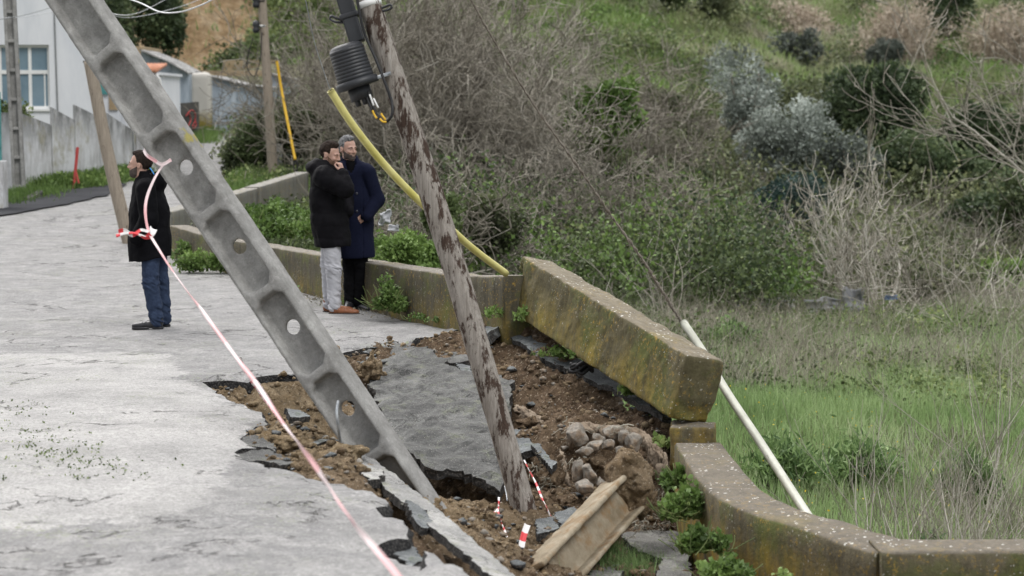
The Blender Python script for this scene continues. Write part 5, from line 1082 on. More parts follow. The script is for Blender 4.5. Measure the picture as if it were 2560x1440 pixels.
q = region(120, 1.8, 4.2, 15, 24); V, F = leaves(np.c_[q, terr(q[:, 0], q[:, 1])+.32], np.zeros((len(q), 3)), .022, rs); tag(mk('yellow_flowers', V, F, M['flower'], None, False, tint=np.ones(len(V))*.5), kind='stuff')
# feathery green clumps in the meadow
for k, (u, v, Y, w_, lab) in enumerate(((1960, 1075, 19.5, 190, 'feathery dark green clump in the meadow beside the white pipe'), (2150, 1060, 20, 210, 'feathery green clump in the middle of the meadow'), (2420, 1060, 19.5, 160, 'feathery green clump by the bare saplings'), (2330, 1215, 15.3, 130, 'fresh green weed clump at the foot of the bare saplings'), (1830, 800, 30, 150, 'taller green weed clump in the meadow beyond the tipped chunk'))):
    rr = np.random.RandomState(200+k); x = P(u, v, Y)[0]; zg = tz1(x, Y); wm = w_/FPX*Y/2; o_ = empty('weed_clump', (x, Y, zg)); tag(o_, lab, 'plant', 'green clumps in the meadow')
    n = 2600; a = rr.normal(0, 1, (n, 3))*np.array([wm*.45, wm*.4, .11]); a[:, 2] = np.abs(a[:, 2])+.05; a[:, 2] += .22*np.exp(-(a[:, 0]/wm)**2*2)*rr.rand(n); V, F = leaves(a, a*0+[0, 0, 1], .09, rr, .8, 4); t = np.clip(.35+.25*vn(a*6, 5)+.15*rr.normal(0, 1, n), 0, 1); mk('leaves', V, F, M['grass'], o_, False, tint=np.repeat(t-.12, 4).clip(0, 1))
# bare saplings behind the near wall
def sapling(u, v, Y, h, n0, label, seed, tb=.1, spread=.35, mat='twig'):
    rs_ = np.random.RandomState(seed); x = P(u, v, Y)[0]; root = empty('bare_sapling', (x, Y, tz1(x, Y)-.05)); tag(root, label, 'sapling', 'bare saplings in the meadow')
    pr = branches(rs_, n0, h, 10, 2, (4, 3), (0, 0, 0), spread*1.2, .07, .05, .0075, .42, 1.2, spread0=spread, r_min=.0018); twigs('stem', pr[:1], M[mat], root, 4, seed, tb-.1); twigs('twigs', pr[1:], M[mat], root, 3, seed, tb)
sapling(2140, 1290, 15.2, 1.1, 6, 'sparse group of thin leaning bare stems, leftmost behind the near wall', 301)
sapling(2230, 1250, 16, 1.0, 5, 'few bare stems right of the leftmost group behind the near wall', 302)
sapling(2340, 1290, 14.6, 1.15, 16, 'dense fan of grey bare stems above the straight wall section', 303, .25)
sapling(2430, 1260, 15.2, 1.2, 18, 'densest spray of pale bare stems near the right edge', 304, .3)
sapling(2520, 1290, 14.0, 1.0, 14, 'bare stem spray cut by the right edge just above the wall', 305, .2)
sapling(2250, 1330, 13.6, .55, 12, 'low brown bare sprigs above the joint of the near wall', 306, -.05, .6)
sapling(2480, 1020, 21, 1.5, 12, 'taller bare stems farther back at the right of the meadow', 307, .1)
# ---------------------------------------------------------------- weeds on walls and verge
def weed(u, v, Y, wpx, hpx, n, size, label, seed, mat='leaf_bright', z0=None, tb=0.0, name='weed_clump', flat=.5, group='leafy weeds along the walls'):
    rr = np.random.RandomState(seed); c = P(u, v, Y); root = empty(name, c); tag(root, label, 'weeds', group); w = wpx/FPX*Y/2; h = hpx/FPX*Y
    bl = []
    for k in range(max(6, int(wpx/9))): f = rr.uniform(-1, 1); e = rr.uniform(.3, 1.0)*(1.1-.45*abs(f)); bl.append((f*w*.85, rr.normal(0, .05)*flat, h*.40*e, w*rr.uniform(.12, .3)+.03, (.07+.08*flat), h*.48*e))
    foliage('leaves', bl, int(n*1.2), size*.9, M[mat], seed, .9, .5, 3.5, 1.2, root, .6, tb)
    pr = branches(rr, max(6, n//60), h*.8, 5, 0, (), (0, 0, 0), 1.1, .15, .1, .003); P_ = pr[0][0]; P_[:, :, 0] += rr.uniform(-w*.7, w*.7, (len(P_), 1)); twigs('stems', pr, M['leaf_mid'], root, 3, seed, .2); return root
weed(515, 672, 26.3, 160, 75, 2600, .055, 'wide leafy weed bank at the wall foot between the parka man and the concrete pole', 401, tb=-.05)
weed(455, 640, 28.0, 60, 45, 800, .055, 'small leafy weed clump at the left end of the parapet wall', 402, tb=-.1)
weed(735, 735, 23.2, 34, 26, 260, .04, 'tiny weed tuft at the wall foot just right of the concrete pole', 403, tb=-.1)
weed(968, 775, 20.3, 105, 90, 2400, .042, 'rounded leafy weed clump at the wall foot right of the navy coat', 404, tb=-.1, flat=.6)
weed(882, 758, 21.6, 40, 26, 260, .035, 'small weed tuft behind the brown boots', 405, tb=-.1)
weed(1035, 797, 19.9, 46, 20, 260, .032, 'low weed tuft at the wall foot right of the rounded clump', 406)
weed(1078, 802, 19.6, 34, 14, 160, .03, 'last tiny weed tuft at the wall foot before the wooden pole', 407)
weed(1315, 800, 17.9, 60, 45, 520, .035, 'thin weed at the high left corner of the tipped wall chunk', 408, tb=.05)
weed(1235, 790, 18.1, 50, 30, 300, .03, 'small weed on the heaved rubble beside the wall break', 409, tb=.05)
weed(1455, 890, 16.9, 70, 38, 700, .035, 'bright weed clump on the asphalt strip below the tipped chunk', 410, tb=.0)
weed(1370, 890, 17.3, 90, 34, 620, .035, 'sparse bright weeds on the soil edge left of the black rope', 411, tb=.0)
weed(1590, 985, 16.0, 90, 52, 900, .042, 'large leaved weed under the right part of the tipped chunk', 412, tb=.0)
weed(1655, 1110, 15.2, 26, 26, 90, .05, 'single big leaved sprig hanging beside the concrete stub', 413, tb=.1)
weed(1690, 1215, 14.1, 60, 80, 1500, .045, 'leafy weeds at the top of the near wall foot', 414, tb=.02)
weed(1712, 1295, 13.2, 110, 110, 3000, .045, 'tall leafy weed bank at the near wall foot, middle part', 415, tb=.02)
weed(1755, 1375, 12.35, 120, 90, 2600, .045, 'leafy weed bank at the near wall foot, lower part', 416, tb=-.08)
weed(1815, 1440, 11.9, 110, 60, 1500, .04, 'lowest leafy weeds at the near wall foot', 417, tb=.05)
weed(1960, 1445, 11.5, 30, 22, 160, .035, 'lone small sprig at the bottom edge against the near wall', 418, tb=.15)
weed(730, 590, 26.8, 250, 75, 3600, .06, 'green bank of leaves between the two parapet walls behind the black puffer', 419, tb=-.15, z0=0, flat=3.0)
weed(690, 545, 30, 200, 60, 2600, .07, 'upper part of the green bank in front of the grey upper wall', 420, tb=-.2, flat=4.0)
weed(940, 620, 26, 90, 60, 1300, .055, 'green leaves showing right of the navy coat above the parapet wall', 421, tb=-.05, flat=2)
# verge grass patches (uncountable)
def verge(name, xy, h, w, mat, tfv, lean=.5): return grass(name, xy, lambda x, y: np.maximum(roadz(x, y), terr(x, y)), h, w, rs, M[mat], lambda q: tfv+.2*n2(q, 1.5, 91), lean)
def along(pts, n, sp): 
    p = np.array(pts, float); t = rs.rand(n)*(len(p)-1); i = t.astype(int); f = (t-i)[:, None]; return p[i]*(1-f)+p[i+1]*f+rs.normal(0, sp, (n, 2))
L1 = [P(120, 480, 44.6)[:2], P(220, 470, 46)[:2], P(330, 440, 49.3)[:2]]; q = along(L1, 6000, .28); verge('verge_grass', q, .32, .03, 'leaf_bright', .35)
q2 = along(L1, 500, .25); mats('verge_weeds', q2, roadz(q2[:, 0], q2[:, 1]), 14, .09, .22, .25, M['leaf_bright'], 95, -.1)
L2 = [P(-40, 505, 40)[:2], P(60, 490, 42)[:2], P(110, 480, 43.6)[:2]]; q = along(L2, 2500, .3); verge('verge_grass', q, .2, .03, 'leaf_bright', .3)
q = region(9000, -6.6, -4.4, 41, 50); q = q[outroad(q)]; verge('verge_grass', q, .22, .025, 'leaf_bright', .35)
q2 = region(500, -6.4, -4.4, 41, 48.5); q2 = q2[outroad(q2)]; mats('verge_weeds', q2, terr(q2[:, 0], q2[:, 1]), 18, .09, .25, .25, M['leaf_mid'], 96, .1)
L3 = [(-10.2, 66), (-10.8, 70), (-11.2, 74)]; q = along(L3, 1500, .3); verge('verge_grass', q, .35, .03, 'leaf_bright', .3)
q2 = np.c_[rs.uniform(-13.0, -10.9, 260), rs.uniform(44.8, 45.5, 260)]; q2[:, 1] = 44.3+(q2[:, 0]+11.2)*.9*0+.5; 
zt_ = P(80, 290, 45)[2]-.1; V = []; mats('wall_top_weeds', q2, np.full(len(q2), zt_), 22, .10, .2, .35, M['leaf_mid'], 97, .15)
q = region(1500, -15.8, -10.5, 88, 92); mats('bank_plants', q[::2], terr(q[::2, 0], q[::2, 1]), 24, .14, .5, .35, M['leaf_bright'], 98, -.1) if False else None
q = np.vstack([region(260, -15.6, -11.6, 90.8, 94), region(60, -12.6, -9.6, 84.4, 86.2), region(200, -11.2, -7.5, 86, 92)]); mats('bank_plants', q, terr(q[:, 0], q[:, 1]), 60, .16, .8, .5, M['leaf_mid'], 99, .2)
# low sparse plants in the cracks of the road and bottom of the hole
q = along([PZ(20,1010)[:2], PZ(60,1110)[:2], PZ(160,1150)[:2], PZ(280,1190)[:2]], 160, .18); mats('crack_weeds', q, roadz(q[:, 0], q[:, 1]), 4, .018, .05, .02, M['leaf_mid'], 101, .1)
gp = P(1560, 1385, 13.2); q = rs.normal(0, 1, (1500, 2))*[.16, .22]+gp[:2]+[0.0, .0]; tag(grass('grass_tuft', q, pitf, .11, .006, rs, M['grass'], lambda xy: .25+.1*n2(xy, 3, 5), .7), kind='stuff')
# ---------------------------------------------------------------- broken slabs, stones, rope, tape
def slab(name, pxs, thick, mat, label, step=.06, jit=.012, rough=.015, cat='asphalt slab', group=None, seed=1, bulge=0.0):
    W3 = np.array([P(*p) for p in pxs]); base = W3.mean(0); c = W3-base; u_, s_, vt = np.linalg.svd(c); nrm_ = vt[2]*(1 if vt[2][2] > 0 else -1); e1 = vt[0]; e2 = np.cross(nrm_, e1)
    p2 = np.c_[c@e1, c@e2]; h = c@nrm_
    area = .5*sum(p2[i-1][0]*p2[i][1]-p2[i][0]*p2[i-1][1] for i in range(len(p2)))
    if area < 0: p2 = p2[::-1]; h = h[::-1]
    R3 = resample(np.c_[p2], step*.7, jit, True, seed); hf_ = rbf(np.c_[p2, h]) if len(p2) > 3 else (lambda x, y: x*0)
    V, F, _z = fill(R3, lambda x, y: x*0, step, .7, 1e3); q = np.stack([V[:, 0], V[:, 1], V[:, 0]*0+seed], -1); z = hf_(V[:, 0], V[:, 1])+rough*fbm(q*5, 4, seed)+.4*rough*fbm(q*20, 2, seed)
    m = len(R3); kdt = KDTree(len(V)); [kdt.insert((a, b_, 0), i) for i, (a, b_) in enumerate(V)]; kdt.balance(); bi = [kdt.find((a, b_, 0))[1] for a, b_ in R3]
    n = len(V); top = np.c_[V, z]; rr = np.random.RandomState(seed); bot = top.copy(); bot[:, 2] -= thick*(1+.25*fbm(q*6, 3, seed+4)); cen = R3.mean(0)
    a1 = F; tri = V[F]; ar = (tri[:, 1, 0]-tri[:, 0, 0])*(tri[:, 2, 1]-tri[:, 0, 1])-(tri[:, 1, 1]-tri[:, 0, 1])*(tri[:, 2, 0]-tri[:, 0, 0]); F = np.where((ar < 0)[:, None], F[:, ::-1], F)
    rows = []; prev = top[bi]
    allV = [top, bot]; off = 2*n; faces = [tuple(f) for f in F]+[tuple(f[::-1]+n) for f in F]; ring0 = list(bi); K = 2
    for k in range(1, K+1):
        f = k/(K+1); r_ = top[bi]*(1-f)+bot[bi]*f; d = r_[:, :2]-cen; d /= np.linalg.norm(d, axis=1)[:, None]+1e-9; r_[:, :2] += d*(jit*.9*fbm(np.c_[r_[:, :2]*14, r_[:, :1]*0+k*3], 2, seed))[:, None]; allV.append(r_); ring1 = list(range(off, off+m)); off += m
        faces += [(ring0[(i+1) % m], ring0[i], ring1[i], ring1[(i+1) % m]) for i in range(m)]; ring0 = ring1
    ring1 = [b_+n for b_ in bi]; faces += [(ring0[(i+1) % m], ring0[i], ring1[i], ring1[(i+1) % m]) for i in range(m)]
    A = np.vstack(allV); Wd = A[:, :1]*e1+A[:, 1:2]*e2+A[:, 2:3]*nrm_
    o = mk(name, Wd, faces, mat, None, False); o.location = tuple(base); tag(o, label, cat, group); return o
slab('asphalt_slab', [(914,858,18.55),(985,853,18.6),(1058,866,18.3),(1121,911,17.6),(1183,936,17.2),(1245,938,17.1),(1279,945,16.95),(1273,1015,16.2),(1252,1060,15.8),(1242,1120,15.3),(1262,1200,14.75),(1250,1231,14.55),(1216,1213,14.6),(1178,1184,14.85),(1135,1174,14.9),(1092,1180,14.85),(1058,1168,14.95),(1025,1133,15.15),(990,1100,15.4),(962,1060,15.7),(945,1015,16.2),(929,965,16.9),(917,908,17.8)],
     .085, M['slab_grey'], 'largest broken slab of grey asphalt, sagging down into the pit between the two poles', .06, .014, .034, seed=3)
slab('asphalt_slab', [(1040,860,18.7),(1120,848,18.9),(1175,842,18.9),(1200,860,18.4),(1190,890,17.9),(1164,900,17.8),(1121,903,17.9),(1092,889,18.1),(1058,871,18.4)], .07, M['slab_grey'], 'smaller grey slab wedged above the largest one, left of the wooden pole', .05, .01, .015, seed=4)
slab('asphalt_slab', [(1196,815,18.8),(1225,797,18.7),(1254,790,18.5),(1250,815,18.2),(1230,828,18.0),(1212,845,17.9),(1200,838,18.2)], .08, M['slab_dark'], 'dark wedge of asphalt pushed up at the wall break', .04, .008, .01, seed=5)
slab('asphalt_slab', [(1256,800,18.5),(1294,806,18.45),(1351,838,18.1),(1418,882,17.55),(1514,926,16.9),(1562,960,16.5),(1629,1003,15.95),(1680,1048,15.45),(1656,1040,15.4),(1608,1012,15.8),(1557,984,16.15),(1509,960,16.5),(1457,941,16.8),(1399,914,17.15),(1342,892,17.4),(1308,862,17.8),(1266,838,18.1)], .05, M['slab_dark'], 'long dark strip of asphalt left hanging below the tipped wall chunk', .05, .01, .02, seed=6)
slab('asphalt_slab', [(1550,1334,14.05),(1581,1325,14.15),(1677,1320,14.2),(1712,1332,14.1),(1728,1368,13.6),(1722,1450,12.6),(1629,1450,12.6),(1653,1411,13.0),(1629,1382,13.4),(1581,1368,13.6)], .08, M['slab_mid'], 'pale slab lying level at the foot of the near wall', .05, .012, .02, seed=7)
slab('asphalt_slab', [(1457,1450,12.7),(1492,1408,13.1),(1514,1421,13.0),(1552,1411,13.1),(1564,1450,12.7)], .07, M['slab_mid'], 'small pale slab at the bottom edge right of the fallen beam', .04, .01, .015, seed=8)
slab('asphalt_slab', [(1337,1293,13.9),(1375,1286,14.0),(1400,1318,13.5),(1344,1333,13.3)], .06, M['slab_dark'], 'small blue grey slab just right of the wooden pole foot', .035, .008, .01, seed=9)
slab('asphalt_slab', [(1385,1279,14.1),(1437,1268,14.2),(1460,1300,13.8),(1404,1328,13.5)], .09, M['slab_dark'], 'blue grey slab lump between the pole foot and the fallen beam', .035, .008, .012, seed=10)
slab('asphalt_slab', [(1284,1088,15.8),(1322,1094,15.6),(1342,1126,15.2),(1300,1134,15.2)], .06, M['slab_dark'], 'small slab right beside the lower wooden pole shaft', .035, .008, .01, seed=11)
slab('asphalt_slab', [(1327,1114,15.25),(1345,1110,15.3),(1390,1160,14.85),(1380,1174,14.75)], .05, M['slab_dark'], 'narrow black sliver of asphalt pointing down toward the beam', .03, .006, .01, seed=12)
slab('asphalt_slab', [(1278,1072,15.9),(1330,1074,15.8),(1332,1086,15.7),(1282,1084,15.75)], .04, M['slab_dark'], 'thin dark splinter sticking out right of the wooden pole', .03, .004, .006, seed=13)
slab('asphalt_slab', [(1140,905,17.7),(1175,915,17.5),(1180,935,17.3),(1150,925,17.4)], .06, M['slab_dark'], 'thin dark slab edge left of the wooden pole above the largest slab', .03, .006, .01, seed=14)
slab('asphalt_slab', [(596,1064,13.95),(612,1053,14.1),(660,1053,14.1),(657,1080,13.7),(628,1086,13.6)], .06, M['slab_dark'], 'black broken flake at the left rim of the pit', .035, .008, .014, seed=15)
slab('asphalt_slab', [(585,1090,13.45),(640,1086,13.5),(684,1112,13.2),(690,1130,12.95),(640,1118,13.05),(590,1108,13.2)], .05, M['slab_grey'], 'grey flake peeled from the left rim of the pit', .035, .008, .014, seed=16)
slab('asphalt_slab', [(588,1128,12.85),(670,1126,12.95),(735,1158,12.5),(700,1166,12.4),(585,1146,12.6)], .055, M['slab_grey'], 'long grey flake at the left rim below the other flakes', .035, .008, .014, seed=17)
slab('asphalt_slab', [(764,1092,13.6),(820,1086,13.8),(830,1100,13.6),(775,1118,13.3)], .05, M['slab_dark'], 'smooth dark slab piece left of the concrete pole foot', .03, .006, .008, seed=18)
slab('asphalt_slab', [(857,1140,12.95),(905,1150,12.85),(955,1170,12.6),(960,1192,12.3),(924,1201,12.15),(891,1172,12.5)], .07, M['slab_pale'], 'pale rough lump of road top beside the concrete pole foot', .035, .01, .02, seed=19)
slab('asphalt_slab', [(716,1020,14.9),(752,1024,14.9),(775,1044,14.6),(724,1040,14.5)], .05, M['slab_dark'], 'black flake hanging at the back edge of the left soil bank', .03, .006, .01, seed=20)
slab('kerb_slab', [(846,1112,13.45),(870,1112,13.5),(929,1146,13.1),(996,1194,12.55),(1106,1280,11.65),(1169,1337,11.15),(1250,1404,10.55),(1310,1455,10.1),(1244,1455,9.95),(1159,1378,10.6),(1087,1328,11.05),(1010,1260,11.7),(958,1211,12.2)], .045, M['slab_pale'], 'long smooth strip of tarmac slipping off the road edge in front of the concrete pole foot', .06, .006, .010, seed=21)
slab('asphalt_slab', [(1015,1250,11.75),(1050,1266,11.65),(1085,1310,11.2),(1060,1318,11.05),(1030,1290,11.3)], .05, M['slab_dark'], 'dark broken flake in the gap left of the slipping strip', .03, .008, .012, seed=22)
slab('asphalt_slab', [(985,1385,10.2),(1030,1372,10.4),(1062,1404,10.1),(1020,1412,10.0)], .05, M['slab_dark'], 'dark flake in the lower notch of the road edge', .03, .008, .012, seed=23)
# rocks
def rock(name, u, v, Y, wpx, hpx, mat, label, seed, cat='stone', group=None, rough=.22, fl=.9, light=None):
    s = Y/FPX; rx, rz_ = wpx*s/2, hpx*s/2; ry = (rx+rz_)/2*fl; h_ = max(.006, min(rx, rz_)/11)
    rr = np.random.RandomState(seed); of = rr.uniform(.52, .80, 14); pl = rr.normal(0, 1, (14, 3)); pl /= np.linalg.norm(pl, axis=1)[:, None]
    def f(p):
        q = p/np.array([rx, ry, rz_]); d = np.linalg.norm(q, axis=-1)-1.08
        for k in range(14): d = np.maximum(d, q@pl[k]-of[k])
        return (d+rough*fbm(q*1.6+seed, 4, seed)*.8)*min(rx, ry, rz_)
    V, F = nets(f, (-rx*1.4, -ry*1.4, -rz_*1.4), (rx*1.4, ry*1.4, rz_*1.4), h_)
    o = mk(name, V, F, mat, None, True, attrs={'light': np.full(len(V), light if light is not None else 0.)}); o.location = tuple(P(u, v, Y)); return tag(o, label, cat, group)
GS = 'stones spilling from the torn fabric pocket'
for i, (u, v, w_, h_, lab) in enumerate(((1440,1088,50,52,'large flat stone at the left of the torn fabric pocket'),(1484,1118,44,34,'pale rounded stone in the middle of the pocket, lower row'),(1517,1112,32,30,'small pale stone right of the rounded middle stone'),(1528,1080,48,38,'block shaped stone near the top right of the pocket'),(1496,1094,28,22,'little stone wedged above the middle ones'),(1583,1108,42,56,'dark tall stone at the right end of the pocket'),(1556,1096,30,34,'dark stone just left of the tall right one'),(1446,1176,30,52,'upright dark stone at the lower left of the pocket'),(1474,1190,34,50,'second upright stone low in the pocket'),(1462,1128,34,20,'flat stone under the large left one'),(1465,1222,50,34,'dark stone lying below the upright ones'),(1502,1210,26,30,'small dark stone right of the low upright pair'),(1550,1130,26,22,'small stone above the soil clump'))):
    rock('stone', u, v, float(np.interp(v, [1080, 1220], [15.2, 14.55])), w_*1.3, h_*1.3, M['rock'], lab, 30+i, 'stone', GS, .12)
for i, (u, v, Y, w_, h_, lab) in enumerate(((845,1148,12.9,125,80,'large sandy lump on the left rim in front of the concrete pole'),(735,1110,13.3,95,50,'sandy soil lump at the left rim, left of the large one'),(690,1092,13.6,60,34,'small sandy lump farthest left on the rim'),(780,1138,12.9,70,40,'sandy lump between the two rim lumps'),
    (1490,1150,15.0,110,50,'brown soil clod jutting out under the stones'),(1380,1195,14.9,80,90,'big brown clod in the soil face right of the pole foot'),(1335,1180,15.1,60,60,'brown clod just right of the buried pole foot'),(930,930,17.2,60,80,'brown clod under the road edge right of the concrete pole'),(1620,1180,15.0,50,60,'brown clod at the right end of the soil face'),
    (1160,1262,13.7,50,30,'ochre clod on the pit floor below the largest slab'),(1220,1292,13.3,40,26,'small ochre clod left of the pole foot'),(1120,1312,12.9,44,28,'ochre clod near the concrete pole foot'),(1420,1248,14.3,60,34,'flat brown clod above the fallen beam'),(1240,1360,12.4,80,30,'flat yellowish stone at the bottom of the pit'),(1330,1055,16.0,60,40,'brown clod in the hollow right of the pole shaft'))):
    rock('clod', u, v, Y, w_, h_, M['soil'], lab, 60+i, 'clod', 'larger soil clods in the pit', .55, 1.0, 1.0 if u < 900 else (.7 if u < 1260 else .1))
# countless small clods and gravel
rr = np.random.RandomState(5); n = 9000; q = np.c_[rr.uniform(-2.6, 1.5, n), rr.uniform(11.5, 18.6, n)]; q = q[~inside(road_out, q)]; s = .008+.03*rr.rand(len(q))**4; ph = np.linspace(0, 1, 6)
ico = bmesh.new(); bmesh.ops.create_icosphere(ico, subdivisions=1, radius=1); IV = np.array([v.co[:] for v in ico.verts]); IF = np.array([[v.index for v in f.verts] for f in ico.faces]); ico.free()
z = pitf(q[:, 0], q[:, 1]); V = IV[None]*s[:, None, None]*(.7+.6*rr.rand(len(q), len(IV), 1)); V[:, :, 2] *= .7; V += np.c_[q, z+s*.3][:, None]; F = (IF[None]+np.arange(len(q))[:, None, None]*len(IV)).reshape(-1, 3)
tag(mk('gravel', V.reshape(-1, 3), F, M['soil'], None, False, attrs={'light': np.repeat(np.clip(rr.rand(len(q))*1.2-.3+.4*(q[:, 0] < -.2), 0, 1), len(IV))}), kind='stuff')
n = 1500; q = np.c_[rr.uniform(-2.4, 1.4, n), rr.uniform(11.8, 18.4, n)]; q = q[~inside(road_out, q)]; s = .006+.028*rr.rand(len(q))**3; z = pitf(q[:, 0], q[:, 1])
V = IV[None]*s[:, None, None]*(.6+.8*rr.rand(len(q), len(IV), 1)); V[:, :, 2] *= .6; V += np.c_[q, z+s*.4][:, None]; F = (IF[None]+np.arange(len(q))[:, None, None]*len(IV)).reshape(-1, 3); tag(mk('stone_chips', V.reshape(-1, 3), F, M['rock'], None, False), kind='stuff')
n = 420; q = np.c_[rr.uniform(-2.6, 1.2, n), rr.uniform(11.5, 18.2, n)]; q = q[~inside(road_out, q)]; s = .012+.045*rr.rand(len(q))**2; z = pitf(q[:, 0], q[:, 1])
V = IV[None]*s[:, None, None]*(.5+.9*rr.rand(len(q), len(IV), 1)); V[:, :, 2] *= .45; V += np.c_[q, z+s*.3][:, None]; F = (IF[None]+np.arange(len(q))[:, None, None]*len(IV)).reshape(-1, 3); tag(mk('asphalt_crumbs', V.reshape(-1, 3), F, M['slab_dark'], None, False), kind='stuff')
# torn fabric above and beside the pocket
def fabric(name, pts_px, drop, label, seed):
    C = spline([P(*p) for p in pts_px], 60); m = 16; V = []
    for i, c in enumerate(C):
        for j in range(m):
            t = j/(m-1); q = np.array([i*.16, t*2.2, seed*1.7]); w_ = float(fbm(q[None], 3, seed)[0]); V.append(c+np.array([.05*w_*t+.02*float(vn(q[None]*3, 2)[0]), -.05*math.sin(t*2.6)-.06*w_*t-.02, -drop*t*(.75+.6*float(vn(np.array([[i*.35, 0, seed]]), 3)[0]))-.012*abs(math.sin(t*9+w_*4))]))
    idx = np.arange(60*m).reshape(60, m); F = np.stack([idx[:-1, :-1], idx[1:, :-1], idx[1:, 1:], idx[:-1, 1:]], -1).reshape(-1, 4); b0 = C[0]
    o = mk(name, np.array(V)-b0, F, M['fabric']); o.location = tuple(b0); mo = o.modifiers.new('s', 'SOLIDIFY'); mo.thickness = .006; return tag(o, label, 'geotextile')
simple('fabric', (.19, .145, .105), (.33, .27, .205), 9, .95, .1, .8, .02)
fabric('torn_fabric', [(1415,1085,15.3),(1435,1060,15.4),(1470,1052,15.45),(1510,1062,15.4),(1555,1060,15.35),(1600,1072,15.3),(1628,1090,15.2)], .14, 'muddy torn ground fabric hanging over the top of the stone pocket', 3)
fabric('torn_fabric', [(1400,1120,15.2),(1412,1150,15.1),(1420,1190,14.95),(1428,1222,14.85)], .20, 'muddy torn ground fabric drooping down the left side of the stone pocket', 5)
fabric('torn_fabric', [(1612,1090,15.2),(1640,1110,15.1),(1662,1130,15.0),(1672,1170,14.9)], .30, 'muddy torn ground fabric bunched at the right beside the near wall', 7)
fabric('torn_fabric', [(1290,1010,16.3),(1320,1020,16.1),(1350,1040,16.0),(1360,1060,15.9)], .12, 'dark fold of ground fabric in the soil face right of the wooden pole', 9)
# roots and threads
def roots(label, pxs, seed, n=26):
    rr = np.random.RandomState(seed); root = empty('roots', P(*pxs[0])); tag(root, label, 'roots'); PT = []; RR = []; base = np.array(root.location)
    for k in range(n):
        a, b_ = pxs[rr.randint(len(pxs))], None; p = P(a[0]+rr.normal(0, 14), a[1]+rr.normal(0, 8), a[2]-.05)-base; d = np.array([rr.normal(0, .5), -.2*rr.rand(), -.6*rr.rand()]); L = rr.uniform(.08, .28); c = [p+d*L*t+rr.normal(0, .014, 3)*(t > 0)+np.array([0, 0, -.1*t*t*L]) for t in np.linspace(0, 1, 7)]; PT.append(c); RR.append(np.linspace(.0035, .0015, 7)*(.6+rr.rand()))
    V, F = tubes(np.array(PT), np.array(RR), 4); mk('root_strands', V, F, M['dry'], root, True, tint=np.repeat(rr.rand(n), 28))
roots('pale root strands beside the buried foot of the wooden pole', [(1325,1150,15.0),(1345,1170,14.9),(1360,1200,14.8)], 3, 16)
roots('root strands dangling at the right below the near wall stub', [(1640,1250,14.5),(1660,1230,14.6),(1610,1290,14.3)], 4, 30)
roots('root litter on the pale slab right of the fallen beam', [(1600,1315,14.2),(1640,1310,14.2),(1570,1340,13.9)], 5, 30)
roots('fine roots hanging from the stone pocket', [(1420,1060,15.4),(1500,1060,15.3),(1450,1150,15.0),(1560,1070,15.2)], 6, 30)
# black knotted rope
rr = np.random.RandomState(8); c0 = P(1458, 917, 16.75); pts = []
for k in range(26): a = k*.95; pts.append(np.array([math.cos(a)*.075*(1+.5*rr.rand()), math.sin(a)*.05*rr.rand()-.02, .03*math.sin(a*1.7)+.01*rr.normal()]))
b = MB(); b.tube(spline(pts, 200), .014, 8); o = b.build('rope_coil', M['black_rubber'], None, True); o.location = tuple(c0); tag(o, 'black knotted rope bundle lying on the asphalt strip below the tipped chunk', 'rope')
cable('hose', [(845,1003,13.2),(842,1030,13.1),(846,1070,13.1),(852,1112,13.2)], .010, M['steel'], 'grey blue hose coming through the lowest hole of the leaning concrete pole')
cable('hose', [(1262,1215,14.5),(1266,1235,14.4),(1268,1252,14.3)], .005, M['steel'], 'short grey wire end below the tip of the largest slab', n=12)
# fallen pole stub with its clump of earth
ba, bb = P(1362, 1452, 12.45), P(1562, 1236, 13.75); Mb, Lb = Mdir(ba, bb, math.radians(-4))
def beamd(p):
    x, y, z = p[..., 0], p[..., 1], p[..., 2]; w, dp = .142, .125; ax = np.abs(x); body = np.maximum(np.sqrt(np.maximum(ax-w+.02, 0)**2+np.maximum(np.abs(y)-dp+.02, 0)**2)-.02, np.maximum(z-Lb+.03*vn(p*9, 3), -.1-z))
    pk = np.maximum(ax-(w-.038)-np.clip(np.abs(y)-.02, 0, .1)*-.25*0, .018-np.abs(y)); return ssub(body, pk, .015)+.005*fbm(p*12, 3, 4)
Vb, Fb = nets(beamd, (-.19, -.16, -.16), (.19, .16, Lb+.06), .0105); beam = mk('fallen_beam', Vb, Fb, M['beam']); beam.matrix_world = Mb; tag(beam, 'sand coloured channel shaped concrete beam stub lying broken in the pit', 'concrete beam')
def clumpd(p):
    d = sm(ell(p, (0, 0, .02), (.16, .15, .17)), ell(p, (.07, 0, -.12), (.13, .13, .16)), ell(p, (-.02, 0, .16), (.07, .08, .08)), k=.08); return d+.045*fbm(p*9, 4, 5)+.020*np.abs(fbm(p*30, 3, 6))-.008
Vb, Fb = nets(clumpd, (-.34, -.34, -.42), (.34, .34, .4), .013); o = mk('earth_clump', Vb, Fb, M['soil'], attrs={'light': np.full(len(Vb), .5)}); o.location = tuple(P(1572, 1206, 13.75)); tag(o, 'round clump of pebbly earth stuck on the upper end of the fallen beam', 'earth clump')
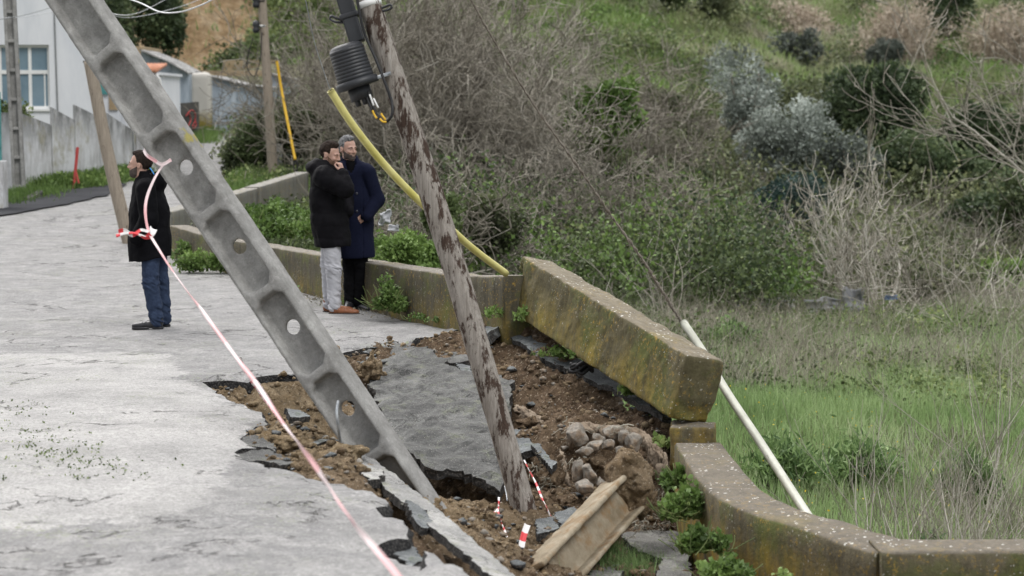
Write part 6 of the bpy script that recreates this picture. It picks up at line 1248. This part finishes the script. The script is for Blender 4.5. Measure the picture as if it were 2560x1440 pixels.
# barrier tape
def tape(pxs, w, label, seed=1, twist=1.2, n=160, rep=.25, mat='tape', name='barrier_tape', parent=None, pinch=.5):
    C = spline([P(*p) for p in pxs], n); d = np.gradient(C, axis=0); d /= np.linalg.norm(d, axis=1)[:, None]; L = np.r_[0, np.cumsum(np.linalg.norm(np.diff(C, axis=0), axis=1))]
    a = np.cross(d, [0, 1, 0]); a /= np.linalg.norm(a, axis=1)[:, None]+1e-9; b_ = np.cross(a, d); th = twist*L+1.1*vn(np.c_[L*1.3, L*0, L*0+seed], seed); wv = w*(1-pinch*.5*(1+vn(np.c_[L*2.1, L*0+4, L*0], seed)))
    s_ = a*np.cos(th)[:, None]+b_*np.sin(th)[:, None]; cup = np.cross(d, s_); V = []; A = []
    for k, f in enumerate((-1, -.5, 0, .5, 1)): V.append(C+s_*(wv*.5*f)[:, None]+cup*(.22*wv*(abs(f)**2))[:, None]); A.append(L/rep)
    V = np.stack(V, 1).reshape(-1, 3); A = np.stack(A, 1).ravel(); idx = np.arange(n*5).reshape(n, 5); F = np.stack([idx[:-1, :-1], idx[1:, :-1], idx[1:, 1:], idx[:-1, 1:]], -1).reshape(-1, 4)
    base = C[0]; o = mk(name, V-base, F, M[mat], parent, True, attrs={'s': A}); m = o.modifiers.new('s', 'SOLIDIFY'); m.thickness = .0012
    if parent is None: o.location = tuple(base); tag(o, label, 'barrier tape')
    else: o.location = tuple(base-np.array(parent.location))
    return o
t1 = tape([(427,398,13.62),(405,418,13.6),(385,450,13.5),(368,492,13.4),(363,532,13.2),(371,578,13.0),(395,622,12.6),(432,680,12.1),(500,772,11.2),(590,890,10.1),(655,980,9.3),(720,1072,8.6),(790,1165,7.9),(870,1285,7.1),(945,1380,6.5),(1010,1460,6.1),(1080,1560,5.6)], .023, 'long faded red and white barrier tape running from the leaning concrete pole toward the camera', 3, .9, 260, .9, 'tape_faded', pinch=.25)
tape([(360,374,13.75),(368,388,13.66),(385,400,13.6),(405,411,13.58),(428,400,13.6)], .028, 'loop', 5, 2.0, 40, .22, 'tape_faded', 'tape_loop', t1)
tape([(383,572,12.95),(376,584,12.9),(366,590,12.9),(350,585,12.85),(330,580,12.8),(308,582,12.8),(290,588,12.8)], .055, 'end', 8, 7, 50, .12, 'tape', 'tape_end', t1)
tape([(372,580,12.9),(352,576,12.85),(332,588,12.8),(312,576,12.8),(296,578,12.8)], .04, 'end', 9, 5, 50, .14, 'tape', 'tape_end', t1)
tape([(600,892,11.0),(612,925,11.4),(628,952,12),(655,990,13),(688,1040,14.0)], .026, 'short slack tape dangling from the long tape to the left pit rim', 11, 3, 80, .3)
tape([(1247,1243,13.9),(1246,1262,13.8),(1243,1274,13.7),(1228,1288,13.6),(1206,1306,13.4)], .018, 'short forked red and white tape end at the tip of the largest slab', 13, 9, 60, .1)
tape([(1243,1272,13.7),(1252,1305,13.4),(1268,1345,13.0),(1286,1380,12.7),(1303,1408,12.5)], .022, 'red and white tape lying down the pit floor toward the bottom edge', 15, 7, 80, .13)
tape([(1310,1150,15.0),(1322,1175,14.8),(1340,1210,14.6),(1362,1258,14.2),(1383,1302,13.9)], .020, 'taut red and white tape beside the foot of the wooden pole', 17, 5, 80, .16)
tape([(1318,1312,13.0),(1310,1335,12.95),(1304,1360,12.9),(1300,1385,12.85),(1298,1402,12.8)], .042, 'short upright white tape end with a red block on the pit floor', 19, 1.0, 40, .13, pinch=.1)
# litter of dead leaves and twigs at the wall foot
q = along([PZ(740,742)[:2], PZ(1000,800)[:2]], 260, .10); V, F = leaves(np.c_[q, roadz(q[:, 0], q[:, 1])+.01], np.zeros((len(q), 3)), .03, rs); tag(mk('leaf_litter', V, F, M['dry'], None, False, tint=np.repeat(rs.rand(len(q))*.5, 4)), kind='stuff')
# ---------------------------------------------------------------- people: signed-distance bodies
def RZ(a): c, s = math.cos(a), math.sin(a); return np.array([[c, -s, 0], [s, c, 0], [0, 0, 1]])
def RY(a): c, s = math.cos(a), math.sin(a); return np.array([[c, 0, s], [0, 1, 0], [-s, 0, c]])
def headsdf(p, H):
    """p in world of the figure; H: centre, yaw, pitch, roll. Head frame: x forward, y left, z up"""
    q = (p-np.array(H['c']))@(RZ(H['yaw'])@RY(H.get('pitch', 0)))/1.07
    d = sm(ell(q, (-.012, 0, .040), (.094, .074, .088)), ell(q, (.030, 0, -.030), (.062, .056, .078)), k=.03)
    d = sm(d, ell(q, (.062, 0, -.088), (.026, .026, .022)), k=.025); d = sm(d, ell(q, (.02, .045, -.06), (.035, .012, .03)), ell(q, (.02, -.045, -.06), (.035, .012, .03)), k=.02)
    for s in (-1, 1):
        d = ssub(d, ell(q, (.090, s*.030, .010), (.014, .018, .012)), .012)
        d = sm(d, ell(q, (.070, s*.036, -.018), (.018, .016, .014)), k=.02); d = sm(d, cap(q, (.084, s*.012, .030), (.076, s*.044, .028), .008), k=.012)
        d = sm(d, ell(q, (.079, s*.030, .009), (.0125, .014, .009)), k=.004)
        e = ell(q, (-.008, s*.078, .0), (.018, .009, .031)); e = ssub(e, ell(q, (-.004, s*.088, .003), (.010, .007, .018)), .004); d = sm(d, e, k=.008)
    d = sm(d, cap(q, (.090, 0, .022), (.108, 0, -.020), .0075, .011), k=.010); d = sm(d, ell(q, (.100, .011, -.024), (.010, .007, .007)), ell(q, (.100, -.011, -.024), (.010, .007, .007)), k=.006)
    d = sm(d, cap(q, (.086, -.016, -.048), (.086, .016, -.048), .0065), cap(q, (.083, -.014, -.060), (.083, .014, -.060), .0075), k=.005)
    return d*1.07, q
def limb(p, pts, rs_, k=.03):
    d = None
    for a, b, ra, rb in zip(pts[:-1], pts[1:], rs_[:-1], rs_[1:]):
        c = cap(p, a, b, ra, rb); d = c if d is None else sm(d, c, k=k)
    return d
def hand(p, O, ax, up, curl=1.0, side=1, sc=1.0):
    """wrist O, ax toward fingers, up = back of the hand; five separate curled fingers"""
    ax = np.array(ax, float); ax /= np.linalg.norm(ax); up = np.array(up, float); up -= ax*(up@ax); up /= np.linalg.norm(up); sd = np.cross(up, ax)*side; q = (p-np.array(O))@np.stack([ax, sd, up], 1)/sc
    d = bx(q, (.045, 0, 0), (.045, .038, .013), .012)
    for k, (yy, L) in enumerate(((.030, .9), (.010, 1.0), (-.010, .95), (-.029, .75))):
        a = np.array([.085, yy, 0]); pts = [a]; ang = 0
        for sgm, l in enumerate((.040, .026, .020)):
            ang += curl*(.75, .95, .6)[sgm]*(1+.08*k); pts.append(pts[-1]+np.array([math.cos(ang), 0, -math.sin(ang)])*l*L)
        d = sm(d, limb(q, pts, (.0095, .0088, .008, .0068), .004), k=.004)
    d = sm(d, limb(q, [(.015, .030, -.006), (.045, .050, -.018), (.070, .046, -.034), (.088, .036, -.040)], (.014, .0115, .0095, .008), .006), k=.010); return d*sc
def figure(name, feet, label, spec):
    """feet = world point between the shoes; all spec coordinates relative to it: x picture right, y away, z up"""
    base = np.array(feet, float); h = .0085; H = spec['head']
    def body(p):
        d, q = headsdf(p, H); nk = np.array(H['c']); d = sm(d, cap(p, nk+np.array(spec.get('nk', (-.01, 0, -.04))), spec['neck'], .052, .060), k=.03)
        d = sm(d, limb(p, [spec['neck'], spec['chest'], spec['pelvis']], spec.get('torso', (.07, .12, .115)), .06), k=.05)
        for s in ('L', 'R'):
            d = sm(d, limb(p, spec['arm'+s], (.062, .045, .030)), k=.03); d = sm(d, limb(p, spec['leg'+s], (.085, .055, .042)), k=.03)
        for hd in spec['hands']: d = sm(d, hand(p, *hd), k=.010)
        return d
    lo = spec['lo']; hi = spec['hi']; V, F = nets(body, lo, hi, h); o = mk(name, V, F, M['skin']); o.location = tuple(base); tag(o, label, 'person')
    # finer head mesh is folded into the same body by local refinement of the grid
    def part(nm, f, lo_, hi_, mat, hh=.0085, par=o):
        V, F = nets(f, lo_, hi_, hh); return mk(nm, V, F, mat, par)
    R = RZ(H['yaw'])@RY(H.get('pitch', 0)); c = np.array(H['c'])
    hl = spec.get('hairline', .050)
    def hair(p):
        d, q = headsdf(p, H); thick = spec.get('hair_t', .014)
        cr = ell(q, (-.016, 0, .046), (.094+thick*.8, .073+thick*.55, .088+thick*.9)); tuft = spec.get('tuft', .0); cr = sm(cr, ell(q, (.012, 0, .108), (.064, .055, .026+tuft)), k=.02)
        fx = q[..., 0]; fz = q[..., 2]; front = fx-(.058-.25*np.maximum(0, hl+.03-fz)) ; m = np.maximum(front-(fz > hl+.03)*.0, -(fz-hl)) ; cut = np.maximum(fx-.070, hl+.010-fz) if False else None
        low = sm((hl+.036)-fz, np.maximum(fx-.026-.12*np.maximum(fz, 0), .004-fz), np.maximum(fx+.022, -.062-fz), k=.016)+.010*vn(q*34, 3); low = np.maximum(low, -.062-fz); ear = ell(q, (.0, .082, -.004), (.024, .03, .034)); ear2 = ell(q, (.0, -.082, -.004), (.024, .03, .034))
        cr = cr+.016*np.exp(-np.maximum(-low, 0)/.016); d2 = np.maximum(cr, low); d2 = np.maximum(d2, -ear); d2 = np.maximum(d2, -ear2); n_ = fbm(q*np.array([45, 60, 40]), 3, 7)
        return d2+.0048*n_
    bb = .16; ho = part('hair', hair, c-bb, c+bb, M[spec['hair']], .0062)
    def beard(p):
        d, q = headsdf(p, H); fx, fy, fz = q[..., 0], q[..., 1], q[..., 2]
        reg = np.maximum(fz+.030-np.clip(.058-fx, -.03, .06)*.55, -(fx-.008)); mouth = ell(q, (.092, 0, -.054), (.022, .017, .006)); ck = ell(q, (.075, .034, -.022), (.03, .017, .020)); ck2 = ell(q, (.075, -.034, -.022), (.03, .017, .020)); nz = ell(q, (.108, 0, -.012), (.03, .022, .022))
        d2 = np.maximum(d-.003, reg); 
        for e in (mouth, ck, ck2, nz): d2 = np.maximum(d2, -e)
        return d2+.0012*fbm(q*110, 2, 4)
    part('beard', beard, c-.14, c+.14, M[spec['beard']], .0055)
    for s in (-1, 1):
        V, F = lathe([(.0001, -.0095), (.006, -.0075), (.009, -.003), (.0095, 0), (.009, .003), (.006, .0075), (.0001, .0095)], 12); pos = c+R@np.array([.0865, s*.030, .0095])*1.07; e = mk('eye', V*.62, F, M['eye'], o); e.location = tuple(pos)
        b = MB(); b.tube([R@np.array([.0925, s*.014, .028])*1.07, R@np.array([.0935, s*.028, .031])*1.07, R@np.array([.081, s*.046, .025])*1.07], [.0032, .004, .0025], 6); e = b.build('eyebrow', M[spec['beard']], o, True); e.location = tuple(c)
    return o, part
def fold(p, amp, f, seed, st=(1, 1, .45)): return amp*fbm(p*f*np.array(st), 3, seed)
def legd(p, L, r=(.098, .080, .072, .070), amp=.010, seed=1):
    hp, kn, an = [np.array(v) for v in L]; cf = kn*.45+an*.55+np.array([0, .012, 0]); d = limb(p, [hp, kn, cf, an], r, .03); z = p[..., 2]
    w = .35+1.2*np.exp(-((z-kn[2])/.09)**2)+1.5*np.exp(-((z-an[2]-.04)/.10)**2); q = p*np.array([9, 9, 26]); q[..., 2] += p[..., 0]*14; d = d+amp*w*(np.abs(fbm(q, 3, seed))-.35); return np.maximum(d, an[2]-.045-z)
def shoe(part, mat, ang, heel, L=.285, nm='shoe', boot=.0, sole='sole_dark', seed=1, par=None):
    """ang: direction the toe points (0 = picture right); heel = heel point on the ground"""
    R_ = RZ(ang); c0 = np.array(heel, float)
    def f(p):
        q = (p-c0)@R_; d = sm(ell(q, (.055, 0, .055), (.062, .040, .05)), ell(q, (.14, 0, .042), (.085, .043, .040)), ell(q, (L-.075, -.004, .036), (.070, .046, .032)), k=.03); d = sm(d, cap(q, (.060, 0, .06), (.045, 0, .10+boot), .047, .050), k=.03)
        lc = .002*np.sin(q[..., 0]*160)*sst(.10, .12, q[..., 0])*(1-sst(.19, .21, q[..., 0]))*sst(.05, .07, q[..., 2]); return np.maximum(d-lc, .022-q[..., 2])+.0015*fbm(q*40, 2, seed)
    lo_ = c0+np.array([-.3, -.3, -.02]); hi_ = c0+np.array([.34, .34, .16+boot+.06]); s = part(nm, f, lo_, hi_, mat, .0075)
    def g(p):
        q = (p-c0)@R_; d2 = sm(ell(q*np.array([1, 1, .25]), (.06, 0, 0), (.072, .043, .06)), ell(q*np.array([1, 1, .25]), (L-.10, -.003, 0), (.104, .052, .06)), k=.04); d2 = np.maximum(d2, np.maximum(q[..., 2]-.026, -q[..., 2])); return np.maximum(d2, -np.maximum(np.maximum(np.abs(q[..., 0]-.115)-.018, q[..., 2]-.010), -1))
    V, F = nets(g, lo_, c0+np.array([.34, .34, .05]), .007); mk('sole', V, F, M[sole], s); return s
# --- man in black parka, facing left
fp = PZ(384, 820)
spA = dict(head=dict(c=(-.110, 0, 1.612), yaw=math.radians(176), pitch=math.radians(-3)), nk=(.015, 0, -.05), neck=(-.055, 0, 1.47), chest=(-.03, 0, 1.26), pelvis=(.0, 0, .90),
  armL=[(-.02, -.19, 1.39), (.015, -.24, 1.10), (-.12, -.22, .90)], armR=[(-.02, .19, 1.39), (.0, .24, 1.10), (-.13, .20, .90)], legL=[(-.0, -.09, .86), (-.005, -.10, .46), (.05, -.09, .07)], legR=[(.02, .10, .86), (.06, .11, .46), (.085, .13, .07)],
  hands=[], lo=(-.36, -.36, 0.02), hi=(.28, .38, 1.80), hair='hair_brown', beard='beard_grey', hair_t=.012, tuft=.006, hairline=.050)
A, pA = figure('person', fp, 'bearded man in a long black hooded parka and blue jeans standing alone, looking left', spA)
def coatA(p):
    z = p[..., 2]; t = np.clip((1.46-z)/.75, 0, 1); tor = limb(p, [(-.035, 0, 1.37), (-.02, 0, 1.15), (-.025, 0, .88), (-.02, 0, .66)], (.150, .185, .200, .212), .06)
    q = p.copy(); d = sm(tor, cap(p, (-.025, -.16, 1.415), (-.025, .16, 1.415), .088), cap(p, (-.055, 0, 1.47), (-.066, 0, 1.525), .104, .084), k=.05)
    for s in ('L', 'R'): d = sm(d, limb(p, spA['arm'+s], (.098, .086, .072)), k=.02)
    d = sm(d, ell(p, (.075, 0, 1.47), (.082, .13, .105)), k=.035); d = ssub(d, ell(p, (.045, 0, 1.545), (.055, .085, .07)), .015)
    d = np.maximum(d, .695+.03*np.sin(p[..., 0]*9)-z); d = np.maximum(d, -cap(p, (-.13, 0, 1.545), (-.15, 0, 1.62), .062)); d = np.maximum(d, -cap(p, (-.06, 0, 1.54), (-.07, 0, 1.62), .064)); inner = np.maximum(limb(p, [(-.02, 0, .9), (-.02, 0, .6)], (.12, .185), .02), z-.80); d = ssub(d, inner, .01)
    return d+fold(p, .009, 7, 5)+.004*fbm(p*22, 2, 9)
coA = pA('parka', coatA, (-.40, -.42, .62), (.36, .42, 1.66), M['coat_black'], .0095)
b = MB(); b.tube(spline([(.006, -.085, 1.592), (.030, -.108, 1.565), (.052, -.118, 1.53)], 10), .0055, 6); b.build('hood_trim', M['blue_trim'], coA, True)
pA('trousers', lambda p: np.minimum(legd(p, spA['legL'], amp=.012, seed=2), legd(p, spA['legR'], amp=.012, seed=4)), (-.22, -.26, 0.02), (.26, .30, .92), M['jeans_navy'], .0085)
shoe(pA, M['leather_black'], math.radians(184), (.105, -.09, .0), .31, sole='leather_black'); shoe(pA, M['leather_black'], math.radians(170), (.135, .13, .0), .30, seed=2, sole='leather_black')
# --- man in black puffer, facing right, hand at mouth
fp = PZ(846, 785)
spB = dict(head=dict(c=(-.072, -.02, 1.68), yaw=math.radians(-22), pitch=math.radians(12)), nk=(-.015, 0, -.05), neck=(-.115, 0, 1.55), chest=(-.10, 0, 1.32), pelvis=(-.07, 0, .95),
  armR=[(-.12, -.19, 1.46), (.10, -.22, 1.335), (.068, -.165, 1.505)], armL=[(-.06, .18, 1.46), (.05, .20, 1.20), (.10, .0, 1.10)], legL=[(-.075, -.085, .92), (-.04, -.09, .50), (-.035, -.09, .08)], legR=[(-.085, .10, .92), (-.115, .10, .50), (-.10, .09, .08)],
  hands=[((.068, -.150, 1.515), (-.30, -.0, 1), (.9, -.35, .25), 1.25, 1)], lo=(-.40, -.36, .02), hi=(.26, .36, 1.88), hair='hair_dark', beard='beard_dark', hair_t=.014, tuft=.010, hairline=.048)
B, pB = figure('person', fp, 'man in a black puffer jacket and pale grey jeans, hand at his mouth', spB)
def coatB(p):
    z = p[..., 2]; ph = z*1.0+.012*vn(p*7, 3); quilt = .0055*np.abs(np.sin(ph*math.pi/.135))**.6
    tor = limb(p, [(-.125, 0, 1.45), (-.105, 0, 1.22), (-.085, 0, .98), (-.055, 0, .78)], (.155, .182, .186, .190), .06)*1.0
    d = sm(tor, cap(p, (-.13, -.155, 1.46), (-.08, .155, 1.46), .092), cap(p, (-.12, 0, 1.52), (-.10, 0, 1.585), .112, .088), k=.05)
    d = sm(d, limb(p, spB['armL'], (.10, .09, .07)), k=.02); ar = limb(p, [spB['armR'][0], spB['armR'][1], np.array([.072, -.175, 1.490])], (.108, .094, .062), .02); s_ = np.abs(np.sin((p[..., 0]*1.0-p[..., 2]*.4)*math.pi/.085))**.6*.006; d = np.minimum(sm(d-quilt*.0, ar-s_+.006, k=.02), 9)
    d = sm(d, ell(p, (-.22, 0, 1.555), (.105, .14, .092)), k=.03); d = ssub(d, ell(p, (-.12, 0, 1.665), (.085, .085, .07)), .015)
    d = np.maximum(d, .725-.13*np.clip((p[..., 0]+.25), 0, .4)*-.2-z-.05*np.clip(p[..., 0], 0, .2)); d = np.maximum(d, -cap(p, (-.06, 0, 1.61), (-.02, 0, 1.72), .075)); inner = np.maximum(limb(p, [(-.07, 0, 1.0), (-.06, 0, .6)], (.12, .180), .02), z-.85); d = ssub(d, inner, .01)
    return d-quilt+fold(p, .012, 6, 11)+.35*.012*fbm(p*np.array([14, 14, 8]), 3, 15)+.003*fbm(p*24, 2, 12)
pB('puffer_jacket', coatB, (-.44, -.42, .62), (.34, .42, 1.76), M['puffer'], .0092)
pB('jeans', lambda p: np.minimum(legd(p, spB['legL'], (.108, .084, .070, .068), .013, 6), legd(p, spB['legR'], (.105, .080, .068, .066), .013, 8)), (-.32, -.26, .02), (.16, .28, .98), M['jeans_grey'], .008)
shoe(pB, M['leather_brown'], math.radians(-8), (-.085, -.09, 0), .325, 'boot', .03); shoe(pB, M['leather_brown'], math.radians(10), (-.165, .09, 0), .32, 'boot', .03, seed=3)
# --- man in navy overcoat, facing camera right
fp = PZ(896, 777)
spC = dict(torso=(.06, .095, .10), head=dict(c=(-.100, 0, 1.732), yaw=math.radians(-48), pitch=math.radians(2)), nk=(-.0, 0, -.05), neck=(-.085, .02, 1.60), chest=(-.055, .02, 1.36), pelvis=(-.03, .02, .98),
  armL=[(.115, -.02, 1.49), (.205, .0, 1.20), (.10, -.12, 1.03)], armR=[(-.25, .03, 1.49), (-.30, .02, 1.20), (-.22, -.12, 1.05)], legL=[(.03, .0, .95), (.03, .0, .50), (.02, .0, .08)], legR=[(-.12, .03, .95), (-.09, .03, .50), (-.09, .04, .08)],
  hands=[((.12, -.11, 1.06), (-.75, -.2, -.6), (.3, -1, .3), .3, 1)], lo=(-.42, -.30, .02), hi=(.34, .30, 1.93), hair='hair_grey', beard='beard_grey', hair_t=.014, tuft=.012, hairline=.052)
C_, pC = figure('person', fp, 'grey haired bearded man in a knee length navy overcoat with one hand in his pocket', spC)
def coatC(p):
    z = p[..., 2]; q = p*np.array([1, 1.35, 1]); tor = limb(q, [(-.065, .02, 1.45), (-.05, .02, 1.20), (-.035, .02, .95), (-.03, .02, .62)], (.175, .190, .195, .222), .06)
    d = sm(tor, cap(p, (-.22, .02, 1.515), (.09, .0, 1.515), .084), cap(p, (-.08, .02, 1.56), (-.085, .02, 1.63), .10, .080), k=.055)
    for s in ('L', 'R'): d = sm(d, limb(p, spC['arm'+s], (.092, .080, .066)), k=.018)
    d = np.maximum(d, .575-z); d = np.maximum(d, -cap(p, (-.055, -.09, 1.50), (-.07, -.05, 1.72), .040, .080))
    # lapels and front overlap
    lap = np.abs(p[..., 0]+.02-(1.56-z)*-.35)-.055; lp = np.maximum(np.maximum(lap, np.abs(z-1.44)-.13), p[..., 1]+.02); d = np.where(lp < 0, d-.008, d)
    fr = np.maximum(np.abs(p[..., 0]-.062)-.0035, p[..., 1]); d = np.where((fr < 0) & (z < 1.34), d+.010, d)
    inner = np.maximum(limb(p, [(-.03, .02, 1.0), (-.03, .02, .5)], (.11, .15), .02), z-.75); d = ssub(d, inner, .01)
    return d+fold(p, .008, 6, 21)+.0015*fbm(p*70, 2, 22)
coC = pC('overcoat', coatC, (-.46, -.32, .52), (.36, .32, 1.74), M['coat_navy'], .0092)
for x, z in ((.0, 1.27), (.0, 1.08), (-.10, 1.27), (-.10, 1.08)):
    ys_ = np.linspace(-.3, 0, 120); dd_ = coatC(np.stack([ys_*0+x, ys_, ys_*0+z], -1)); y = ys_[np.argmax(dd_ < 0)]
    V, F = lathe([(.0001, -.004), (.013, -.004), (.015, 0), (.013, .004), (.009, .003), (.0001, .003)], 16); V = V@np.array([[1, 0, 0], [0, 0, 1], [0, -1, 0]]).T; bo = mk('button', V, F, M['button'], coC); bo.location = (x, y-.002, z)
def collar(p):
    d = np.abs(cap(p, (-.085, .03, 1.56), (-.09, .04, 1.66), .093, .088))-.009; d = np.maximum(d, p[..., 2]-1.655-.25*(p[..., 1]-.02)); d = np.maximum(d, 1.55-p[..., 2]); return np.maximum(d, -cap(p, (-.05, -.12, 1.5), (-.06, -.12, 1.75), .085))
pC('collar', collar, (-.24, -.14, 1.5), (.08, .2, 1.72), M['coat_navy'], .0075, coC)
pC('shirt', lambda p: np.maximum(cap(p, (-.07, -.01, 1.40), (-.082, .0, 1.63), .085, .066), p[..., 2]-1.655), (-.2, -.12, 1.38), (.06, .14, 1.68), M['trousers_black'], .008)
pC('trousers', lambda p: np.minimum(legd(p, spC['legL'], (.10, .076, .068, .066), .008, 16), legd(p, spC['legR'], (.10, .076, .068, .066), .008, 18)), (-.28, -.16, .02), (.18, .18, .98), M['trousers_black'], .0085)
shoe(pC, M['leather_black'], math.radians(-50), (-.02, .04, 0), .31, sole='leather_black'); shoe(pC, M['leather_black'], math.radians(-95), (-.09, .08, 0), .31, seed=2, sole='leather_black')
